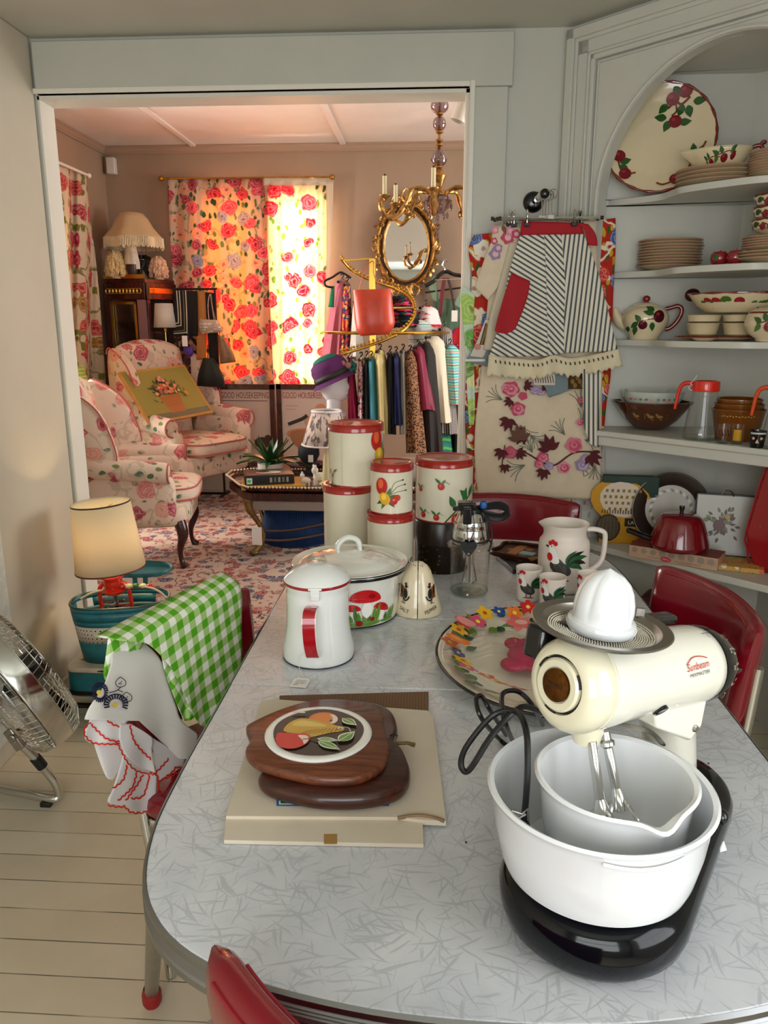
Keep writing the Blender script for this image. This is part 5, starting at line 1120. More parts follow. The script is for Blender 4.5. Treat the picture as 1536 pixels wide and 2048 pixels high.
b = MB(); b.ell((-.150, .035, .06), (.026, .022, .022), 16, 10); b.build('side_knob', mat('dark plum glaze', '#3A0C14', .12), t)
c = onshelf(1408, 678, S3, .050); t = thing('relish_dish', 'small oval cream dish with red rim at the front edge of the teapot shelf', 'dish', c, facing(c))
b = MB(); b.lathe([(0, .001), (.022, .001), (.040, .012), (.038, .013), (.02, .004), (0, .004)], 28, sx=1.15, sy=.8); b.build('dish', POT, t)
b = MB(); b.tube([(x*1.15, y*.8, z) for x, y, z in ring((0, 0, .0125), .039, 28)], .0022, 6, True); b.build('rim', POTRIM, t)
c = onshelf(1545, 684, S3, .10); t = thing('covered_tureen', 'round bellied cream pottery tureen cut off by the photo edge, teapot shelf', 'tureen', c, facing(c))
t['label'] = 'round bellied cream pottery tureen in front of the apple bowl, teapot shelf'
b = MB(); b.lathe([(0, 0), (.045, 0), (.05, .003), (.052, .010), (.078, .028), (.088, .055), (.084, .080), (.074, .090)], 44); b.build('body', POT, t)
b = MB(); b.lathe([(.0775, .088), (.074, .094), (.055, .102), (.02, .108), (0, .109)], 40); ld = b.build('lid', POT, t); b = MB(); b.tube(ring((0, 0, .0895), .076, 44), .003, 6, True); b.build('rim', POTRIM, ld)
p = Print(on_cyl(lambda v: .088), .001); branch(p, -.015, .062, 1.1, 1); p.build('apple_print', t, .12)
c = onshelf(1300, 858, S4, .175); A = facing(c)
t = thing('brown_glass_bowl', 'wide brown glass mixing bowl with faint gold farm print and pour spouts', 'bowl', c, A)
bp = [(0, 0), (.048, 0), (.052, .003), (.066, .012), (.095, .038), (.118, .075), (.126, .102), (.123, .103), (.092, .04), (.05, .006), (0, .005)]
b = MB(); b.lathe(bp, 60, fn=lambda a, i: 1+(.16 if 5 <= i <= 7 else 0)*[0, 0, 0, 0, 0, .3, 1, 1, 0, 0, 0][i]*(exp(-(((a+.0) % (2*pi))/.22)**2)+exp(-(((a-2*pi))/.22)**2)+exp(-((a-pi)/.22)**2))); b.build('body', mat('brown glass', '#4E2713', .08, coat=.7), t)
def bb(v):
    for (r0, z0), (r1, z1) in zip(bp, bp[1:]):
        if z0 <= v <= z1: return r0+(r1-r0)*(v-z0)/(z1-z0+1e-9)
    return .12
p = Print(on_cyl(bb), .002)
for x in (-.05, 0, .03): p.ell(x, .055, .010, .006, '#9A7440'); p.leaf(x-.006, .056, .016, .010, 2.2, '#9A7440'); p.line([(x, .045), (x+.01, .043)], .003, '#9A7440')
for x, s in ((-.02, 1), (.055, .8)): p.line([(x, .045), (x, .065)], .003*s, '#7E5A30')
p.build('gold_print', t, .2)
t = thing('white_glass_bowl', 'pale glass bowl with small flower band, nested in the brown bowl', 'bowl', c+Vector((.0, .0, .022)), A)
b = MB(); b.lathe([(0, 0), (.04, 0), (.06, .02), (.088, .06), (.108, .100), (.110, .118), (.107, .118), (.085, .062), (.04, .006), (0, .005)], 52); b.build('body', mat('pale green white glass', '#BFC8BE', .12, coat=.4), t)
p = Print(on_cyl(.112), .0015)
for i in range(9): p.ell(-.08+i*.02, .094, .005, .004, ['#A8392C', '#C46A50', '#6B7A46'][i % 3])
p.build('flower_band', t, .2)
def pitcher(c, lab, rz, lid):
    t = thing('juice_pitcher', lab, 'pitcher', c, rz, 'glass juice pitchers')
    b = MB(); b.lathe([(0, .002), (.052, .002), (.058, .006), (.058, .02), (.052, .07), (.044, .12), (.041, .155), (.0405, .185), (.039, .185), (.0395, .155), (.0425, .12), (.050, .07), (.055, .02), (.053, .008), (0, .007)], 40); b.build('body', CLEAR, t)
    b = MB(); b.lathe([(.0, .001), (.045, .001), (.0575, .004), (.0585, .010), (.056, .012)], 40); b.build('foot', glass('thick glass'), t)
    b = MB(); b.lathe([(.0415, .160), (.0445, .161), (.045, .166), (.0445, .190), (.043, .194), (.035, .194), (.03, .190), (0, .190)], 40); ld = b.build('lid', lid, t)
    P = cr([(-.040, 0, .184), (-.058, 0, .186), (-.074, 0, .178), (-.082, 0, .158), (-.086, 0, .13), (-.090, 0, .098)], 6)
    b = MB(); b.tube(P, [.010-.00012*i for i in range(len(P))], 12, flat=.8); b.build('handle', lid, t); return t
c = onshelf(1402, 870, S4, .055); RL = mat('red orange plastic lid', '#DD2A12', .2, coat=.4)
t = pitcher(c, 'clear glass juice pitcher with red plastic lid and handle, white string tied on it', facing(c), RL)
string(t, [(-.046, -.012, .182), (-.052, -.018, .172), (-.044, -.022, .163), (-.036, -.018, .172), (-.046, -.014, .186), (-.036, -.016, .2), (-.030, -.012, .212)], 'string', .0011)
c2 = onshelf(1560, 890, S4, .045); pitcher(c2, 'clear glass juice pitcher with orange lid, partly cut off by the cupboard edge', facing(c2), mat('orange plastic lid', '#D94A1C', .2))
cB = onshelf(1473, 862, S4, .135); AMB = mat('amber brown glass', '#8A4E16', .1, coat=.6, trans=.25)
b0 = None
for i, (r, h, lab) in enumerate(((.086, .105, 'largest amber glass bowl, outermost of the nested set'), (.079, .118, 'middle amber glass bowl of the nested set'), (.072, .130, 'smallest amber glass bowl, innermost of the nested set'))):
    t = thing('amber_bowl', lab, 'bowl', cB+Vector((0, 0, .004*i)), facing(cB), 'nested amber bowls')
    b = MB(); r0 = r*.72; b.lathe([(0, 0), (r0, 0), (r0+.004, .003), (r*.97, h*.93), (r, h-.003), (r-.001, h), (r-.006, h-.002), (r*.93, h*.9), (r0-.002, .006), (0, .006)], 44); b.build('body', AMB, t)
    p = Print(on_cyl(lambda v, r=r, r0=r0, h=h: r0+.004+(r*.97-r0-.004)*v/h), .001)
    for k in range(12): p.ell(-.05+k*.009, h-.022+.002*(k % 2), .003, .0018, '#C79A54')
    p.build('pale_print', t, .2)
g0 = None
for px, py, back, lab in ((1446, 881, .018, 'small clear glass tumbler with brown print, in front of the red lidded pitcher'), (1474, 877, .040, 'small clear glass tumbler with yellow print, before the amber bowls')):
    c = onshelf(px, py, S4, back)
    t = thing('small_tumbler', lab, 'glass', c, facing(c), 'small printed tumblers')
    b = MB(); b.lathe([(0, .002), (.017, .002), (.018, .006), (.021, .062), (.0198, .062), (.0168, .010), (0, .009)], 28); b.build('body', CLEAR, t)
    b = MB(); b.lathe([(0, .0005), (.016, .0005), (.0178, .004), (.0178, .008), (0, .0085)], 24); b.build('foot', glass('thick glass'), t)
    p = Print(on_cyl(lambda v: .018+.05*v), .0008); col = '#4A2414' if px < 1460 else '#C9921E'
    if px < 1460:
        for k in range(4): p.line([(-.015+k*.009, .014), (-.012+k*.009, .03), (-.016+k*.009, .046)], .003, col); p.ell(-.012+k*.009, .03, .003, .004, col)
    else: p.band(-.012, .012, .012, .048, col, 8, 4)
    p.build('print', t, .2)
c = onshelf(1514, 884, S4, .010); t = thing('face_mug', 'small black cup with a pale painted face and white band', 'cup', c, facing(c))
b = MB(); b.lathe([(0, 0), (.0185, 0), (.020, .003), (.0255, .050), (.026, .054), (.0235, .054), (.018, .006), (0, .005)], 28); b.build('body', BLACKP, t)
p = Print(on_cyl(lambda v: .0197+.115*v), .0006); PK = '#DDAE9A'
p.ell(-.0115, .031, .0042, .0045, PK); p.ell(.0115, .031, .0042, .0045, PK); p.poly([(0, .030), (-.0055, .016), (.0055, .016)], PK, smooth=False); p.band(-.022, .044, .026, .0495, '#C9CCCC', 12, 1); p.build('painted_face', t, .3)
def leanbox(name, label, cat, px, py, z, Yb, w, h, th, m, rz=0, lean=8, group=None):
    c = at(px, py, Y=Yb); c.z = z+.001; t = thing(name, label, cat, c, rz, group)
    M_ = MR_(R(-lean), 4, 'X'); b = MB(); b.M = M_; b.box((0, th/2, h/2), (w, th, h)); b.build('board', m, t, bevel=.0015)
    return t, M_
t, M_ = leanbox('waffle_iron_box', 'yellow and green waffle iron carton lettered LATT, leaning behind the red pan', 'box', 1252, 1083, S5, 2.865, .20, .262, .03, mat('dark green carton', '#1D3A30', .5), R(-6), -4)
p = Print(lambda u, v, l: M_ @ Vector((u, -l, v)), .0006); YL = '#D59A1E'
p.band(-.10, .0, .10, .16, YL, 4, 4); p.ell(-.03, .165, .115, .085, YL, -.3); p.band(-.1, .236, .06, .262, '#1D3A30'); p.ell(-.025, .172, .085, .068, '#E4D6C2', -.25)
for r_ in range(4):
    for q in range(7):
        x, y = -.09+q*.020+(.006 if r_ % 2 else 0), .135+r_*.024
        if ((x+.025)/.078)**2+((y-.172)/.058)**2 < 1 and x > -.098: p.band(x-.0045, y-.0055, x+.0045, y+.0055, '#9A7420')
for q in range(16): p.band(-.098+q*.0095, .118, -.0945+q*.0095, .132, '#5A3C10')
p.ell(-.072, .062, .046, .054, '#2A2118'); p.ell(-.072, .062, .040, .048, '#5A4A38')
for q in range(6): p.line([(-.100+q*.012, .022), (-.112+q*.014, .06), (-.104+q*.012, .10)], .0016, '#2A2118')
p.text('O.', -.030, .086, .02, '#B8861C'); p.band(-.012, .070, .06, .102, '#1A1C1A'); p.text('LATT', .022, .079, .019, '#E4DCC8', w=.044); p.line([(.02, .012), (.05, .014)], .004, '#7A1A1A')
p.build('carton_print', t, .4)
c = at(1338, 1070, Y=2.82); c.z = S5+.001
t = thing('round_pan', 'round dark rimmed pan with printed centre standing on edge behind the red pan', 'pan', c, R(-8)); M_ = MR_(R(82), 4, 'X'); M_.translation = Vector((0, .01, .142))
b = MB(); b.M = M_; b.lathe([(0, .0), (.092, 0), (.098, .004), (.128, .010), (.138, .013), (.138, .008), (.128, .004), (.09, -.008), (0, -.008)], 60); b.build('dish', mat('dark bronze rim', '#3A2C24', .35, .4), t)
b = MB(); b.M = M_; b.tube(ring((0, 0, .012), .136, 60), .0035, 8, True); b.build('rim', mat('dull steel', '#A9A69F', .3), t)
p = Print(lambda u, v, l: M_ @ Vector((u, v, l)), .001); p.ell(0, 0, .091, .091, '#B7AFA4', n=40)
for i in range(30): a = i*.21; p.leaf(.066*cos(a), .066*sin(a), .018, .008, a+.8, '#6A6458' if i % 2 else '#DAD4C8')
p.build('print', t, .3)
c = at(1346, 1115, z=S5); A = R(-21)
q0, q1 = at(1257, 1113, z=S5), at(1434, 1143, z=S5); d = q1-q0; A = atan2(d.y, d.x); L = d.length
t = thing('cookie_press_box', 'long flat carton with a row of grey cookie discs, under the red pan', 'box', (q0+q1)/2+Vector((-sin(A)*.055, cos(A)*.055, .001)), A)
b = MB(); b.box((0, 0, .0215), (L, .11, .043)); b.build('carton', mat('tan pink carton', '#C9A68C', .6), t, bevel=.001)
p = Print(lambda u, v, l: Vector((u, -.055-l, v)), .0004)
for i in range(9):
    x = -L/2+.020+i*(L-.04)/8; p.ell(x, .029, .0095, .0098, '#8E8274'); p.ell(x, .029, .0080, .0083, '#A89C8C')
    for k in range(5): p.ell(x+.004*cos(k*1.257+i), .029+.004*sin(k*1.257+i), .0016, .0014, '#7A6E60', n=6, m=1)
p.ell(-.018, .013, .018, .0085, '#C8324A'); p.text('Mirro', -.018, .0105, .008, '#F0D8D0', w=.022); p.text('cookie press and pastry decorator', .055, .0105, .006, '#5A3A2C', w=.09)
for x0, x1, y in ((-.08, -.042, .0125), (.02, .07, .006)): p.line([(x0+(x1-x0)*j/20, y+.0008*(-1)**j) for j in range(21)], .0009, '#5A3A2C', 1)
p.build('carton_print', t, .5)
p = Print(lambda u, v, l: Vector((u, v, .043+l)), .0004); p.band(-L/2, -.055, L/2, .055, '#8A3E34'); p.ell(.06, .0, .03, .02, '#B86A50'); p.ell(-.05, .01, .03, .02, '#6A2A24'); p.build('top_print', t, .5)
cc = t.location+Vector((cos(A)*.005, sin(A)*.005, .0445)); t = thing('red_chafing_pan', 'red enamel domed pan with black knob and long black handle on the cookie press carton', 'pan', cc, facing(cc))
b = MB(); b.lathe([(0, 0), (.085, 0), (.094, .004), (.099, .014), (.099, .022)], 52); b.build('pan_body', mat('red enamel pan', '#7E0C18', .15, coat=.6), t)
b = MB(); b.lathe([(.1005, .020), (.098, .030), (.088, .065), (.077, .098), (.069, .112), (.058, .119), (.02, .123), (0, .124)], 52); ld = b.build('lid', mat('red enamel pan', '#7E0C18', .15), t)
b = MB(); b.lathe([(.007, .122), (.006, .132), (.010, .147), (.009, .151), (0, .152)], 18); b.build('lid_knob', BLACKP, ld)
b = MB(); b.tube(cr([(-.09, -.01, .026), (-.12, -.015, .036), (-.16, -.03, .052), (-.175, -.035, .056)], 5), [.012, .013, .014, .015, .015, .015, .015, .015, .015, .014, .014, .014, .014, .014, .013, .010], 12, flat=.7); b.build('handle', BLACKP, t)
c = at(1448, 1080, Y=2.72); c.z = S5+.001
t = thing('bouquet_box', 'white fronted black box with a brown fruit bouquet, standing behind the pink cookie carton', 'box', c, R(-14)); M_ = MR_(R(-7), 4, 'X')
b = MB(); b.M = M_; b.box((0, .025, .11), (.20, .05, .22)); b.build('box_body', mat('black carton', '#121214', .4), t)
p = Print(lambda u, v, l: M_ @ Vector((u, -l, v)), .0006); p.band(-.098, .004, .096, .216, '#C9C6BE'); random.seed(11)
for i in range(60): a = random.uniform(0, 6.28); r_ = random.uniform(0, .055); p.leaf(-.005+r_*cos(a), .112+r_*sin(a)*.95, .02, .009, a, random.choice(['#4A3A1C', '#7A6428', '#3A1E18', '#6A7A34', '#5A2620']))
p.ell(-.02, .11, .02, .02, '#5E1E1A'); p.ell(.005, .142, .010, .009, '#B8902E'); p.build('print', t, .35)
b = MB(); b.tube(cr([(-.02, .02, .218), (-.01, .02, .235), (.01, .02, .232), (.02, .02, .215)], 4), .0025, 6); b.build('wire_handle', STEEL, t)
q = [at(1423, 1148, z=S5+.012), at(1527, 1160, z=S5+.012), at(1500, 1120, z=S5+.012), at(1437, 1092, z=S5+.012)]
cc = sum(q, Vector())/4; e = (q[1]-q[0]).normalized(); A = atan2(e.y, e.x)
t = tag(MB().box((0, 0, .008), ((q[1]-q[0]).length*1.02, .125, .016)).build('flower_napkins', floral('orange napkin print', '#D8A95A', ['#D9581E', '#F0E4D0', '#E8912E'], '#6C8A2C', 38, .5, .7, 'Object', .7, .6), bevel=.001), 'flat pack of orange and green flowered napkins on the lowest shelf edge', 'napkins'); t.location = (cc.x+.012, cc.y+.008, S5+.001); t.rotation_euler = (0, 0, A)
c = at(1530, 1150, z=S5); b = MB()
P = [(-.02, .0), (.17, .0), (.20, .05), (.20, .34), (.15, .40), (.0, .40), (-.05, .34), (-.075, .12), (-.062, .07)]
t = thing('red_serving_tray', 'dark red metal tray standing on edge at the far end of the lowest shelf', 'tray', (c.x+.0, c.y+.035, S5+.001), R(-52)); M_ = MR_(R(-8), 4, 'X') @ MR_(R(90), 4, 'X')
b.prism(P, -.010, 0, M_); b.build('panel', mat('red enamel tray', '#A3121C', .18, coat=.6), t, bevel=.004)
b = MB(); b.M = M_; b.tube([(x, y, 0) for x, y in cr2(P, 4, True)], .004, 6, True); b.build('rim', mat('red enamel tray', '#A3121C', .18), t)
b = MB(); b.M = M_; b.ell((-.03, .15, .002), (.003, .003, .002), 8, 6); b.build('rivet', STEEL, t)
# ================================================================= red vinyl dinette chairs
def make_chair(label, loc, rz, h=.84):
    t = thing('dinette_chair', label, 'chair', loc, rz, 'red vinyl dinette chairs')
    b = MB(); b.ell((0, -.02, .455), (.215, .215, .035), 32, 12, e=.45); b.build('seat', REDV, t)
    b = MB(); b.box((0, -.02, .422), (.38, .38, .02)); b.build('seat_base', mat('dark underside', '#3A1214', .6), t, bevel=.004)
    def bk(u, v):
        a = (u-.5)*2; w = .225-.012*(1-v)
        return a, w
    b = MB(); NU, NV = 28, 10; th = .026; z0, z1 = h-.27, h
    def cen(u, v):
        a = (u-.5)*2; return Vector((a*(.232-.014*(1-v)), .205-.055*a*a-.03*(1-v), z0+(z1-z0)*v-.008*a*a))
    vs = []
    def shell(u, v):
        pass
    K = 28; secs = []
    for i in range(NU+1):
        a = i/NU; e = min(a, 1-a)*2*.23; f = 1 if e > .03 else max(.30, sqrt(max(0, 1-(1-e/.03)**2)))
        ring_ = []
        for j in range(K):
            q = 2*pi*j/K; cq, sq = cos(q), sin(q)
            v = .5+.5*copysign(abs(sq)**.55, sq)*(.93+.07*f); c0 = cen(a, v); n = Vector(((a-.5)*2*.45, 1, 0)).normalized()
            ring_.append(c0+n*(copysign(abs(cq)**.6, cq)*th*f))
        secs.append(ring_)
    b.add([p for r_ in secs for p in r_], [(i*K+j, i*K+(j+1) % K, (i+1)*K+(j+1) % K, (i+1)*K+j) for i in range(NU) for j in range(K)]+[tuple(range(K))[::-1], tuple(NU*K+j for j in range(K))])
    back = b.build('backrest', REDV, t, smooth=50)
    b = MB()
    for off in (-1, 1):
        P = [cen(a/24, .955)+Vector(((a/24-.5)*2*.45, 1, 0)).normalized()*off*th*.70 for a in range(2, 23)]
        b.tube(P, .0028, 6)
    b.build('piping', REDP, back)
    b = MB()
    for k_ in range(22):
        a = .08+.84*k_/21; p = cen(a, .36)-Vector(((a-.5)*2*.45, 1, 0)).normalized()*(th+.001); b.ell(p, .0042, 8, 5)
    o = b.build('nailheads', mat('silvery nailheads', '#B9AEA6', .25, 1.), back); o['kind'] = 'stuff'
    for s in (-1, 1):
        b = MB(); b.tube(cr([(s*.222, .165, h-.10), (s*.215, .155, h-.27), (s*.20, .14, .45), (s*.195, .115, .2), (s*.195, .10, .0)], 5), .0115, 10); b.build('leg', CHROME, t)
        b = MB(); b.tube(cr([(s*.19, .12, .41), (s*.20, -.16, .41), (s*.205, -.205, .36), (s*.21, -.225, .0)], 5), .0115, 10); b.build('leg', CHROME, t)
    return t
ch1 = make_chair('red vinyl chair tucked at the right side of the table beside the mixer', (.545, 1.745, 0), R(-81))
ch1.location = (.665+.2*cos(R(9))*-1*-1-.205-.0, 1.765, 0)
def put_chair(t, a, b_):
    a, b_ = Vector(a), Vector(b_); d = (b_-a).normalized(); rz = atan2(d.y, d.x); m = (a+b_)/2
    fwd = Vector((cos(rz-pi/2), sin(rz-pi/2))); t.location = (m.x+fwd.x*.17, m.y+fwd.y*.17, 0); t.rotation_euler = (0, 0, rz)
put_chair(ch1, (.635, 2.01), (.715, 1.555))
ch2 = dup(ch1); ch2['label'] = 'red vinyl chair on the left side of the table, draped with green gingham'; put_chair(ch2, (-.655, 1.42), (-.475, 1.86)); ch2.scale = (1, 1, .965)
ch3 = dup(ch1); ch3['label'] = 'red vinyl chair at the far end of the table below the hanging aprons'; put_chair(ch3, (.10, 2.865), (.545, 2.745));
ch4 = dup(ch1); ch4['label'] = 'red vinyl chair at the near end of the table, only its back corner showing'; put_chair(ch4, (.18, .405), (-.232, .645))
c = at(1278, 1190, Y=2.62); b = MB(); b.box((.11, .06, .26), (.22, .12, .52)); o = b.build('red_case', mat('dark maroon vinyl', '#3E0A10', .35), bevel=.012); o.location = (c.x, c.y, .0); o.rotation_euler = (0, 0, R(-30)); tag(o, 'dark maroon upright case on the floor under the lowest cupboard shelf', 'case')
A = Vector((-.475, 1.84, .84)); NN = Vector((.937, -.35, 0)); A = A+NN*.030
GC = m_check('green gingham', '#EFF2E6', '#58A61E', 25, mid='#A9CC80')
sh = PSheet(A, NN, [(216, 1277), (212, 1310), (207, 1345), (210, 1360)], [(300, 1262), (285, 1290), (262, 1330), (225, 1368)], off=.004, amp=.004, freq=.2, nu=10, nv=14)
t = thing('gingham_cloth', 'green and white gingham cloth folded over the left red chair', 'cloth', (-.55, 1.60, .0)); og = t.location
sh.build('back_fold', GC, t, org=og, uvr=.15)
sh = PSheet(A, NN, [(232, 1281), (266, 1284), (300, 1291), (345, 1340), (372, 1398), (395, 1444), (406, 1452)], [(481, 1149), (484, 1200), (483, 1250), (484, 1300), (479, 1350), (468, 1400), (456, 1462)], off=.030, amp=.005, freq=.055, nu=44, nv=40, curl=.055, skew=.01)
sh.build('front_drape', GC, t, org=og, uvr=.15)
sh = PSheet(A, NN, [(290, 1283), (318, 1300), (330, 1345), (346, 1390), (368, 1442)], [(318, 1292), (352, 1340), (372, 1385), (392, 1425), (382, 1440)], off=.022, amp=.004, freq=.2, nu=12, nv=20)
sh.build('folded_edge', GC, t, org=og, uvr=.5)
WC = m_translucent('white cotton', '#EDEAE4', (.9, .86, .8, 1), .25)
t = thing('embroidered_cloth', 'white cotton cloth with navy embroidered flowers under the green gingham', 'cloth', (-.55, 1.60, 0)); og = t.location
sh = PSheet(A, NN, [(240, 1288), (222, 1330), (206, 1375), (180, 1412), (169, 1440), (190, 1418), (232, 1412), (262, 1428), (300, 1462), (340, 1500), (358, 1518)], [(300, 1284), (322, 1320), (338, 1370), (352, 1410), (362, 1440), (382, 1458), (395, 1468), (396, 1478), (392, 1495), (384, 1512), (378, 1518)], off=.014, amp=.010, freq=.035, nu=40, nv=36, curl=.03)
sh.build('cotton', WC, t, org=og)
NV, p = '#141A36', sh.print(.003)
for cx, cy, r_, rx in ((200, 1385, 20, .8), (232, 1410, 22, 1.1)):
    for k_ in range(22):
        a = 2*pi*k_/22
        if cy > 1400 and sin(a) > .35: continue
        p.line([(cx+rx*r_*.55*cos(a), cy+r_*.55*sin(a)), (cx+rx*r_*cos(a+.05), cy+r_*sin(a+.05))], 3.2, NV)
    p.line([(cx+rx*r_*cos(a)*.98, cy+r_*sin(a)*.98) for a in [(-3.2+.28*i) for i in range(12)]], 2.4, NV)
    p.ell(cx-2, cy, 5, 5, '#E3C24A')
for cx, cy, a in ((241, 1366, -.2), (253, 1396, .5)):
    p.line([(cx, cy-12), (cx+10, cy-4), (cx+9, cy+5), (cx-4, cy+8), (cx-10, cy), (cx-5, cy-8), (cx, cy-12)], 1.6, '#2A3040'); p.line([(cx-4, cy+3), (cx, cy), (cx+3, cy-4)], 1.2, '#2A3040'); p.line([(cx-4, cy), (cx+3, cy+3)], 1.2, '#2A3040')
p.line([(218, 1385), (232, 1382), (242, 1374)], 1.8, NV); p.line([(236, 1380), (246, 1384)], 1.6, NV)
p.mb.M = MT_(-og); p.mb.v = [v-og for v in p.mb.v]; p.build('embroidery', t)
t = thing('scalloped_handkerchief', 'white handkerchief with red scalloped embroidered edge hanging low on the left chair', 'handkerchief', (-.6, 1.5, 0)); og = t.location
HW = m_translucent('sheer white lawn', '#F3F1F2', (.95, .9, .88, 1), .3)
def hank(L, Rr, off, lines, name, nu=18, nv=20, amp=.006, fr=.06):
    sh = PSheet(A, NN, L, Rr, off=off, amp=amp, freq=fr, nu=nu, nv=nv); sh.build(name, HW, t, org=og); p = sh.print(.002)
    for ln in lines:
        P = cr2(ln, 8); out = []; acc = 0
        for i, q in enumerate(P):
            a = P[max(0, i-1)]; c = P[min(len(P)-1, i+1)]; dx, dy = c[0]-a[0], c[1]-a[1]; l = hypot(dx, dy) or 1
            if i: acc += hypot(q[0]-P[i-1][0], q[1]-P[i-1][1])
            w = abs(sin(acc/11*pi))*3.2; out.append((q[0]-dy/l*w, q[1]+dx/l*w))
        p.line(out, 3.0, '#D9301A', 2)
    p.mb.v = [v-og for v in p.mb.v]; p.build('scalloped_edge', t)
hank([(185, 1478), (195, 1510), (208, 1545), (216, 1558)], [(262, 1470), (262, 1500), (245, 1530), (225, 1560)], .001, [], 'lower_layer', 8, 8)
hank([(262, 1480), (250, 1500), (238, 1540), (225, 1580), (216, 1605), (250, 1612), (262, 1620)], [(310, 1530), (312, 1545), (315, 1560), (313, 1580), (315, 1600), (300, 1618), (280, 1624)], .007,
     [[(216, 1608), (235, 1612), (250, 1612), (262, 1622), (280, 1624), (300, 1618), (314, 1602)], [(314, 1604), (316, 1580), (312, 1552), (300, 1545)], [(225, 1575), (245, 1558), (252, 1530)], [(235, 1600), (262, 1575), (272, 1545)], [(250, 1600), (272, 1570), (284, 1548)], [(262, 1595), (285, 1590), (297, 1550)]], 'lower_corner')
hank([(196, 1415), (180, 1440), (170, 1462), (172, 1480), (190, 1488), (232, 1487)], [(262, 1432), (250, 1450), (246, 1462), (244, 1475), (240, 1482), (236, 1487)], .012, [[(202, 1420), (215, 1438), (235, 1450), (262, 1450)], [(184, 1447), (198, 1462), (215, 1476), (240, 1482)], [(182, 1446), (170, 1462), (180, 1480), (200, 1486), (240, 1486)]], 'left_fold')
hank([(240, 1448), (238, 1470), (240, 1484), (252, 1510), (275, 1530), (308, 1545)], [(262, 1448), (304, 1475), (304, 1500), (306, 1520), (308, 1530), (310, 1545)], .016, [[(262, 1450), (270, 1480), (285, 1500), (304, 1518)], [(234, 1482), (244, 1500), (256, 1522), (275, 1540), (308, 1547)]], 'front_fold')
hank([(304, 1475), (306, 1500), (310, 1530), (315, 1562)], [(372, 1516), (368, 1530), (362, 1535), (330, 1556)], .006, [[(306, 1548), (322, 1532), (336, 1516)], [(316, 1562), (340, 1546), (352, 1533), (368, 1536)], [(330, 1556), (345, 1548), (364, 1538)]], 'right_fold', amp=.003)
hank([(385, 1470), (384, 1480), (382, 1492)], [(402, 1464), (400, 1475), (396, 1488)], .004, [[(398, 1466), (392, 1478), (384, 1490)]], 'table_side_corner', 4, 4, amp=.001)
PKF = m_translucent('peach lining', '#E8BFA6', (.9, .7, .6, 1), .2)
sh = PSheet(A, NN, [(482, 1242), (484, 1300), (470, 1400), (392, 1448), (305, 1470)], [(510, 1285), (500, 1330), (475, 1405), (420, 1490), (340, 1518)], off=-.022, amp=.003, freq=.05, nu=10, nv=14)
o = sh.build('peach_cloth', PKF); tag(o, 'sheer peach cloth hanging beneath the gingham against the table side', 'cloth')
# ================================================================= lamp, basket and cart by the left wall
BY = 2.80
c = at(200, 1400, z=0); ct = thing('doll_wagon', 'old low wagon frame with dark iron wheels under the teal chest', 'wagon', (c.x-.02, 2.72, 0))
IRON = mat('dark rusty iron', '#2E211B', .45, .6, var=.3, vs=40)
for s, yy in ((-1, 2.56), (-1, 2.98)):
    q = at(110, 1390, Y=2.56) if yy < 2.7 else Vector((-1.36, 2.93, .06))
    b = MB(); M_ = MT_((q.x, yy if yy > 2.7 else 2.56, .068)) @ MR_(R(90), 4, 'Y'); b.M = M_
    b.lathe([(.050, -.011), (.066, -.011), (.067, -.006), (.067, .006), (.066, .011), (.050, .011), (.050, -.011)], 32); b.lathe([(.048, -.008), (.05, -.008)], 4)
    for k_ in range(5): a = 1.257*k_; b.box((.03*cos(a), .03*sin(a), 0), (.045, .009, .006), MR_(a, 3, 'Z'))
    b.cyl((0, 0, -.014), (0, 0, .014), .014, n=14); b.build('wheel', IRON, ct, world=True)
b = MB(); x0, x1 = -1.40, -.93
for yy, z in ((2.56, .068), (2.60, .100), (2.93, .068)): b.box(((x0+x1)/2, yy, z), (x1-x0, .016, .014))
b.box((x0+.04, 2.75, .075), (.014, .38, .012)); b.box((x1-.02, 2.75, .075), (.014, .38, .012)); b.build('frame', IRON, ct, world=True)
q0 = at(137, 1340, Y=2.62); zt = .205
CREAMP = mat('chipped cream paint', '#D9CDB6', .35, var=.08, vs=20)
t = thing('teal_chest', 'scuffed teal metal box with chipped cream lid, resting on the wagon frame', 'box', (-1.175, 2.72, .083))
def rrect(w, d, r, n=6):
    P = []
    for cx, cy, a0 in ((w/2-r, d/2-r, 0), (-w/2+r, d/2-r, 90), (-w/2+r, -d/2+r, 180), (w/2-r, -d/2+r, 270)):
        for i in range(n+1): a = R(a0+90*i/n); P.append((cx+r*cos(a), cy+r*sin(a)))
    return P
b = MB(); P = rrect(.37, .25, .045); b.prism([(x*.96, y*.96) for x, y in P], 0, .004); b.prism(P, .004, .098); b.build('body', TEAL, t, bevel=.003)
b = MB(); b.prism([(x*1.02, y*1.02) for x, y in P], .0985, .118); b.build('lid', CREAMP, t, bevel=.006)
p = Print(on_plane((0, -.129, .110), (1, 0, 0), (0, 0, 1)), .0005); p.ell(-.02, .0, .035, .004, '#3A2418'); p.ell(-.0, -.006, .02, .003, '#5A3A24')
p.fn = lambda u, v, l: Vector((u, v, .1185+l)); p.ell(-.14, -.05, .011, .006, '#241A16'); p.build('chips', t, .5)
t = thing('teal_basket', 'oval teal metal basket with white pierced band and beaded handle', 'basket', (-1.180, 2.74, .2025)); A_ = R(14); t.rotation_euler = (0, 0, A_)
def oval(w, d, n=40):
    out = []
    for i in range(n):
        a = 2*pi*i/n; c_, s_ = cos(a), sin(a); out.append((w*copysign(abs(c_)**.75, c_), d*copysign(abs(s_)**.75, s_)))
    return out
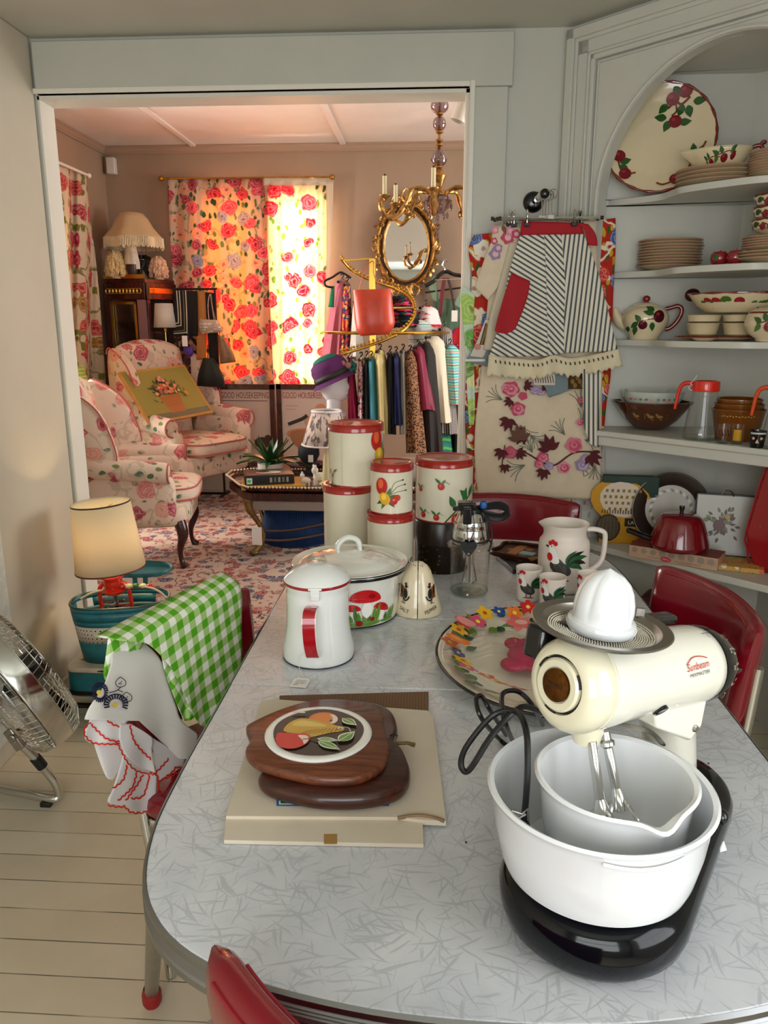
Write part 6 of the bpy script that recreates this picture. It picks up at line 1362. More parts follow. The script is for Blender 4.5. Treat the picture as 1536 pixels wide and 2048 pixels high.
def wallov(b, w0, w1, z0, z1, d=.62, ks=None, th=0):
    P0, P1 = oval(w0, w0*d), oval(w1, w1*d); n = len(P0)
    b.add([(*p, z0) for p in P0]+[(*p, z1) for p in P1], [(i, (i+1) % n, n+(i+1) % n, n+i) for i in range(n) if ks is None or ks(i)], [(i*.022, z0) for i in range(n)]+[(i*.022, z1) for i in range(n)])
H = .225
def gap(i): return not (2 <= i < 6 or 14 <= i < 18)
b = MB(); wallov(b, .150, .163, 0, .085); wallov(b, .1725, .176, .150, .170, ks=None); wallov(b, .176, .181, .170, .205, ks=gap); wallov(b, .181, .182, .205, H)
b.prism(oval(.150, .093), 0, .003); b.build('body', TEAL, t, solid=.003)
def m_holes():
    t_ = NT('white pierced metal'); x = t_.n('SeparateXYZ', Vector=t_.coord('UV')); g = []
    for k_ in (0, 1): g.append(t_.math('ABSOLUTE', t_.math('SUBTRACT', t_.math('FRACT', t_.math('MULTIPLY', x.outputs[k_], 62)), .5)))
    d = t_.math('SQRT', t_.math('ADD', t_.math('MULTIPLY', g[0], g[0]), t_.math('MULTIPLY', g[1], g[1])))
    h = t_.math('SUBTRACT', 1, t_.step(d, .16, .21)); ln = t_.math('SUBTRACT', t_.step(t_.math('MAXIMUM', g[0], g[1]), .44, .47), 0)
    c_ = t_.mix(h, t_.mix(t_.math('MULTIPLY', ln, .45), lin('#DDD3C0'), lin('#A8674A')), lin('#1A1814')); return t_.fin(c_, .4)
b = MB(); wallov(b, .163, .1725, .085, .150); b.build('pierced_band', m_holes(), t, solid=.003)
b = MB(); b.tube([(x, y, H) for x, y in oval(.182, .113)], .0045, 8, True); b.build('rim', mat('rusty rim', '#3E4A40', .4, .3, var=.4, vs=60), t)
b = MB(); b.tube(cr([(-.150, .03, H-.002), (-.11, .02, H+.022), (-.04, .01, H+.040), (.03, 0, H+.050), (.11, -.01, H+.042), (.155, -.02, H+.02), (.178, -.02, H-.015)], 6), .0045, 8); b.build('handle', mat('cream handle wire', '#D8C2A4', .5), t)
for x, c_, n_ in ((.010, '#C8241C', 0), (.035, '#E8DC9C', 1), (.062, '#2C6A30', 0), (.088, '#E8DC9C', 1), (.112, '#C81E1E', 0)):
    z = H+.050-((x-.03)/.12)**2*.012; b = MB(); b.ell((x, -.002, z), (.014, .010, .010), 14, 8); b.build('bead', mat('painted bead '+c_, c_, .25, coat=.4), t)
t = thing('table_lamp', 'table lamp with red lantern base and cream drum shade, set in the teal basket', 'lamp', (-1.195, 2.75, .300)); t.rotation_euler = (R(0), R(-4), 0)
LR = mat('red lantern enamel', '#D42A14', .2, coat=.5)
b = MB(); b.lathe([(0, -.090), (.04, -.090), (.04, 0), (.05, 0), (.056, .006), (.056, .03), (.045, .045), (.03, .055), (.03, .062)], 28); b.lathe([(.032, .145), (.034, .152), (.048, .158), (.048, .163), (.032, .170), (.036, .180), (.036, .198), (.030, .205), (.044, .212), (.044, .217), (.02, .226), (.010, .228), (0, .228)], 28)
for s in (-1, 1): b.tube(cr([(s*.050, 0, .03), (s*.060, 0, .06), (s*.060, 0, .13), (s*.056, 0, .17), (s*.034, 0, .19)], 5), .008, 8)
b.build('lantern_base', LR, t)
b = MB(); b.lathe([(.03, .060), (.045, .075), (.050, .10), (.042, .130), (.032, .147)], 28); b.build('chimney', CLEAR, t); b = MB(); b.tube(ring((0, 0, .10), .053, 24), .0016, 5, True); b.tube([(-.053, 0, .10), (0, -.053, .115), (.053, 0, .10)], .0016, 5); b.build('wire_guard', LR, t)
b = MB(); b.cyl((0, 0, .06), (0, 0, .15), .008, n=10); b.build('wick_tube', mat('dark brass', '#4A3A1C', .4, .8), t)
b = MB(); b.cyl((0, 0, .228), (0, 0, .40), .004, n=8); b.cyl((0, 0, .25), (0, 0, .31), .014, n=14); b.build('stem', BRASS, t)
b = MB(); z0 = .245; z1 = z0+.262; b.lathe([(.1295, z0), (.118, (z0+z1)/2), (.1065, z1)], 56)
SHD = m_translucent('cream parchment shade', '#F2E8CC', (1, .90, .68, 1), .5, .6); sd = b.build('lamp_shade', SHD, t, solid=.001)
b = MB(); b.lathe([(.1302, z0), (.1300, z0+.006)], 56); b.build('lower_trim', mat('brown red trim', '#6A2A20', .5), sd, solid=.0008)
b = MB(); b.lathe([(.1073, z1-.006), (.107, z1)], 56); b.build('upper_trim', mat('dark brown trim', '#3A2418', .5), sd, solid=.0008)
b = MB(); b.box((0, 0, z1-.03), (.205, .003, .003)); b.box((0, 0, z1-.03), (.003, .205, .003)); b.cyl((0, 0, .40), (0, 0, z1-.02), .004, n=8); b.build('spider', BRASS, t)
b = MB(); b.ell((0, 0, .36), (.028, .028, .036), 14, 10); bulb = b.build('bulb', mat('lit bulb', '#FFD9A0', .3, emit='#FFC880', es=6.), t)
l = bpy.data.lights.new('lamp_bulb', 'POINT'); l.energy = 12; l.color = (1, .70, .36); l.shadow_soft_size = .03; lo = bpy.data.objects.new('lamp_bulb', l); COL.objects.link(lo); lo.parent = t; lo.location = (0, 0, .37)
q = at(292, 1180, Y=3.0); t = thing('teal_stand', 'teal metal tray stand with rounded raised tray behind the beaded basket', 'stand', (q.x-.06, 3.08, 0))
t.location = (q.x-.20, 3.38, .012); t.scale = (.9, .9, .74)
b = MB(); P = oval(.20, .115)
n = len(P); b.add([(x*.93, y*.93, .425) for x, y in P]+[(x, y, .455) for x, y in P], [(i, (i+1) % n, n+(i+1) % n, n+i) for i in range(n)]+[tuple(range(n))]); b.build('tray', TEAL, t, solid=.003)
for x in (.03, .085): b = MB(); b.box((x, -.07, .21), (.024, .006, .424)); b.build('upright', TEAL, t)
b = MB(); b.box((0, 0, .006), (.30, .18, .012)); b.build('base', TEAL, t, bevel=.003)
q = at(297, 1215, Y=2.86); b = MB(); b.lathe([(0, 0), (.075, 0), (.085, .02), (.088, .20), (.094, .205), (.094, .215), (.08, .222), (0, .224)], 36); o = b.build('cream_tin', CREAMP); o.location = (q.x-.035, 2.98, 0.0); tag(o, 'round cream lidded tin on the floor behind the beaded basket', 'tin')
C = Vector((-1.285, 2.13, .375)); nrm = Vector((-.60, -.66, -.42)).normalized(); e1 = Vector((.707, -.707, 0)); e2 = nrm.cross(e1).normalized()
if e2.z < 0: e2 = -e2
e1 = e2.cross(nrm).normalized() if e2.cross(nrm).x > 0 else -e2.cross(nrm).normalized()
t = thing('floor_fan', 'chrome floor fan with round wire cage on a bent tube stand by the left wall', 'fan', (-1.24, 2.09, 0))
M_ = Matrix((e1, e2, nrm)).transposed().to_4x4(); M_.translation = C; RF = .245
b = MB(); b.M = M_; b.lathe([(RF-.004, -.035), (RF, -.032), (RF+.002, -.01), (RF, .02), (RF-.002, .03)], 56); b.build('housing', CHROME, t, world=True, solid=.002)
for nm, sg, zz in (('rear_grille', -1, -.035), ('front_grille', 1, .03)):
    b = MB(); b.M = M_
    for k_ in range(64):
        a = 2*pi*k_/64; b.tube([(r_*cos(a+tw), r_*sin(a+tw), zz+sg*z) for r_, z, tw in ((RF, 0, 0), (RF-.01, .03, .03), (RF-.05, .055, .08), (.09, .065, .16), (.045, .066, .2))], .0012, 4)
    for r_, z in ((RF+.001, 0), (RF-.01, .03), (RF-.05, .055), (.12, .062), (.09, .065), (.045, .066)): b.tube(ring((0, 0, zz+sg*z), r_, 40), .0018, 5, True)
    b.lathe([(0, zz+sg*.066), (.045, zz+sg*.066)], 24); b.build(nm, CHROME, t, world=True)
b = MB(); b.M = M_
for k_ in range(3):
    a0 = 2.094*k_
    b.surf(lambda u, v: Vector(((.04+.15*v)*cos(a0+(u-.5)*(.5+.5*sin(v*3))), (.04+.15*v)*sin(a0+(u-.5)*(.5+.5*sin(v*3))), (u-.5)*.06-.02)), 6, 8)
b.build('blades', mat('grey metal fan blades', '#8A8680', .3, 1.), t, world=True, solid=.0015)
b = MB(); b.M = M_; b.cyl((0, 0, -.10), (0, 0, .02), .05, n=24); b.build('motor', BLACKP, t, world=True, bevel=.006)
P0 = at(30, 1478, Y=1.99); P1 = at(70, 1515, Y=2.02); P2 = at(95, 1545, Y=2.04);
fl0 = at(104, 1598, z=.022); fl1 = at(0, 1578, z=.02); fl2 = Vector((-1.40, fl1.y+.03, .02))
b = MB(); b.tube(cr([P0, P1, P2, at(112, 1568, Y=2.05), at(118, 1590, Y=2.055), fl0, at(60, 1590, z=.022), fl1, fl2], 6), .013, 12); b.build('stand_tube', CHROME, t, world=True)
b = MB(); b.tube([P1, P1.lerp(P2, .6)], .0165, 14); b.build('collar', BLACKR, t, world=True)
b = MB(); b.box(P0+Vector((0, 0, .0)), (.03, .02, .07), MR_(R(-30), 3, 'Y')); b.tube([P0+Vector((0, -.02, .01)), P0+Vector((0, .03, .01))], .012, 10); b.build('pivot_bracket', STEEL, t, world=True, bevel=.003)
q = at(95, 1606, z=.006); b = MB(); b.box((q.x, q.y, .008), (.034, .034, .016)); b.build('rubber_foot', BLACKR, t, world=True, bevel=.003)
# ================================================================= aprons and cloths on the wall rail
t = thing('wall_hook', 'black knobbed chrome rail sticking out of the wall above the aprons', 'hook', (.363, PY, 1.884))
b = MB(); M_ = MR_(R(90), 4, 'X'); b.M = M_; b.lathe([(0, .022), (.02, .021), (.033, .014), (.037, .004), (.037, 0), (0, 0)], 36); b.build('wall_plate', BLACKP, t)
E1 = Vector((.02, -.155, .006)); b = MB(); b.tube([(0, -.015, 0), E1*.55, E1*.86], .0085, 14); b.tube([E1*.30, E1*.36], .0125, 14); b.tube([E1*.62, E1*.92], .0145, 16); b.build('arm', CHROME, t)
b = MB(); b.ell(E1*.98, (.0165, .012, .0165), 16, 10); b.build('end_knob', BLACKP, t); b = MB(); b.cyl(E1*.98+Vector((.010, 0, 0)), E1*.98+Vector((.030, -.004, -.002)), .003, n=8); b.build('set_screw', CHROME, t)
def hanger(x, y, z, rz, label, cx=.115):
    t = thing('clip_hanger', label, 'hanger', (x, y, z), rz, 'chrome clip hangers')
    b = MB(); b.tube(cr([(0, 0, -.070), (0, 0, -.03), (.001, 0, -.018), (.016, 0, -.005), (.014, 0, .012), (0, 0, .016), (-.013, 0, .010)], 5), .0020, 6); b.build('hook', CHROME, t)
    b = MB(); b.cyl((-.172, 0, -.074), (.172, 0, -.074), .0026, n=8); b.cyl((-.172, 0, -.079), (.172, 0, -.079), .0018, n=6); b.box((0, 0, -.073), (.02, .008, .012)); b.build('bar', CHROME, t)
    for s in (-1, 1):
        b = MB(); b.cyl((s*.168, 0, -.076), (s*.178, 0, -.076), .0065, n=10); b.build('end_cap', BLACKR, t)
        b = MB(); b.tube(cr([(s*cx, -.008, -.092), (s*cx, -.010, -.068), (s*cx, -.004, -.056), (s*cx, .004, -.056), (s*cx, .010, -.068), (s*cx, .008, -.092)], 4), .009, 8, flat=.3); cl = b.build('clip', CHROME, t)
        b = MB(); b.box((s*cx, 0, -.096), (.019, .016, .014)); b.build('grip_pad', BLACKR, cl, bevel=.002)
    return t
hx = at(1096, 400, Y=2.87)
hanger(.383, 2.905, 1.892, R(3), 'chrome clip hanger nearest the wall, holding the red floral cloth'); hanger(.392, 2.885, 1.888, R(-4), 'second chrome clip hanger from the wall, holding the long linen cloth'); hanger(.398, 2.865, 1.886, R(2), 'chrome clip hanger third from the wall, holding the tea towels'); hanger(.404, 2.829, 1.884, R(0), 'front chrome clip hanger, holding the striped apron with red pocket', .080)
def hang(name, label, cat, L, Rr, Y, m, **k):
    kk = {q: k.pop(q) for q in ('th', 'zig') if q in k}
    c = at((L[0][0]+Rr[0][0])/2, L[0][1], Y=Y); t = thing(name, label, cat, c); sh = Sheet(L, Rr, Y, **k); sh.build('cloth', m, t, org=c, **kk); return t, sh, c
def fin(p, name, t, c, r=.8): p.mb.v = [v-c for v in p.mb.v]; p.build(name, t, r, spec=.1)
PLS = floral('faded pale print', '#DCD6CC', ['#C9C2B8', '#D3C4BE'], '#B9BAB0', 14, .5, .4, 'UV', .5, .5, vine=.4, stem='#C6C0B6')
t, sh, c = hang('pale_printed_cloth', 'long pale faded print cloth hanging behind all the aprons', 'cloth', [(960, 740), (950, 900), (947, 1128)], [(1206, 740), (1210, 900), (1215, 1128)], 2.955, PLS, amp=.004, freq=.03)
q = sh.print(.003); q.band(1012, 985, 1100, 1020, '#D9C8C6', 6, 2); q.line([(1030, 995), (1038, 1004), (1046, 996)], 2.5, '#6A6A60'); q.line([(1092, 990), (1102, 1000), (1096, 1010)], 2.5, '#6A6A60'); q.poly([(1128, 985), (1140, 988), (1140, 1010), (1130, 1012)], '#A8202A'); q.leaf(1132, 990, 26, 12, 1.2, '#2A4A34'); fin(q, 'print', t, c)
PRV = floral('red provence print', '#B52A1E', ['#3564A8', '#E9D8B8', '#D8331E', '#F0E6D0'], '#C9A227', 13, .62, .75, 'UV', .9, .75, leaf2='#3E5A22', vine=.9, stem='#F0E6CC')
t, sh, c = hang('red_floral_cloth', 'long red, olive and blue folk floral cloth hanging behind the linen one', 'cloth', [(948, 470), (937, 500), (944, 560), (935, 700), (930, 800), (932, 880), (945, 960), (950, 985)], [(1231, 436), (1231, 500), (1226, 600), (1222, 740), (1214, 800), (1208, 860), (1200, 940), (1196, 985)], 2.925, PRV, amp=.007, freq=.045, nv=40)
GS = floral('green watercolour sheer', '#C9DDC6', ['#6FAE4A', '#A6CF5A', '#E8E9A0'], '#5E9E3A', 10, .7, .8, 'UV', .8, .8)
t, sh, c = hang('green_scarf', 'narrow pale green watercolour scarf hanging over the doorway casing', 'scarf', [(926, 570), (922, 600), (929, 680), (934, 780), (938, 850)], [(950, 590), (948, 620), (947, 700), (950, 800), (948, 850)], 2.90, GS, amp=.006, freq=.2, nu=10)
LIN = mat('cream linen', '#DBC9AE', .85, var=.03, vs=30, bump=.15, bs=700)
t, sh, c = hang('linen_cloth', 'long cream linen tablecloth with a border of pink roses and brown leaves', 'tablecloth', [(1000, 450), (985, 520), (972, 640), (962, 740), (950, 860), (950, 930), (957, 995)], [(1190, 440), (1195, 540), (1203, 660), (1204, 760), (1203, 880), (1202, 940), (1200, 998)], 2.895, LIN, amp=.010, freq=.035, nv=44, nu=50)
p = sh.print(); PK1, PK2, PU, MR, GN = '#C4526A', '#DB8D9C', '#9C86A6', '#5A2A2E', '#6E7466'
def rose(x, y, r, c1=PK1, c2=PK2):
    p.ell(x, y, r, r*.9, c1, wob=.12); p.ell(x+r*.1, y+r*.1, r*.7, r*.62, c2, wob=.1); p.ell(x, y, r*.42, r*.4, c1); p.ell(x+1, y-1, r*.2, r*.18, c2)
def mleaf(x, y, s, a, c_=MR):
    for d in (-1.2, -.55, 0, .55, 1.2): p.leaf(x, y, s*(1.15-.25*abs(d)), s*.42, a+d, c_, n=5)
def spray(x, y, s, a, c_=GN):
    for d in (-.6, -.25, .1, .4, .7): p.line([(x, y), (x+s*.6*cos(a+d*.7), y+s*.6*sin(a+d*.7)), (x+s*cos(a+d), y+s*sin(a+d))], 1.3, c_, 4)
for x, y, s, a in ((1005, 800, 34, 3.6), (1040, 850, 40, 1.0), (1060, 870, 30, .6), (1162, 815, 36, 4.6), (1160, 850, 34, 5.2), (1050, 930, 38, 2.7), (1065, 905, 30, 4.2), (1150, 925, 34, .3), (1170, 880, 26, .2), (1190, 930, 30, 1.6), (1130, 870, 34, 4.0)): spray(x, y, s, a)
p.line([(1012, 900), (1050, 905), (1085, 925), (1110, 930), (1150, 905), (1200, 905)], 3, MR); p.line([(1010, 890), (1004, 930), (1002, 945)], 2, MR)
rose(1022, 778, 17); rose(1036, 818, 15); rose(1046, 792, 9, PK1, PK1); rose(1012, 775, 8, PK2, PK1); rose(1012, 850, 9, PK2, PK1); rose(1020, 905, 14, PK1, '#C96C7C'); rose(1086, 915, 12); rose(1078, 928, 9); rose(1128, 935, 13, PK2, PK1); rose(1148, 890, 17, '#D2788A', PK1); rose(1204-8, 880, 9); rose(1162, 800, 7, PK1, PK2); rose(1160, 845, 8, PK2, PK1)
for x, y, r_ in ((1070, 780, 10), (1082, 783, 9), (1098, 932, 9), (1165, 930, 14), (1172, 918, 11)): rose(x, y, r_, PU, '#BCA8C2')
for x, y, s, a in ((1050, 770, 16, .2), (1022, 800, 16, 2.4), (1018, 838, 24, 1.9), (1048, 868, 26, -.4+3.14), (1100, 900, 30, 4.4), (1088, 940, 20, 1.8), (1180, 910, 26, .8), (1004, 900, 20, 1.9), (1010, 930, 16, 1.6), (1036, 905, 18, .4), (1085, 775, 10, .2)): mleaf(x, y, s, a)
mleaf(1040, 880, 30, 4.5, '#6B4A3E')
fin(p, 'rose_border', t, c)
t, sh, c = hang('cream_towel', 'folded cream linen towel with pink and mauve rose corner, left of the striped apron', 'towel', [(985, 452), (983, 480), (968, 520), (950, 575)], [(1045, 455), (1030, 500), (1005, 560), (975, 600)], 2.872, LIN, amp=.004, freq=.08, nu=14, nv=16)
p = sh.print();
for x, y, r_, c1 in ((990, 460, 8, PK2), (1015, 475, 13, PK1), (1020, 462, 10, PK2), (988, 482, 7, PK1), (990, 508, 12, PU), (996, 496, 9, PU), (1032, 468, 9, PK1)): p.ell(x, y, r_, r_, c1, wob=.15); p.ell(x+1, y, r_*.5, r_*.5, '#E8B4BC')
p.leaf(1005, 450, 20, 9, 1.2, '#7A5A4A'); fin(p, 'rose_print', t, c)
t, sh, c = hang('oatmeal_towel', 'oatmeal coloured towel fold between the floral towel and the slate printed apron', 'towel', [(1020, 485), (1000, 560), (978, 640), (966, 700)], [(1050, 485), (1045, 560), (1030, 640), (1010, 700)], 2.864, mat('oatmeal cotton', '#CBBDA6', .85, bump=.1, bs=600), amp=.006, freq=.1, nu=10)
SLT = mat('slate grey cotton', '#77868A', .85, bump=.1, bs=600)
t, sh, c = hang('printed_apron', 'slate bordered apron with sepia kitchen pictures, behind the striped apron', 'apron', [(1045, 490), (1018, 540), (985, 620), (958, 680), (930, 722)], [(1055, 480), (1050, 560), (1030, 640), (1005, 700), (985, 736)], 2.872, SLT, amp=.006, freq=.07, nu=20)
p = sh.print(); p.poly([(1030, 520), (1046, 540), (1030, 600), (1000, 612), (1012, 560)], '#CFC6B8', smooth=False); p.poly([(970, 640), (1000, 640), (985, 690), (965, 715), (940, 712), (955, 680)], '#CFC6B8', smooth=False)
for i in range(7): p.line([(972+i*3, 646), (960+i*3, 690)], 2.6, ['#5A3F22', '#8A6A3A', '#3A2818'][i % 3])
for i in range(12): p.line([(1015+random.uniform(-4, 22), 545+i*5), (1012+random.uniform(0, 20), 552+i*5)], 2.2, '#3C342C')
p.ell(955, 694, 7, 6, '#C88A7A'); p.band(930, 718, 970, 723, '#E0DACE'); fin(p, 'picture_print', t, c)
t, sh, c = hang('printed_apron', 'hem of the picture apron with brown pots, showing below the fringe', 'apron', [(1050, 735), (1062, 755), (1088, 772), (1098, 795)], [(1172, 735), (1170, 755), (1162, 770), (1120, 788)], 2.868, SLT, amp=.005, freq=.09, nu=18, nv=10)
p = sh.print(); p.band(1068, 745, 1110, 770, '#D6CEC0', 4, 2); p.band(1136, 745, 1168, 778, '#4A3620', 4, 2)
for i in range(6): p.ell(1140+i*5, 755+(i % 3)*8, 4, 5, '#8A6A3A')
for i in range(8): p.line([(1070+i*5, 752), (1072+i*5, 766)], 1.6, ['#7A3A34', '#5A5048'][i % 2])
fin(p, 'picture_print', t, c)
STR = [(0, '#E2DACA'), (.52, '#6E7472'), (.60, '#4E5654'), (.86, '#6E7472'), (.94, '#E2DACA')]
def m_str(name, ang, sc=58): return m_stripe(name, STR, sc, 0, ang)
t, sh, c = hang('striped_streamer', 'long striped apron tie hanging below the fringe on the right', 'apron tie', [(1165, 738), (1166, 800), (1170, 860), (1182, 890)], [(1205, 738), (1200, 800), (1198, 850), (1199, 895)], 2.845, m_str('ticking stripe upright', 0), amp=.010, freq=.22, nu=16)
Yf = 2.842; c = at(1105, 445, Y=Yf); t = thing('striped_apron', 'blue and cream ticking stripe apron with red waistband, red pocket and cream fringe', 'apron', c)
L_, M1, M2, R_ = [(1042, 466), (1018, 545), (1000, 640), (978, 714)], [(1088, 466), (1092, 545), (1094, 640), (1096, 712)], [(1122, 466), (1130, 560), (1128, 640), (1128, 706)], [(1166, 464), (1195, 540), (1216, 620), (1236, 702)]
def gore(L, Rr, m, name, ph):
    s = Sheet(L, Rr, Yf, amp=.014, freq=.055, nu=24, nv=30, ph=ph); s.y0, s.y1 = 464, 714; s.build(name, m, t, org=c); return s
s1 = gore(L_, M1, m_str('ticking stripe slanting', -1.02), 'left_panel', 0); gore(M1, M2, m_str('ticking stripe steep', -.75), 'centre_panel', 0); s3 = gore(M2, R_, m_str('ticking stripe fanned', .12), 'right_panel', 0)
RC = mat('red cotton', '#A6111E', .8, bump=.08, bs=500)
s = Sheet([(1044, 442), (1042, 456), (1041, 470)], [(1160, 446), (1165, 456), (1168, 468)], Yf-.008, amp=.002, freq=.05, nu=20, nv=4); s.build('waistband', RC, t, org=c)
s = Sheet([(1150, 446), (1166, 456), (1172, 470), (1176, 490)], [(1176, 448), (1188, 462), (1194, 478), (1195, 492)], Yf-.010, amp=.002, freq=.05, nu=6, nv=8); s.build('waist_tie', RC, t, org=c)
s = Sheet([(1023, 545), (1012, 580), (1000, 620), (991, 655), (992, 664), (1008, 667)], [(1060, 562), (1056, 590), (1046, 620), (1034, 650), (1028, 660), (1014, 667)], Yf-.012, amp=.010, freq=.055, nu=12, nv=16); s.y0, s.y1 = 464, 714; s.build('pocket', RC, t, org=c)
FR = mat('cream cotton fringe', '#DDD0B0', .9, bump=.3, bs=300)
s = Sheet([(978, 710), (974, 750)], [(1237, 698), (1245, 732)], Yf-.008, amp=.014, freq=.055, nu=90, nv=5); s.y0, s.y1 = 464, 714
def sag(u, v): return (16*sin(u*pi)-10*exp(-((u-.5)/.08)**2))+v*(3*sin(u*151)+2*sin(u*97))
s.build('fringe', FR, t, org=c, zig=sag, th=.004)
p = Print(lambda u, v, l: s.pt(u, v+0, l), .005)
for k_ in range(26):
    u = .05+.9*k_/25; x = 978+(1237-978)*u; y = 712-12*u+sag(u, 0)+9; p.line([(x, y-3), (x+1.5, y+3)], 2.6, '#4A4034', 3)
fin(p, 'eyelets', t, c)
for s_, x in (('l', 1038), ('r', 1154)): pass
# ================================================================= far room: curtains and wall things
def offs(o, c): o.location = c; return o
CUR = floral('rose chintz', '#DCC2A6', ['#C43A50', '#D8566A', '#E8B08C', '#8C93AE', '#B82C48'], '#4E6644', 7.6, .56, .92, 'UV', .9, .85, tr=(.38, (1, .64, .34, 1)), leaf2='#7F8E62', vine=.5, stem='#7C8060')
CUR2 = floral('rose chintz sunlit', '#EADBC2', ['#D04058', '#DC6074', '#C83C50'], '#6A7A4A', 6.6, .50, .55, 'UV', .5, .85, tr=(.8, (1, .93, .82, 1)), vine=.3, stem='#8C8A64')  # paler copy of the rose chintz; strong sunlight is put into its colour
def curtain(name, label, L, Rr, Y, m, amp, fr, hdr=None):
    c = at((L[0][0]+Rr[0][0])/2, L[0][1], Y=Y); t = thing(name, label, 'curtain', c, 0, 'curtains of the far windows')
    sh = Sheet(L, Rr, Y, amp=amp, freq=fr, nu=70, nv=24, grow=.3); sh.build('drape', m, t, org=c); return t, sh, c
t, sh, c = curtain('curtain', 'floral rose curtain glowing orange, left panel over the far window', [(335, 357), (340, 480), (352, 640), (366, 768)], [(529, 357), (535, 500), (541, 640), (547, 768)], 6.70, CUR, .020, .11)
t, sh, c = curtain('curtain', 'floral rose curtain with sunlight put into its colour, right panel over the far window', [(529, 360), (535, 500), (542, 640), (548, 768)], [(658, 362), (660, 500), (656, 640), (650, 768)], 6.70, CUR2, .020, .20)
hd_ = Sheet([(527, 356), (527, 371)], [(662, 356), (663, 371)], 6.675, amp=.012, freq=.2, nu=40, nv=2); hd_.build('header', m_translucent('white lining', '#E8DCC8', (1, .9, .75, 1), .4), t, org=c)
hm_ = Sheet([(652, 360), (653, 480), (650, 600), (646, 766)], [(667, 360), (664, 480), (658, 600), (650, 766)], 6.665, amp=.004, freq=.2, nu=5, nv=20); hm_.build('lining_edge', m_translucent('white lining', '#E8DCC8', (1, .9, .75, 1), .4), t, org=c)
b = MB(); p0, p1 = at(322, 357, Y=6.68), at(664, 354, Y=6.68); b.cyl(p0, p1, .007, n=10); b.ell(p0, .022, 12, 8); b.ell(p1, .022, 12, 8)
for x in (340, 520, 655): q = at(x, 356, Y=6.68); b.cyl(q, q+Vector((0, .11, 0)), .006, n=8)
o = b.build('curtain_rod', GOLD); tag(o, 'slim gilt curtain rod with ball ends above the floral window curtains', 'curtain rod')
CUR3 = floral('tree of life chintz', '#E9DCC4', ['#C4404A', '#D45A50', '#B98A3C', '#C8384C'], '#8A8A3A', 7, .5, .5, 'UV', .35, .85, tr=(.45, (1, .88, .7, 1)), vine=.9, stem='#8E8A42')
A5 = Vector((-2.64, 5, 0))
sh = PSheet(A5, (1, 0, 0), [(60, 312), (72, 450), (90, 640), (112, 890)], [(172, 350), (180, 430), (196, 560), (212, 760), (228, 888)], amp=.035, freq=.16, nu=90, nv=24, grow=.3); c = at(172, 350, X=-2.64)
t = thing('curtain', 'long cream curtain with red flowers and vines on the left wall of the far room', 'curtain', c, 0, 'curtains of the far windows'); sh.build('drape', CUR3, t, org=c)
b = MB(); p0 = at(174, 350, X=-2.62); b.cyl((p0.x, p0.y+.02, p0.z), (p0.x, 4.3, p0.z+.0), .011, n=10); b.ell((p0.x, p0.y+.03, p0.z), .02, 12, 8); b.cyl((p0.x, p0.y-.1, p0.z), (FLX, p0.y-.1, p0.z), .008, n=8)
o = b.build('curtain_rod', mat('white enamel rod', '#E6DED2', .4)); tag(o, 'white curtain rod on the left wall of the far room', 'curtain rod')
q = at(212, 329, Y=6.70); b = MB(); b.box((0, .02, 0), (.075, .06, .13)); o = b.build('motion_sensor', mat('white plastic', '#DCD6CC', .4), bevel=.008); offs(o, (q.x+.02, 6.745, q.z)); tag(o, 'small white motion sensor box high in the far corner', 'sensor')
DW = m_wood('rosewood veneer', '#2A0D0A', '#4A1912', 4, .25, (5, 5, 1)); MAUVE = mat('mauve veneer', '#8C6A6C', .3, coat=.4)
K0 = Vector((at(289, 556, Y=6.38).x, 6.38)); K1 = Vector((at(208, 556, Y=6.44).x, 6.44)); K2 = Vector((at(349, 563, Y=6.70).x, 6.70)); K3 = K1+(K2-K0); K3.x = max(K3.x, -2.73); ZT = at(289, 560, Y=6.38).z
if K1.x < -2.44: pass
t = thing('display_cabinet', 'dark wood glazed display cabinet with gilt trim in the corner, bowl and pink box inside', 'cabinet', (*((K0+K3)/2), 0)); og = t.location
def seg(b, A_, B_, z0, z1, th, inset=0, out=0):
    d = (B_-A_); n = Vector((d.y, -d.x)).normalized(); m_ = (A_+B_)/2+n*out; b.box((m_.x-og.x, m_.y-og.y, (z0+z1)/2), (d.length-inset, th, z1-z0), atan2(d.y, d.x))
b = MB(); b.prism([(p.x-og.x, p.y-og.y) for p in (K1, K0, K2, K3)], ZT-.02, ZT+.012);
seg(b, K1, K0, ZT-.15, ZT-.02, .03); seg(b, K0, K2, ZT-.15, ZT-.02, .03)
seg(b, K1, K1+(K0-K1)*.13, .2, ZT-.15, .03); seg(b, K0, K0+(K2-K0)*.10, .2, ZT-.15, .03); seg(b, K2-(K2-K0)*.12, K2, .2, ZT-.15, .03)
b.prism([(p.x-og.x, p.y-og.y) for p in (K1, K0, K2, K3)], .2, .32); b.build('carcass', DW, t, bevel=.004)
b = MB(); seg(b, K2, K3, .3, ZT-.02, .012); seg(b, K3, K1, .3, ZT-.02, .012); b.build('back_panel', mat('smoky brown interior', '#5A4640', .5), t)
for p in (K0, K1, K2, K3): q = p-Vector((og.x, og.y)); c2 = (K0+K3)/2-p; q += c2.normalized()*.03; b = MB(); b.cyl((q.x, q.y, 0), (q.x, q.y, .2), .012, .02, 10); b.build('leg', DW, t)
b = MB(); seg(b, K1+(K0-K1)*.80, K0, .32, ZT-.155, .034); b.build('corner_pillar', MAUVE, t)
b = MB(); seg(b, K1, K0, ZT+.012, ZT+.045, .02); b.build('gallery', BRASS, t)
b = MB(); d = (K0-K1)
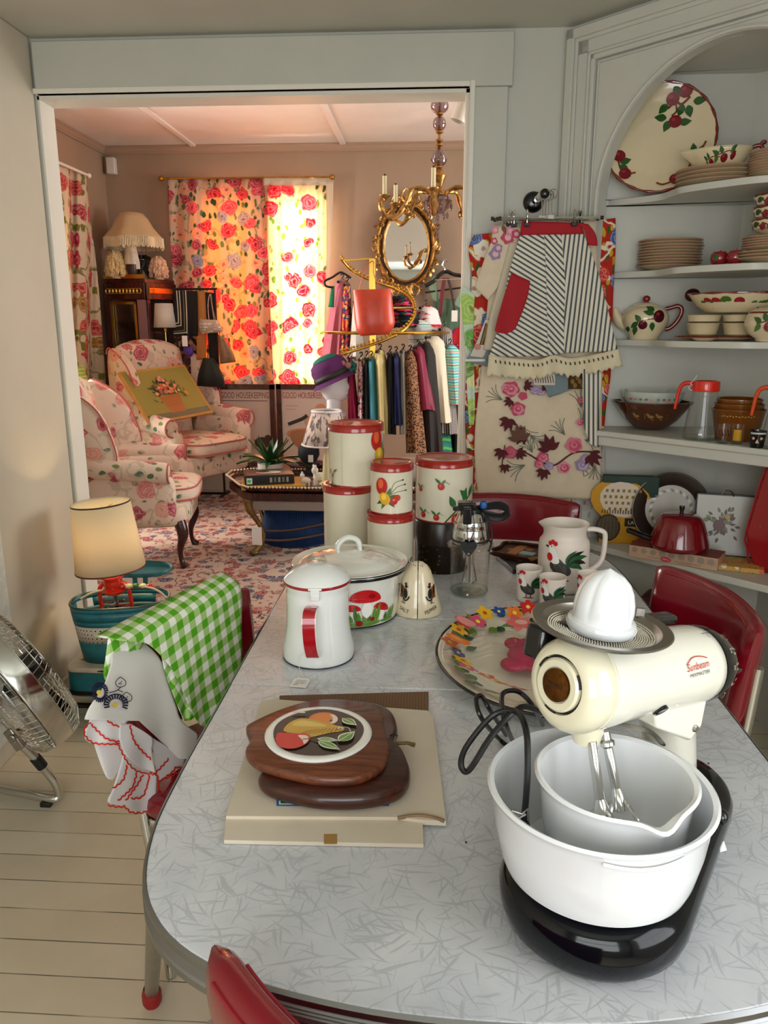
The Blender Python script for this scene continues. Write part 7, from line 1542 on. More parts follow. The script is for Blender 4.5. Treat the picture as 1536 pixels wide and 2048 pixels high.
for i in range(10):
    q = K1+d*(.1+.085*i); n = Vector((d.y, -d.x)).normalized(); q = q+n*.018; b.tube([Vector((q.x-og.x, q.y-og.y, ZT-.085))+Vector((d.x, d.y, 0)).normalized()*.020*cos(a)+Vector((0, 0, .020*sin(a))) for a in [6.283*j/12 for j in range(12)]], .005, 5, True)
d2 = K2-K0; n = Vector((d2.y, -d2.x)).normalized(); seg(b, K0+d2*.08, K2-d2*.1, ZT-.10, ZT-.06, .004, 0, .018); b.build('gilt_frieze', BRASS, t)
A1, A2 = K1+d*.14, K1+d*.78
b = MB()
seg(b, A1, A1+d*.06, .35, ZT-.17, .012, 0, .016); seg(b, A2-d*.06, A2, .35, ZT-.17, .012, 0, .016); seg(b, A1, A2, ZT-.19, ZT-.17, .012, 0, .016); fr_ = b.build('door_frame', BRASS, t)
b = MB(); seg(b, A1, A2, .35, ZT-.18, .003); b.build('glass_pane', glass('cabinet glass', '#E8E8E4', a=.3), t)
b = MB(); b.prism([(p.x-og.x, p.y-og.y) for p in (K1+(K3-K1)*.05, K0+(K3-K0)*.05, K2+(K3-K2)*.05, K3)], ZT-.42, ZT-.412); b.build('glass_shelf', glass('thick glass'), t)
cm = (K0+K1)/2*.6+(K3)*.4
b = MB(); b.lathe([(0, 0), (.05, 0), (.10, .05), (.12, .09), (.115, .09), (.09, .045), (0, .01)], 28); o = offs(b.build('glass_bowl', glass('cut glass', '#FFFFFF', a=.9)), (cm.x, cm.y, ZT-.411)); tag(o, 'clear glass bowl on the shelf inside the display cabinet', 'bowl')
b = MB(); b.box((0, 0, .14), (.20, .06, .28)); o = offs(b.build('pink_box', mat('dusty pink leather', '#B98A84', .5), bevel=.004), (cm.x, cm.y-.02, ZT-.85)); o.rotation_euler = (0, 0, atan2(d.y, d.x)); tag(o, 'dusty pink box with a gold emblem behind the cabinet glass', 'box')
p = Print(lambda u, v, l: Vector((u, -.031-l, v)));
for a in (0, 1.57, 3.14, 4.71): p.ell(.0+.018*cos(a), .17+.018*sin(a), .009, .009, '#D8B060')
p.ell(0, .17, .01, .01, '#D8B060'); p.build('emblem', o)
b = MB(); b.box((0, 0, .0), (.18, .18, .40));
o = offs(b.build('support', DW), (0, 0, 0)); bpy.data.objects.remove(o)
b = MB(); b.box((0, 0, .16), (.24, .10, .32)); o = offs(b.build('storage_box', mat('black card', '#1A1414', .5)), (cm.x+.02, cm.y+.02, .335)); tag(o, 'dark box on the bottom board inside the display cabinet', 'box')
o.scale = (1, 1, (ZT-.85-.337)/.32)
ztop = ZT+.013
q = at(272, 552, Y=6.50); t = thing('figurine_lamp', 'fringed cream dome lamp with an oriental figurine base on top of the cabinet', 'lamp', (q.x, 6.50, ztop))
k = mpp(6.5); hh = (552-430)*k
b = MB(); b.lathe([(.03, hh), (.09, hh-.015), (.13, hh-.06), (.165, hh-.13), (.215, hh-.19), (.23, hh-.21)], 48, fn=lambda a, i: 1+(.05 if i > 2 else 0)*cos(8*a)); SD = m_translucent('cream silk shade', '#D8BE94', (1, .85, .6, 1), .3); sd = b.build('lamp_shade', SD, t, solid=.002)
b = MB(); n = 120
for i in range(n):
    a = 6.283*i/n; r_ = .232*(1+.05*cos(8*a)); b.tube([(r_*cos(a), r_*sin(a), hh-.208), (r_*1.01*cos(a), r_*1.01*sin(a), hh-.285-.006*sin(i*2.1))], .0048, 4)
b.build('fringe', mat('cream fringe', '#E2D2AE', .9), sd)
b = MB(); b.cyl((0, 0, 0), (0, 0, hh-.01), .006, n=8); b.lathe([(0, 0), (.05, 0), (.05, .02), (.03, .03), (0, .03)], 20); b.build('stem', DWOOD, t)
b = MB(); b.lathe([(.035, .03), (.045, .07), (.042, .12)], 20, (0, -.07, 0)); b.build('figurine_skirt', mat('dark brown glaze', '#2A1812', .3), t)
b = MB(); b.lathe([(.055, .11), (.06, .14), (.050, .20), (.045, .25), (.052, .30), (.035, .345), (.018, .36), (.018, .37)], 20, (0, -.07, 0)); b.ell((0, -.07, .395), (.026, .026, .032), 14, 10); b.tube(cr([(-.04, -.08, .33), (-.065, -.10, .27), (-.03, -.13, .25)], 4), .017, 8); b.tube(cr([(.04, -.08, .33), (.07, -.10, .28), (.035, -.13, .26)], 4), .017, 8); b.build('figurine_body', mat('ivory glaze', '#DED2B8', .25), t)
b = MB(); b.ell((0, -.072, .415), (.026, .026, .022), 12, 8); b.ell((0, -.07, .445), (.012, .012, .012), 10, 6); b.build('figurine_hair', BLACKP, t)
b = MB(); b.ell((.045, -.135, .275), (.02, .012, .035), 10, 8); b.build('gold_vessel', BRASS, t)
b = MB(); b.box((.055, -.135, .17), (.04, .004, .075)); b.box((.075, -.14, .10), (.03, .004, .06)); b.build('paper_tags', PAPER, t)
def wig(px, py, Y, w, h, col, lab, curl=.012, seed=1):
    q = at(px, py, Y=Y); t = thing('wig', lab, 'wig', (q.x, Y, ztop)); random.seed(seed); b = MB(); b.lathe([(0, 0), (w*.3, 0), (w*.25, h*.2), (w*.4, h*.5), (w*.38, h*.8), (0, h*.93)], 20); b.build('head_form', mat('flesh foam', '#D8B8A0', .7), t)
    b = MB(); b.ell((0, 0, h*.62), (w*.46, w*.42, h*.38), 18, 12)
    for i in range(46):
        a = random.uniform(0, 6.283); z0 = h*random.uniform(.6, .98); r_ = w*.42*sqrt(max(.1, 1-((z0/h-.6)/.42)**2)); P = []
        for j in range(9): u = j/8; rr = r_+(w*.52-r_)*min(1, u*1.6)+curl*sin(u*14+i); P.append((rr*cos(a+.12*sin(u*9+i)), rr*sin(a+.12*sin(u*9+i))*.9, z0*(1-u)+u*h*.06))
        b.tube(P, [w*.06, w*.075, w*.08, w*.08, w*.08, w*.075, w*.07, w*.05, w*.02], 6)
    b.build('hair', mat('hair '+col, col, .45, var=.18, vs=60), t); return t
wig(233, 552, 6.42, .145, .225, '#DCC08A', 'wavy pale blond wig on top of the cabinet, nearest the left curtain', seed=2); wig(290, 552, 6.60, .17, .20, '#14100F', 'black wig behind the figurine lamp on the cabinet', .006, 3); wig(318, 556, 6.56, .13, .19, '#D6AE90', 'strawberry blond wig with a blue base at the cabinet end', seed=4)
q = at(326, 660, Y=6.45); k = mpp(6.45); t = thing('white_floor_lamp', 'small white shaded lamp on a thin brass stem behind the armchair', 'lamp', (q.x+.02, 6.45, 0)); zb = at(326, 655, Y=6.45).z; z2 = at(326, 607, Y=6.45).z
b = MB(); b.lathe([(.092, zb), (.071, z2)], 32); b.build('lamp_shade', m_translucent('white linen shade', '#E6DED2', (1, .95, .9, 1), .3), t, solid=.002)
b = MB(); b.cyl((0, 0, .02), (0, 0, zb+.05), .006, n=8); b.lathe([(0, 0), (.09, 0), (.09, .012), (.02, .03), (0, .03)], 24); b.lathe([(.0, zb-.04), (.015, zb-.035), (.02, zb-.01), (.0, zb)], 12); b.build('stem', BRASS, t)
q = at(395, 575, Y=6.5); t = thing('scarf_stand', 'dark metal garment stand holding scarves and bags before the floral curtain', 'stand', (q.x, 6.5, 0)); zr = at(395, 578, Y=6.5).z
x0, x1 = at(343, 578, Y=6.5).x-q.x, at(434, 578, Y=6.5).x-q.x; b = MB(); b.cyl((x0, 0, zr), (x1, 0, zr), .008, n=8); b.cyl((x1-.02, 0, 0), (x1-.02, 0, zr), .010, n=8); b.cyl((x0+.02, 0, 0), (x0+.02, 0, zr), .010, n=8); b.box(((x0+x1)/2, 0, .02), (x1-x0, .02, .02)); b.box((x0+.02, 0, .01), (.03, .25, .02)); b.box((x1-.02, 0, .01), (.03, .25, .02)); b.build('frame', IRON, t)
def scarf(name, lab, cat, L, Rr, Y, m, prints=None, amp=.01, fr=.2):
    c = at(L[0][0], L[0][1], Y=Y); t = thing(name, lab, cat, c, 0); sh = Sheet(L, Rr, Y, amp=amp, freq=fr, nu=16, nv=16); sh.build('fabric', m, t, org=c)
    if prints: p = sh.print(.004); prints(p); fin(p, 'stripes', t, c)
    return t
BF = mat('black knit', '#141212', .9, bump=.2, bs=300); WF = '#CFC6AE'
def pr(p):
    for i, (x, y) in enumerate(((374, 665), (369, 661), (362, 651), (357, 646))): p.line([(x-3-i*.3, 581), (x-1, 620), (x, y-2), (x-2, y), (347, y+2)], 1.9, WF if i != 1 else '#6E6A58', 8)
scarf('striped_scarf', 'black knit scarf with cream right angled stripes on the stand', 'scarf', [(350, 580), (347, 620), (346, 672)], [(395, 582), (396, 620), (396, 672)], 6.45, BF, pr)
scarf('orange_scarf', 'orange scarf hanging between black ones on the stand', 'scarf', [(392, 583), (394, 640), (393, 720)], [(412, 583), (413, 640), (412, 722)], 6.47, mat('orange silk', '#B8722A', .6))
scarf('black_shawl', 'long black shawl hanging at the right end of the scarf stand', 'shawl', [(410, 584), (416, 680), (424, 780)], [(430, 586), (433, 680), (440, 780)], 6.46, BF)
scarf('patterned_scarf', 'brown paisley scarf hanging below the striped one', 'scarf', [(347, 665), (350, 740), (354, 800)], [(400, 665), (404, 740), (410, 830)], 6.50, m_multi('brown paisley', ['#5A2E20', '#8A4A30', '#2A1C1C', '#A87A4A', '#3A2A3A'], 30))
def pouch(name, lab, L, Rr, Y, m, d=.05, cat='bag', strap=None):
    c = at((L[0][0]+Rr[0][0])/2, L[0][1], Y=Y); t = thing(name, lab, cat, c, 0); b = MB()
    LL, RR = cr2(L, 5), cr2(Rr, 5)
    def f(u, v):
        a, e = lerpl(LL, v), lerpl(RR, v); th = 2*pi*u; w = sin(pi*min(1, max(0, .08+v*.9)))**.5
        x = (a[0]+e[0])/2+(e[0]-a[0])/2*cos(th); y = (a[1]+e[1])/2+(e[1]-a[1])/2*cos(th); return at(x, y, Y=Y+d*w*sin(th)*(1+.1*sin(5*th)))-c
    b.surf(f, 28, 14, (.4, .3), True); n = len(b.v); b.f += [tuple(range(28))[::-1], tuple(range(n-28, n))]; b.mi += [0, 0]; b.c += [(1, 1, 1, 1)]*2; b.build('bag_body', m, t)
    if strap: b = MB(); b.tube([at(*s, Y=Y)-c for s in cr2(strap, 5)], .006, 6, flat=.5); b.build('strap', m, t)
    return t
pouch('floral_pouch', 'small grey floral drawstring pouch hanging on the scarf stand', [(400, 638), (397, 652), (404, 668)], [(436, 640), (442, 652), (446, 664)], 6.40, floral('grey rose print', '#B9A898', ['#D88A84', '#E8DACA'], '#8A8472', 30, .5, .5, 'UV'), strap=[(418, 640), (416, 610), (420, 588), (424, 612), (428, 640)])
pouch('purple_pouch', 'tiny purple pouch with a white tag below the striped scarf', [(367, 694), (368, 704), (374, 713)], [(386, 692), (387, 704), (384, 713)], 6.42, mat('violet satin', '#4A2A8A', .4), .03, strap=[(375, 694), (372, 680), (378, 672)])
pouch('tan_bag', 'tan leather bucket bag hanging at the right of the scarf stand', [(436, 668), (438, 700), (440, 728)], [(448, 675), (466, 705), (472, 724)], 6.40, mat('worn tan leather', '#8A6A4C', .5, var=.2, vs=20), .05, strap=[(440, 670), (426, 620), (422, 588)])
pouch('black_evening_bag', 'soft black drawstring evening bag hanging low on the scarf stand', [(406, 716), (396, 750), (394, 772)], [(428, 716), (446, 750), (450, 776)], 6.38, mat('black green velvet', '#0C1A14', .6), .06, strap=[(415, 718), (418, 690), (420, 670)])
q = at(370, 682, Y=6.39); b = MB(); b.box((0, 0, 0), (.045, .002, .085)); o = offs(b.build('price_tag', PAPER), (q.x, 6.385, q.z)); tag(o, 'white paper tag hanging from the purple pouch', 'price tag')
b = MB(); b.box((0, 0, .12), (2.0, .12, .20)); b.box((0, -.02, .23), (2.0, .16, .02)); b.box((0, 0, .01), (1.9, .10, .02)); b.box((0, -.065, .19), (1.96, .01, .015)); o = offs(b.build('baseboard_heater', mat('beige heater enamel', '#C9B6A4', .4), bevel=.004), (-1.15, 6.70, 0)); tag(o, 'long low beige baseboard heater under the far windows', 'heater')
def poster(lab, x0, x1, art):
    p0, p1 = at(x0, 768, Y=6.60), at(x1, 768, Y=6.60); w = p1.x-p0.x; z1 = p0.z; z0 = .245; h = z1-z0; t = thing('framed_poster', lab, 'poster', ((p0.x+p1.x)/2, 6.60, z0), 0, 'framed magazine covers'); fw = .045
    b = MB()
    for s in (-1, 1): b.box((s*(w/2-fw/2), 0, h/2), (fw, .028, h)); b.box((0, 0, h/2+s*(h/2-fw/2)), (w, .028, fw))
    b.build('frame', DWOOD, t, bevel=.003); b = MB(); b.box((0, .004, h/2), (w-fw, .006, h-fw)); b.build('backing', mat('pink beige paper', '#CDB6A6', .5), t)
    p = Print(lambda u, v, l: Vector((u, -.0005-l, v)), .001); art(p, w-2*fw, h-fw, fw); p.build('cover_print', t, .4)
def art1(p, w, top, fw):
    p.text('GOOD HOUSEKEEPING', 0, top-.075, .075, '#6A4A44', w=w*.96); p.band(-w/2+.02, top-.10, w/2-.02, top-.094, '#6A4A44')
    p.ell(-.03, top-.24, .075, .07, '#B0613A'); p.ell(.02, top-.27, .04, .045, '#E0B49A'); p.poly([(-.15, top-.33), (-.05, top-.30), (.03, top-.36), (.02, top-.46), (-.14, top-.48)], '#C23A3A'); p.poly([(-.20, top-.44), (-.06, top-.44), (-.02, top-.54), (-.2, top-.55)], '#C8494A'); p.leaf(.02, top-.36, .18, .04, -1.2, '#DDB094'); p.ell(.14, top-.46, .07, .05, '#4A3028'); p.ell(.19, top-.42, .03, .03, '#4A3028')
def art2(p, w, top, fw):
    p.text('GOOD HOUSEKEEPING', 0, top-.075, .075, '#B0504A', w=w*.96); p.line([(-w/2+.03, top-.14), (-w/2+.14, top-.14)], .006, '#A89080'); p.line([(-w/2+.03, top-.17), (-w/2+.12, top-.17)], .005, '#A89080'); p.line([(-w/2+.05, top-.30), (-.04, top-.25), (.0, top-.22)], .03, '#33241E'); p.ell(-.02, top-.38, .16, .05, '#C68A56'); p.poly([(-.14, top-.36), (.14, top-.36), (.09, top-.50), (-.09, top-.50)], '#A8714A'); p.ell(.08, top-.28, .10, .06, '#D89A66'); p.ell(.12, top-.18, .05, .06, '#C98A58')
poster('framed magazine cover with a figure in red, beside the armchair', 428, 549, art1); poster('framed magazine cover with a brown bowl, partly behind the hat', 552, 674, art2)
C = at(812, 492, Y=6.74); t = thing('oval_mirror', 'oval wall mirror in an ornate antique gilt scrolled frame', 'mirror', C)
k = mpp(6.74); ra, rb = 41*k, 62*k
b = MB(); b.add([(0, .02, 0)]+[(ra*cos(a), .02, rb*sin(a)) for a in [6.283*i/60 for i in range(60)]], [(0, 1+(i+1) % 60, 1+i) for i in range(60)]); b.build('mirror_glass', mat('mirror silver', '#E8EAEA', .02, 1.), t)
b = MB(); random.seed(9)
b.tube([((ra+.05)*cos(a), .01, (rb+.055)*sin(a)) for a in [6.283*i/60 for i in range(60)]], [.045+.008*sin(i*.9) for i in range(60)], 10, True, flat=.5)
b.tube([((ra+.006)*cos(a), 0, (rb+.006)*sin(a)) for a in [6.283*i/60 for i in range(60)]], .012, 8, True)
for i in range(46):
    a = 6.283*i/46+random.uniform(-.05, .05); r0 = .055+random.uniform(-.02, .03); cx, cz = (ra+r0)*cos(a), (rb+r0+.01)*sin(a); R0 = random.uniform(.018, .036); s_ = random.choice((-1, 1))
    b.tube([(cx+(R0*(1-u*.8))*cos(a+s_*u*5), -.02-.012*u, cz+(R0*(1-u*.8))*sin(a+s_*u*5)) for u in [j/10 for j in range(11)]], [.013*(1-j*.07) for j in range(11)], 6)
for a, L in ((1.57, .12), (4.71, .13), (1.25, .08), (1.9, .08), (4.4, .09), (5.0, .09), (0, .05), (3.14, .05)):
    for s_ in (-1, 1):
        P = [((ra+.05+L*u)*cos(a+s_*.12*sin(u*3)), -.02, (rb+.05+L*u)*sin(a+s_*.12*sin(u*3))) for u in [j/8 for j in range(9)]]; b.tube(P, [.022*(1-j*.09) for j in range(9)], 6)
b.build('gilt_frame', ANT, t)
CX, CY = at(878, 300, Y=4.85).x, 4.85; t = thing('chandelier', 'antique brass chandelier with glass balls, scroll arms and cream candle tubes', 'chandelier', (CX, CY, FZ))
def cz(y): return at(878, y, Y=CY).z-FZ
AMG = glass('smoky purple glass', '#C8B4B8', .02, 1.1)
b = MB(); b.cyl((0, 0, 0), (0, 0, cz(380)), .007, n=8); b.lathe([(0, 0), (.06, 0), (.05, -.03), (.01, -.05)], 24)
for y in (228, 264, 281, 290, 334): b.lathe([(.006, cz(y)+.012), (.022, cz(y)+.004), (.022, cz(y)-.004), (.006, cz(y)-.014)], 16)
b.lathe([(.01, cz(336)), (.03, cz(340)), (.045, cz(352)), (.03, cz(366)), (.02, cz(375)), (.05, cz(385)), (.06, cz(392))], 20); b.build('stem', ANT, t)
for y0, y1, r_ in ((196, 227, .052), (233, 262, .038), (294, 334, .044)):
    z0, z1 = cz(y1), cz(y0); m_ = (z0+z1)/2; h_ = (z1-z0)/2; b = MB(); b.lathe([(.008, z0)]+[(r_*cos(a)**(.8) if y0 != 294 else r_*cos(a)*(1-.35*sin(a)), m_+h_*sin(a)) for a in [-1.4+.28*i for i in range(11)]]+[(.008, z1)], 28); b.build('glass_ball', AMG, t)
b = MB(); b.lathe([(.02, cz(395)), (.075, cz(395)), (.085, cz(402)), (.06, cz(418)), (.025, cz(428))], 32); b.build('glass_bowl', AMG, t)
pend = MB()
for i in range(14): a = 6.283*i/14; r_ = .085 if i % 2 else .055; zz = cz(404 if i % 2 else 422); pend.lathe([(0, zz-.002), (.005, zz-.012), (.008, zz-.03), (.003, zz-.045), (0, zz-.047)], 6, (r_*cos(a), r_*sin(a), 0))
for y in (435, 445, 456, 466, 475): pend.ell((.0, 0, cz(y)), (.010, .010, .014), 8, 6)
o = pend.build('crystal_drops', AMG, t);
for i, (dx, dy, yt, hasc) in enumerate(((-.31, -.10, 396, 1), (-.26, .20, 388, 1), (.30, -.12, 420, 1), (-.03, -.32, 388, 1), (.24, .24, 400, 1))):
    r_ = hypot(dx, dy); d_ = Vector((dx/r_, dy/r_, 0)); z0 = cz(392)
    ar = MB(); P = cr([d_*.03+Vector((0, 0, z0)), d_*.09+Vector((0, 0, z0+.035)), d_*.16+Vector((0, 0, z0+.03)), d_*.20+Vector((0, 0, z0-.05)), d_*(r_*.80)+Vector((0, 0, z0-.13)), d_*r_+Vector((0, 0, z0-.11)), d_*(r_*1.08)+Vector((0, 0, z0-.05)), d_*r_+Vector((0, 0, z0-.02))], 6)
    ar.tube(P, [.014+.003*sin(j) for j in range(len(P))], 8); e = d_*r_+Vector((0, 0, z0-.02)); ar.lathe([(.008, -.02), (.02, -.005), (.034, .006), (.036, .012), (.012, .008)], 16, e)
    for s_ in (-1, 1): q = d_*(r_*.62)+Vector((-d_.y, d_.x, 0))*.012*s_+Vector((0, 0, z0-.09)); ar.tube([q+d_*(.03*cos(u*5)*(1-u*.7))+Vector((0, 0, .03*sin(u*5)*(1-u*.7))) for u in [j/9 for j in range(10)]], .008, 6)
    a_ = ar.build('arm', ANT, t)
    b = MB(); b.lathe([(.0125, .008), (.0125, .115), (.0, .116)], 14, e); b.build('candle_tube', mat('cream candle sleeve', '#D9CDA6', .5), a_); b = MB(); b.lathe([(.006, .116), (.006, .126), (0, .127)], 10, e); b.build('socket', BLACKR, a_)
q = at(926, 215, Y=4.7); t = thing('ceiling_spotlight', 'small white cylinder spotlight under the far ceiling beside the chandelier', 'spotlight', (q.x, 4.7, FZ)); b = MB(); M_ = MT_((0, 0, q.z-FZ)) @ MR_(R(22), 4, 'Y'); b.M = M_; b.lathe([(0, .085), (.036, .085), (.04, .08), (.046, -.075), (.042, -.076), (.038, .06), (0, .06)], 28); b.build('housing', mat('white enamel lamp body', '#DCD2C6', .4), t); b = MB(); b.cyl((0, 0, 0), (0.02, 0, q.z-FZ+.08), .012, n=10); b.lathe([(0, 0), (.05, 0), (.05, -.02), (0, -.02)], 20); b.build('bracket', mat('white enamel lamp body', '#DCD2C6', .4), t)
# ================================================================= far room: armchairs, table, rack
UPH = floral('peony chintz upholstery', '#E6D0BC', ['#C65A62', '#D9867E', '#E0A08E', '#B24A5C'], '#5C7A62', 8.5, .55, .5, 'Object', .6, .8, leaf2='#7E8C5C', vine=.3, stem='#7C8A66')
PIP = mat('rose piping', '#B8645A', .7)
def armchair(label, loc, rz):
    t = thing('wing_armchair', label, 'armchair', loc, rz, 'floral wing armchairs')
    b = MB(); b.ell((0, -.02, .345), (.33, .335, .085), 40, 14, e=.35); b.build('seat_base', UPH, t)
    b = MB(); b.ell((0, -.075, .465), (.275, .325, .065), 40, 14, e=.45); c_ = b.build('seat_cushion', UPH, t)
    b = MB(); b.tube([Vector((.272*copysign(abs(cos(a))**.45, cos(a)), -.075+.322*copysign(abs(sin(a))**.45, sin(a)), .50)) for a in [6.283*i/60 for i in range(60)]], .006, 6, True); b.tube([Vector((.272*copysign(abs(cos(a))**.45, cos(a)), -.075+.322*copysign(abs(sin(a))**.45, sin(a)), .43)) for a in [6.283*i/60 for i in range(60)]], .006, 6, True); b.build('piping', PIP, c_)
    for s in (-1, 1):
        b = MB(); b.ell((s*.325, -.02, .46), (.055, .27, .17), 28, 14, e=.45)
        P = cr([(s*.35, .26, .66), (s*.355, .10, .655), (s*.36, -.10, .635), (s*.365, -.26, .62)], 6); b.tube(P, [.055]*4+[.065]*(len(P)-5)+[.060], 16); ar = b.build('arm', UPH, t)
        b = MB(); b.tube([(s*(.365)+.058*cos(a), -.262, .62+.058*sin(a)) for a in [6.283*i/20 for i in range(20)]], .006, 6, True); b.tube([(s*.31, -.268, .60), (s*.315, -.275, .45), (s*.31, -.27, .30)], .005, 5); b.build('piping', PIP, ar)
        b = MB(); out = cr2([(.24, .60), (.10, .62), (.03, .70), (.05, .84), (.12, 1.00), (.24, 1.10), (.34, 1.12), (.36, .90), (.32, .66)], 5, True); n = len(out)
        vs = []
        for th, sc_ in ((-.035, .90), (-.028, .97), (0, 1.0), (.028, .97), (.035, .90)):
            for y, z in out: vs.append((s*(.335+th+.05*(.3-y)), .22+(y-.22)*sc_, .86+(z-.86)*sc_))
        b.add(vs, [(i*n+j, i*n+(j+1) % n, (i+1)*n+(j+1) % n, (i+1)*n+j) for i in range(4) for j in range(n)]+[tuple(range(n))[::-1], tuple(4*n+j for j in range(n))]); w_ = b.build('wing', UPH, t)
        b = MB(); b.tube([(s*(.335+.035+.05*(.3-y)), y, z) for y, z in out[:int(n*.72)]], .005, 5); b.build('piping', PIP, w_)
        b = MB(); b.tube(cr([(s*.27, -.29, .30), (s*.285, -.31, .22), (s*.262, -.285, .12), (s*.262, -.29, .04), (s*.272, -.315, .0)], 5), [.040, .040, .038, .037, .036, .035, .032, .028, .024, .022, .019, .017, .016, .015, .015, .016, .018, .022, .026, .028, .024], 12); b.build('leg', DWOOD, t)
        b = MB(); b.tube([(s*.26, .28, .30), (s*.265, .31, .15), (s*.28, .37, .0)], [.026, .021, .018], 10); b.build('leg', DWOOD, t)
    b = MB()
    def bk(u, v):
        a = 2*pi*u; w = .29-.02*sin(v*pi); zt = .42+.72*v; x = w*copysign(abs(cos(a))**.5, cos(a)); top = .05*(1-(x/w)**2) if v > .5 else 0
        e = 1 if v < .93 else sqrt(max(.02, 1-((v-.93)/.07)**2)); return Vector((x*(.9+.1*e), .27+.10*v+.075*e*copysign(abs(sin(a))**.7, sin(a))-.03*sin(v*pi)*(sin(a) < 0), zt+top*(v-.5)*2))
    b.surf(bk, 44, 24, (1, 1), True); n = len(b.v); b.f.append(tuple(range(n-44, n))); b.mi.append(0); b.c.append((1, 1, 1, 1)); b.build('backrest', UPH, t)
    return t
a1 = armchair('floral wing armchair farther back, with the fruit basket painting propped on it', (-1.948, 6.07, .0125), R(60)); a1.scale = (1.12, 1.12, 1.12)
a2 = dup(a1); place(a2, (-1.82, 4.62, .0125), R(100), 'floral wing armchair in front, cut off by the doorway wall on its left', .97)
TL, TR, BR, BL = at(243, 742, Y=5.76), at(378, 731, Y=6.30), at(418, 823, Y=6.10), at(292, 852, Y=5.55)
c = (TL+TR+BR+BL)/4; ex = ((TR-TL)+(BR-BL)).normalized(); ey = ((TL-BL)+(TR-BR)); ey = (ey-ex*ey.dot(ex)).normalized(); w = ((TR-TL).length+(BR-BL).length)/2; h = ((TL-BL).length+(TR-BR).length)/2; n = ex.cross(ey)
t = thing('fruit_basket_painting', 'olive painted panel of a fruit basket with ochre border, propped across the back armchair', 'painting', c); M_ = Matrix((ex, ey, n)).transposed().to_4x4()
b = MB(); b.M = M_; b.box((0, 0, -.008), (w, h, .016)); b.build('panel', mat('ochre painted edge', '#B98A3E', .5, var=.1, vs=20), t)
p = Print(lambda u, v, l: M_ @ Vector((u, v, l)), .0008); W2, H2 = w/2, h/2; p.band(-W2+.02, -H2+.02, W2-.02, H2-.02, '#8F8A3E', 6, 6); p.band(-W2+.02, -H2+.02, W2-.02, -H2+.07, '#5E6450', 6, 1)
p.poly([(-.10, -.02), (.10, -.02), (.07, -H2+.06), (-.07, -H2+.06)], '#A8652A', smooth=False)
for i in range(5): p.line([(-.09+i*.004, -.04-i*.018), (.09-i*.004, -.04-i*.018)], .003, '#7A4218')
p.line([(-.09, .0), (-.06, .10), (0, .13), (.06, .10), (.09, 0)], .007, '#8A5420'); random.seed(21)
for i in range(60): a = random.uniform(0, 3.14); r_ = random.uniform(.02, .125); p.leaf(r_*cos(a)*1.15, -.01+r_*sin(a), .04, .014, a+random.uniform(-.8, .8), random.choice(['#2F4A2A', '#4A5A2E', '#3A3A20']))
for i in range(46): a = random.uniform(.0, 3.14); r_ = random.uniform(.01, .10); p.ell(r_*cos(a)*1.2, -.005+r_*sin(a)*.95, random.uniform(.010, .017), random.uniform(.010, .016), random.choice(['#D88A4A', '#C4523A', '#E0B05A', '#B86A5A', '#7A3A4A', '#D8A070', '#C86A6A']))
for x, y in ((-.02, .12), (.015, .11), (-.005, .14)): p.ell(x, y, .02, .018, '#C8786A'); p.ell(x, y, .010, .009, '#E0A090')
p.ell(.16, -.03, .020, .022, '#C8923A'); p.leaf(.16, -.005, .03, .012, 1.9, '#3A4A2A'); p.leaf(-.14, -.08, .05, .014, 2.4, '#4A5A2E'); p.leaf(-.13, -.09, .04, .012, .4, '#6A4A22')
p.build('painted_scene', t, .5)
q = at(160, 985, Y=4.25); t = thing('rag_doll', 'red haired doll leaning on the front armchair beside the doorway wall', 'doll', (q.x-.03, 4.45, .47)); b = MB(); b.ell((0, 0, .12), (.08, .06, .12), 16, 10); b.build('body', floral('doll dress print', '#7A3A52', ['#B04A5A', '#3A5A8A'], '#4A6A4A', 30, .5, .6, 'Object'), t); b = MB(); b.ell((0, 0, .28), (.06, .055, .065), 16, 10); b.build('head', mat('doll skin', '#D8A88A', .6), t)
b = MB(); random.seed(4)
for i in range(40): a = random.uniform(-.5, 3.8); b.tube(cr([(.05*cos(a), .045*sin(a), .33), (.07*cos(a), .065*sin(a), .25), (.085*cos(a), .07*sin(a), .10)], 4), .010, 5)
b.build('hair', mat('auburn yarn', '#8A3A14', .8), t)
q = at(150, 770, Y=5.3); z0, z1 = at(150, 812, Y=5.3).z, at(150, 733, Y=5.3).z; t = thing('green_lamp', 'lamp with pleated pale green shade behind the front armchair', 'lamp', (q.x-.05, 5.3, 0)); b = MB(); b.lathe([(.17, z0), (.11, z1)], 60, fn=lambda a, i: 1+.012*cos(60*a)); b.build('lamp_shade', m_stripe('pleated green', [(0, '#B4BC62'), (.5, '#8FA04A')], 40, 2, 0, 'Object'), t, solid=.003); b = MB(); b.cyl((0, 0, 0), (0, 0, z1), .012, n=10); b.lathe([(0, 0), (.1, 0), (.1, .02), (.02, .04), (0, .04)], 24); b.build('stem', BRASS, t)
TH = .455; t = thing('coffee_table', 'low carved tray top coffee table with beaded edge and brass cabriole legs', 'table', (-.70, 4.95, 0.0125)); og = t.location
P = [(-1.33, 4.98), (-1.17, 4.68), (-1.10, 4.61), (-.15, 4.61), (-.08, 4.68), (-.08, 5.14), (-.15, 5.20), (-1.22, 5.20), (-1.33, 5.12)]; Pl = [(x-og.x, y-og.y) for x, y in P]
b = MB(); b.prism(Pl, TH-.075, TH-.03); n = len(Pl); b.add([(x*.97, y*.95, TH-.03) for x, y in Pl]+[(x*1.03, y*1.06, TH+.012) for x, y in Pl], [(i, (i+1) % n, n+(i+1) % n, n+i) for i in range(n)]); b.build('tray_top', DWOOD, t, solid=.006)
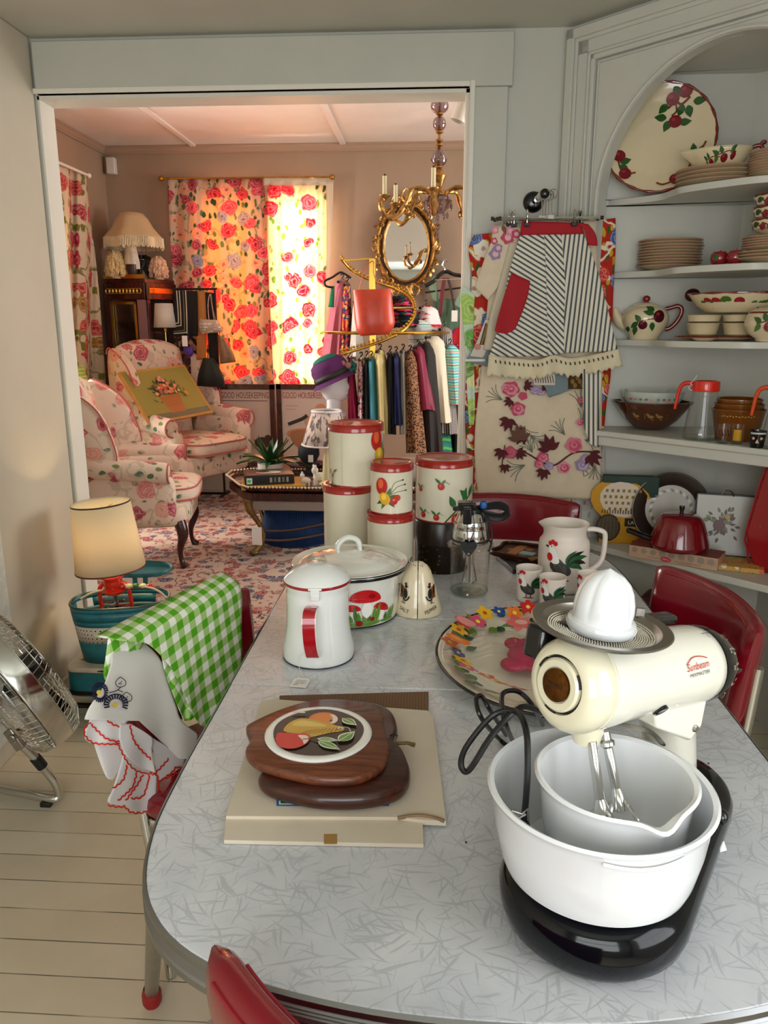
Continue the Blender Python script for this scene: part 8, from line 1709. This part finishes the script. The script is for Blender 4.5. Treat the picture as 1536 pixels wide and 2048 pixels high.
b = MB(); b.prism([(x*.97, y*.95) for x, y in Pl], TH-.032, TH-.022); b.build('top_panel', m_wood('inlaid table panel', '#7A5040', '#B08A70', 4, .12, (2, 8, 2)), t)
b = MB(); Q = [Vector((x*1.03, y*1.06, TH+.014)) for x, y in Pl];
for i in range(n):
    a, c_ = Q[i], Q[(i+1) % n]; m_ = max(1, int((c_-a).length/.022))
    for j in range(m_): b.ell(a.lerp(c_, j/m_), .0085, 8, 5)
o = b.build('beading', mat('worn silver beads', '#C9B8A4', .3, .7), t); o['kind'] = 'stuff'
for x, y in ((-1.13, 4.70), (-.14, 4.70), (-1.20, 5.10), (-.14, 5.10)):
    sx = -1 if x < -.6 else 1; sy = -1 if y < 4.9 else 1; b = MB(); X_, Y_ = x-og.x, y-og.y
    b.tube(cr([(X_, Y_, TH-.06), (X_-sx*-.01, Y_+sy*.01, .36), (X_+sx*.0, Y_+sy*.012, .30), (X_-sx*.05, Y_-sy*.02, .20), (X_-sx*.07, Y_-sy*.03, .12), (X_-sx*.045, Y_-sy*.02, .05), (X_-sx*.01, Y_, .016)], 5), [.030, .030, .030, .032, .034, .034, .032, .028, .026, .026, .024, .020, .018, .017, .016, .015, .015, .015, .015, .016, .017, .018, .019, .020, .020, .021, .021, .022, .022, .022, .022], 10); b.ell((X_-sx*.012, Y_, .018), (.032, .026, .018), 12, 8); b.build('leg', mat('dull brass leg', '#8A7248', .35, .8, var=.25, vs=50), t)
b = MB(); b.tube(cr([(-1.18-og.x, 4.74-og.y, .16), (-.9-og.x, 4.85-og.y, .13), (-.5-og.x, 4.95-og.y, .20), (-.2-og.x, 5.0-og.y, .24)], 6), .008, 8); b.tube(cr([(-1.12-og.x, 4.76-og.y, .09), (-.9-og.x, 4.83-og.y, .07), (-.5-og.x, 4.92-og.y, .13), (-.2-og.x, 4.98-og.y, .18)], 6), .008, 8); b.build('stretcher', mat('bentwood rail', '#6A4A38', .4), t)
q = at(515, 1071, Y=4.60); b = MB(); b.box((0, 0, 0), (.062, .002, .115)); o = offs(b.build('price_tag', PAPER), (q.x, 4.585, q.z)); tag(o, 'white paper tag hanging on the front leg of the coffee table', 'price tag')
zt = TH+.0125-.020
q = at(588, 1085, z=.013); t = thing('blue_lampshade', 'large navy blue pleated drum shade on the rug under the coffee table', 'lampshade', (q.x, 5.10, .0135)); b = MB(); b.lathe([(.235, 0), (.205, .24)], 160, fn=lambda a, i: 1+.012*cos(80*a)); b.build('pleated_shade', mat('navy pleated fabric', '#12386A', .75), t, solid=.003); b = MB(); b.tube(ring((0, 0, .24), .205, 40), .004, 6, True); b.tube(ring((0, 0, .003), .235, 40), .004, 6, True); b.build('rings', mat('navy trim', '#0E2A50', .6), t)
b = MB(); b.box((0, 0, .03), (.66, .30, .055)); b.box((0, 0, .062), (.68, .32, .010));
for i in range(16): b.box((-.30+i*.04, -.05, .069), (.022, .12, .004))
o = offs(b.build('silver_box', mat('pale silver box', '#B9B2AA', .3, .3), bevel=.004), (q.x+.03, 5.06, .256)); tag(o, 'flat silver grey ribbed box resting on the blue shade', 'box')
q = at(541, 932, Y=5.12); t = thing('potted_aloe', 'artificial aloe plant in a plain white pot on the coffee table', 'plant', (q.x, 5.12, zt)); b = MB(); b.lathe([(0, 0), (.082, 0), (.086, .005), (.088, .095), (.082, .096), (.080, .085), (0, .085)], 36); b.build('pot', mat('matte white pot', '#D9D4CC', .5), t)
b = MB(); random.seed(6)
for i in range(26):
    a = i*2.4; el = .25+.95*(i/26); L = .27-.09*(i/26)+random.uniform(-.02, .02); P = []
    for j in range(7): u = j/6; P.append(Vector((cos(a)*(L*u*cos(el)+.01), sin(a)*(L*u*cos(el)+.01), .09+L*u*sin(el)-(.09*u*u)*(1 if el < .7 else .0))))
    sd_ = Vector((-sin(a), cos(a), 0)); vs = []
    for j, p_ in enumerate(P): w_ = .024*(1-(j/6)**2)*(.55+.45*min(1, j/1.5)); vs += [p_-sd_*w_+Vector((0, 0, .006)), p_-Vector((0, 0, .006)), p_+sd_*w_+Vector((0, 0, .006)), p_+Vector((0, 0, .004))]
    b.add(vs, [(4*j+k_, 4*j+(k_+1) % 4, 4*j+4+(k_+1) % 4, 4*j+4+k_) for j in range(6) for k_ in range(4)])
o = b.build('leaves', mat('dark green succulent', '#234A22', .3, var=.35, vs=14), t); o['kind'] = 'stuff'
q = at(545, 972, Y=4.80)
b = MB(); b.box((0, 0, .012), (.40, .29, .024), R(12)); o = offs(b.build('yellow_book', mat('ochre book cover', '#B98A2E', .45), bevel=.002), (q.x, 4.83, zt)); tag(o, 'ochre yellow flat book under the black box', 'book')
t = thing('flat_box', 'x', 'box', (q.x-.03, 4.83, zt+.0245), R(16)); b = MB(); b.box((0, 0, .03), (.31, .22, .06)); b.build('box', mat('black box card', '#15140F', .35), t, bevel=.002)
p = Print(lambda u, v, l: Vector((u, v, .060+l)), .001); p.band(-.14, -.10, .14, .10, '#4A4844', 4, 4); p.ell(0, 0, .08, .05, '#B8B4AC'); p.ell(-.03, .02, .04, .03, '#1A1A1A'); p.ell(.05, -.02, .03, .02, '#E4E0D8'); p.build('cover_print', t, .3)
p = Print(lambda u, v, l: Vector((u, -.110-l, v)), .001); p.band(-.145, .008, -.110, .046, '#D8E4D8'); p.band(-.140, .018, -.118, .036, '#5AB86A')
for i in range(5): p.band(.0+i*.026, .014, .014+i*.026, .046, '#6E6A60' if i % 2 else '#9A9488')
p.build('side_print', t, .3)
t['label'] = 'black and white flat box with a green sticker lying on the yellow book'
for i, (px, py, Y_, s, lab) in enumerate(((612, 972, 4.82, 1.0, 'small white glass animal ornament, the left of two on the coffee table'), (640, 972, 4.86, 1.45, 'taller white glass animal ornament beside the pleated shade lamp'))):
    q = at(px, py, Y=Y_); t = thing('glass_ornament', lab, 'ornament', (q.x, Y_, zt+.0005), .4*i); b = MB(); b.ell((0, 0, .035*s), (.032*s, .018*s, .022*s), 14, 10); b.ell((-.022*s, 0, .066*s), (.016*s, .013*s, .017*s), 12, 8); b.tube([(-.016*s, 0, .04*s), (-.022*s, 0, .062*s)], .012*s, 8)
    for dx in (-.02, .02):
        for dy in (-.009, .009): b.cyl((dx*s, dy*s, 0), (dx*s, dy*s, .03*s), .0065*s, n=8)
    b.build('body', mat('bright white glass', '#F6F2EA', .1, coat=.5), t); b = MB(); b.ell((-.026*s, .008*s, .084*s), (.005*s, .005*s, .009*s), 8, 6); b.ell((-.02*s, -.006*s, .084*s), (.005*s, .005*s, .009*s), 8, 6); b.build('ears', mat('bright white glass', '#F6F2EA', .1), t)
q = at(618, 930, Y=5.2); t = thing('jewellery_bust', 'dark grey bust shaped stand with a paper tag behind the lamp', 'stand', (q.x, 5.2, zt)); b = MB(); b.lathe([(0, 0), (.05, 0), (.052, .02), (.02, .035), (.018, .07), (.055, .10), (.075, .14), (.072, .19), (.03, .22), (.022, .25), (.0, .255)], 28, sy=.55); b.build('form', mat('charcoal velvet', '#23262C', .8), t); b = MB(); b.box((.02, -.045, .12), (.035, .002, .05)); b.build('tag', PAPER, t)
LY = 4.80; q = at(655, 960, Y=LY); zs0, zs1 = at(655, 888, Y=LY).z, at(655, 822, Y=LY).z; t = thing('pleated_lamp', 'cream table lamp with pleated grey sketch patterned shade, behind the canisters', 'lamp', (q.x+.0, LY, zt)); o_ = zt
b = MB(); b.lathe([(.155, zs0-o_), (.088, zs1-o_)], 90, fn=lambda a, i: 1+.010*cos(45*a))
def sk():
    t_ = NT('pleated sketch print'); n_ = t_.noise(t_.coord('Object', (34, 34, 12)), 1, 3); f = t_.step(n_.outputs[0], .50, .60); return t_.fin(t_.mix(f, lin('#D8C6BC'), lin('#6E5E5A')), .8)
sd = b.build('lamp_shade', sk(), t, solid=.002)
b = MB(); b.tube(ring((0, 0, zs1-o_), .089, 40), .008, 8, True); b.tube(ring((0, 0, zs0-o_), .156, 48), .006, 6, True); b.build('white_trim', mat('white satin trim', '#E0D8D6', .6), sd)
b = MB(); b.lathe([(0, 0), (.052, 0), (.055, .02), (.035, .035), (.032, .09), (.026, .16), (.014, zs0-o_-.02), (.014, zs0-o_+.03)], 28); b.build('base', mat('cream ceramic lamp base', '#D8CDA0', .25), t); b = MB(); b.lathe([(.056, .0), (.062, .004), (.058, .02)], 28); b.build('foot', CHROME, t)
HY = 4.98; q = at(668, 830, Y=HY); t = thing('mannequin_head', 'white mannequin head in profile on a tall white neck behind the pleated lamp', 'mannequin', (q.x+.0, HY, zt)); zn = q.z-zt; zc = at(668, 772, Y=HY).z-zt
b = MB(); b.lathe([(0, 0), (.075, 0), (.075, .015), (.03, .03), (.028, zn-.05), (.07, zn-.03), (.085, zn), (.075, zn+.02), (.048, zn+.04), (.043, zc-.02)], 32)
hw = .105
def head(u, v):
    a = 2*pi*u; b_ = pi*(v-.5); r_ = Vector((.098*cos(b_)*cos(a), .070*cos(b_)*sin(a), .125*sin(b_)))
    fx = max(0, cos(a))*cos(b_); z = r_.z
    prof = .010*exp(-((z+.018)/.016)**2)*2.6+.008*exp(-((z+.052)/.010)**2)*1.2+.006*exp(-((z+.068)/.009)**2)+.014*exp(-((z+.095)/.018)**2)-.006*exp(-((z-.012)/.014)**2)
    sl = exp(-(sin(a)/.30)**2)*(cos(a) > 0); r_.x += prof*sl*(1 if fx > 0 else 0)
    if z < -.05: r_.x += .012*(cos(a) > 0); r_.x *= .92
    return r_+Vector((.0, 0, zc+.015))
b.surf(head, 48, 40, (1, 1), True); b.build('head', mat('glossy white mannequin', '#E4E0E6', .25), t)
hc = Vector((q.x, HY, zt+zc+.05)); t = thing('purple_hat', 'purple felt cloche hat with dark band and teal flower on the mannequin head', 'hat', hc); M_ = MR_(R(-24), 4, 'Y'); b = MB(); b.M = M_; b.lathe([(.125, -.012), (.135, -.028), (.128, -.020), (.110, .0), (.105, .03), (.108, .07), (.098, .105), (.07, .128), (.03, .134), (0, .13)], 44, sx=1.12, sy=.95, fn=lambda a, i: 1+(.02*cos(3*a) if i > 6 else 0)); b.build('felt', mat('purple felt', '#5A1C5C', .85, var=.1, vs=20), t, solid=.003)
b = MB(); b.M = M_; b.lathe([(.113, .0), (.110, .035)], 44, sx=1.12, sy=.95); b.build('band', mat('dark olive band', '#1E1C12', .6), t, solid=.003)
b = MB(); b.M = M_; b.ell((.0, -.02, .125), (.085, .06, .03), 16, 8);
for a in range(6): b.ell((.14+.022*cos(a*1.05), -.03, .02+.022*sin(a*1.05)), (.017, .012, .017), 8, 6)
b.build('teal_trim', mat('teal felt', '#1E6A5E', .8), t); b = MB(); b.M = M_; b.ell((.125, -.045, .035), (.022, .014, .02), 10, 8); b.ell((.10, -.05, .06), (.018, .012, .018), 10, 8); b.build('flower', mat('dusty rose felt', '#B07A78', .8), t)
RXc, RY = at(745, 560, Y=5.42).x, 5.42; t = thing('spiral_garment_rack', 'brass garment rack with a square post and descending spiral rail of ball stops', 'rack', (RXc, RY, 0.0)); og = t.location
zt_ = at(745, 517, Y=RY).z; b = MB(); b.box((0, 0, zt_/2), (.045, .045, zt_)); b.box((0, 0, .015), (.34, .34, .03)); b.build('post', BRASS, t, bevel=.003)
SP = [(683, 519, 5.55), (701, 539, 5.60), (728, 555, 5.60), (760, 567, 5.55), (790, 576, 5.48), (813, 590, 5.40), (827, 606, 5.30), (830, 626, 5.20), (818, 650, 5.10), (795, 668, 5.02), (764, 682, 4.97), (730, 694, 4.93), (702, 703, 4.90), (682, 708, 4.90)]
sp = cr([at(x, y, Y=Y_)-og for x, y, Y_ in SP], 8); b = MB(); b.tube(sp, .010, 10); b.build('spiral_rail', BRASS, t)
b = MB()
for i in range(0, len(sp), 2): b.ell(sp[i]+Vector((0, 0, .022)), .009, 8, 6)
o = b.build('ball_stops', BRASS, t); o['kind'] = 'stuff'
b = MB(); e = at(686, 521, Y=5.55)-og; b.cyl(e, (0, 0, e.z), .006, n=8); m_ = sp[len(sp)//2]; b.cyl((0, 0, m_.z), m_, .008, n=8); b.cyl((0, 0, sp[-20].z), sp[-20], .008, n=8); b.build('brackets', BRASS, t)
z2 = at(800, 665, Y=5.5).z; b = MB(); b.tube([(.42*cos(a)+.10, .42*sin(a), z2) for a in [-2.9+i*.16 for i in range(36)]], .010, 8); b.cyl((0, 0, z2), (.52, 0, z2), .008, n=8); b.build('lower_rail', BRASS, t)
ORL = mat('orange leather', '#C8432A', .35, var=.10, vs=12)
t = pouch('orange_tote', 'bright orange leather tote bag hanging on the front of the spiral rack', [(706, 580), (708, 625), (713, 660), (722, 672)], [(782, 577), (787, 620), (789, 650), (775, 669)], 4.90, ORL, .06, strap=[(718, 582), (725, 552), (737, 528), (747, 524), (748, 550), (762, 579)])
LEO = m_spots('leopard print', '#94694A', '#160D0C', 58, .42, '#6A4028'); HND = m_check('houndstooth check', '#CFC8C2', '#2A2626', 60, mid='#6A6460'); AQS = m_stripe('aqua and pink stripe', [(0, '#5CBFC8'), (.22, '#E8C8B4'), (.34, '#3E9FB0'), (.52, '#B8D8A0'), (.66, '#5CBFC8'), (.84, '#E0A898')], 7, 1, 0)
G = [(684, 560, 668, 710, 26, 46, 5.50, mat('dusty pink cloth', '#C4687A', .8), 'dusty pink long dress hanging at the left end of the spiral rack', 'dress'),
 (694, 566, 692, 705, 16, 22, 5.42, m_multi('red floral silk', ['#B82A2A', '#D86A3A', '#2A3A6A', '#C8A04A', '#7A1A3A'], 26), 'narrow red and gold patterned dress beside the dusty pink one', 'dress'),
 (712, 600, 712, 720, 14, 32, 5.36, mat('ivory satin', '#D8CFC6', .5), 'ivory satin dress just behind the orange tote', 'dress'),
 (800, 590, 812, 655, 40, 60, 5.60, m_multi('black tropical print', ['#0E0E12', '#14141A', '#C83A5A', '#2A4A4A', '#101014'], 22), 'black blouse with pink flowers inside the spiral rail', 'blouse'),
 (852, 612, 862, 690, 42, 66, 5.75, m_multi('white print tee', ['#E4DEDA', '#E4DEDA', '#E8E2DE', '#C82A3A', '#E4DEDA', '#DCD6D2'], 12), 'white top with a red print at the back right of the rack', 'top'),
 (838, 640, 866, 760, 48, 80, 5.65, m_stripe('green teal band knit', [(0, '#DCE0DC'), (.55, '#2A8A6A'), (.65, '#DCE0DC'), (.8, '#A8C8C8')], 8, 1, 0), 'white knit with green bands under the white top', 'sweater'),
 (888, 655, 890, 720, 30, 34, 5.55, m_check('black gingham', '#D8D4CE', '#1A1818', 50, mid='#76726E'), 'small black and white gingham sleeve top at the right of the rack', 'top'),
 (700, 712, 708, 860, 12, 26, 5.10, mat('crimson cloth', '#A01848', .6), 'crimson dress hanging right beside the mannequin face', 'dress'),
 (722, 716, 722, 880, 12, 16, 5.06, m_multi('pink floral strip', ['#E0B0B0', '#F0E0DC', '#C86A7A', '#3A2A2E'], 40), 'thin pink and white floral garment next to the crimson dress', 'dress'),
 (733, 714, 734, 880, 10, 18, 5.04, BF, 'black garment between the pink floral and teal ones', 'dress'),
 (742, 714, 748, 852, 18, 30, 5.02, mat('teal cloth', '#3A8A9C', .7), 'teal blue coat in the front row of the rack', 'coat'),
 (760, 700, 768, 868, 24, 32, 5.00, mat('butter yellow cloth', '#DCC98A', .7), 'butter yellow jacket in the front row of the rack', 'jacket'),
 (780, 704, 782, 868, 14, 20, 5.00, mat('black cloth', '#121014', .8), 'black dress between the yellow and navy ones', 'dress'),
 (792, 705, 796, 850, 16, 24, 4.99, mat('navy cloth', '#1C2358', .7), 'navy blue dress beside the black one', 'dress'),
 (806, 700, 808, 868, 14, 18, 5.02, mat('cream trimmed cloth', '#CFC8B8', .7), 'cream edged dark vest before the leopard dress', 'vest'),
 (820, 702, 832, 905, 26, 40, 4.98, LEO, 'long leopard print dress in the middle of the rack', 'dress'),
 (836, 692, 850, 820, 28, 42, 5.06, mat('magenta cloth', '#7E0832', .6), 'magenta jacket behind the leopard dress', 'jacket'),
 (852, 684, 862, 905, 36, 50, 5.12, mat('chocolate cloth', '#1C120F', .8), 'chocolate brown long coat on the right half of the rack', 'coat'),
 (866, 672, 876, 845, 48, 56, 5.22, mat('cream fringed wool', '#DCD0B8', .9, bump=.3, bs=200), 'cream wool cardigan with fringed sleeves at the right', 'cardigan'),
 (888, 720, 892, 868, 36, 44, 5.35, HND, 'grey houndstooth skirt hanging low at the right of the rack', 'skirt'),
 (900, 690, 908, 808, 36, 48, 5.30, AQS, 'aqua, pink and green striped knit at the right end', 'sweater'),
 (872, 800, 876, 905, 44, 56, 5.50, m_stripe('green ombre', [(0, '#2A7A6A'), (.4, '#5AA84A'), (.7, '#1E6A70')], 6, 1, 0), 'green and teal striped skirt at the bottom right of the rack', 'skirt'),
 (912, 700, 914, 905, 20, 26, 5.60, mat('deep green velvet', '#12241E', .8), 'very dark green long dress at the far right of the rack', 'dress')]
for i, (xt, yt, xb, yb, wt, wb, Y_, m_, lab, kd) in enumerate(G):
    c = at(xt, yt, Y=Y_); kn = {'top': 'knit_top'}.get(kd, kd); t = thing(kn, lab, kd, c, 0, 'clothes hanging on the brass rack'); b = MB(); dp = .16
    def f(u, v):
        a = 2*pi*u; sh_ = min(1, .42+.58*min(1, v/.10)**.6); w = (wt+(wb-wt)*v)*sh_/2; x = xt+(xb-xt)*v; y = yt+(yb-yt)*v; rp = 1+.10*v*sin(5*a+i)+.05*sin(9*a+i*2)*v
        return at(x+w*cos(a)*rp, y+1.5*sin(4*a+i)*v, Y=Y_+dp*sh_*sin(a)*rp)-c
    b.surf(f, 36, 16, (.5, 1.0), True); nn = len(b.v); b.f += [tuple(range(36))[::-1], tuple(range(nn-36, nn))]; b.mi += [0, 0]; b.c += [(1, 1, 1, 1)]*2
    b.build('garment', m_, t)
    b = MB(); b.tube(cr([at(xt, yt+3, Y=Y_)-c, at(xt, yt-4, Y=Y_)-c, at(xt+3, yt-8, Y=Y_)-c, at(xt+1, yt-12, Y=Y_)-c, at(xt-3, yt-9, Y=Y_)-c], 4), .004, 6); b.tube([at(xt-wt*.3, yt+4, Y=Y_-.14)-c, at(xt, yt-1, Y=Y_)-c, at(xt+wt*.3, yt+4, Y=Y_+.14)-c], .010, 6); b.build('hanger', BLACKP, t)
for px, py, Y_, lab in ((662, 592, 5.35, 'emerald green cloth tie hanging at the left tip of the rack'),):
    c = at(px, py-16, Y=Y_); t = thing('green_tie', lab, 'tie', c); sh = Sheet([(663, 572), (660, 590), (656, 614)], [(669, 572), (669, 590), (668, 615)], Y_, amp=.003, freq=.3, nu=5, nv=8); sh.build('cloth', mat('emerald cloth', '#1E8A5A', .6), t, org=c)
    b = MB(); b.tube(cr([at(*q_, Y=Y_)-c for q_ in ((666, 575), (652, 572), (650, 562), (664, 555), (680, 545), (690, 548), (702, 556))], 5), .008, 6); b.build('hanger', BLACKP, t)
c = at(890, 545, Y=6.7); t = thing('sage_green_dress', 'sage green strappy dress on a black hanger, right of the mirror', 'dress', c)
for nm, L, Rr in (('left_strap', [(868, 552), (858, 575), (866, 600)], [(876, 552), (872, 575), (886, 612)]), ('right_strap', [(926, 560), (920, 580), (906, 610)], [(934, 562), (934, 600), (926, 620)])):
    sh = Sheet(L, Rr, 6.7, amp=.01, freq=.3, nu=8, nv=10); sh.build(nm, mat('sage chiffon', '#7F9A80', .7), t, org=c)
sh = Sheet([(866, 598), (868, 650), (874, 720)], [(930, 598), (932, 650), (934, 720)], 6.7, amp=.03, freq=.2, nu=30, nv=12); sh.build('bodice', mat('dark sage chiffon', '#4E6A54', .7), t, org=c)
b = MB(); b.tube(cr([at(x, y, Y=6.7)-c for x, y in ((890, 546), (890, 538), (885, 530), (888, 521), (895, 522))], 5), .006, 6); hk = at(889, 522, Y=6.7)-c; b.tube([hk, hk+Vector((0, .09, .0))], .008, 6); b.build('hook', CHROME, t)
b = MB(); b.tube(cr([at(x, y, Y=6.7)-c for x, y in ((850, 572), (868, 562), (880, 549), (893, 543), (908, 549), (930, 552))], 5), .016, 8); b.tube([at(850, 585, Y=6.7)-c, at(934, 574, Y=6.7)-c], .008, 6); b.build('hanger', BLACKP, t)
b = MB(); b.tube([at(870, 560, Y=6.66)-c, at(930, 558, Y=6.66)-c], .005, 6); b.build('clip_bar', CHROME, t)
scarf('red_belt', 'narrow dark red and black belt hanging over the sage green dress', 'belt', [(885, 556), (880, 590), (876, 630)], [(893, 556), (888, 590), (883, 634)], 6.665, mat('dark red leather', '#6A1420', .4), None, .002)
scarf('brown_strap', 'brown strap with a small white tag over the sage green dress', 'strap', [(893, 556), (902, 590), (906, 620)], [(899, 556), (906, 588), (911, 620)], 6.665, mat('brown leather', '#3A1C14', .4), None, .002)
q = at(909, 632, Y=6.64); b = MB(); b.box((0, 0, 0), (.05, .003, .09)); o = offs(b.build('price_tag', PAPER), q); tag(o, 'white tag dangling from the brown strap by the mirror', 'price tag')
t = pouch('colourful_bag', 'red, blue and yellow patchwork bag beside the doorway trim', [(900, 660), (897, 700), (903, 760)], [(930, 650), (930, 700), (930, 770)], 5.9, m_multi('bold patchwork', ['#B81C2A', '#1C3A6A', '#D8B82A', '#1A4A4A', '#B81C2A'], 7, r=.5), .10)
q = at(792, 912, Y=5.0); b = MB(); b.box((0, 0, .13), (.26, .30, .26)); o = offs(b.build('shoe_box', mat('white shoe box', '#C8C0B8', .6), bevel=.004), (q.x+.02, 5.15, .3)); tag(o, 'white shoe box stacked under the garments behind the canisters', 'box')
b = MB(); b.box((0, 0, .15), (.30, .34, .30)); o = offs(b.build('carton', mat('brown mottled carton', '#6A5448', .7), bevel=.004), (q.x+.02, 5.15, 0)); tag(o, 'brown carton on the floor beneath the white shoe box', 'box')
b = MB(); b.box((0, 0, .17), (.50, .24, .34)); b.box((0, 0, .35), (.53, .27, .03)); q = at(612, 935, Y=5.9); o = offs(b.build('wooden_chest', m_wood('reddish chest wood', '#5A2A18', '#8A4A2C', 4, .35), bevel=.006), (q.x, 5.95, 0.0)); tag(o, 'low reddish wooden chest behind the coffee table under the posters', 'chest')
b = MB(); b.lathe([(0, 0), (.12, 0), (.16, .03), (.155, .035), (.11, .01), (0, .01)], 30); b.ell((.02, 0, .03), (.09, .08, .03), 14, 8); o = offs(b.build('beaded_bowl', mat('dark plum beads', '#2E1420', .4)), (q.x-.0, 5.93, .367)); tag(o, 'shallow dark bowl of beads on the wooden chest', 'bowl')
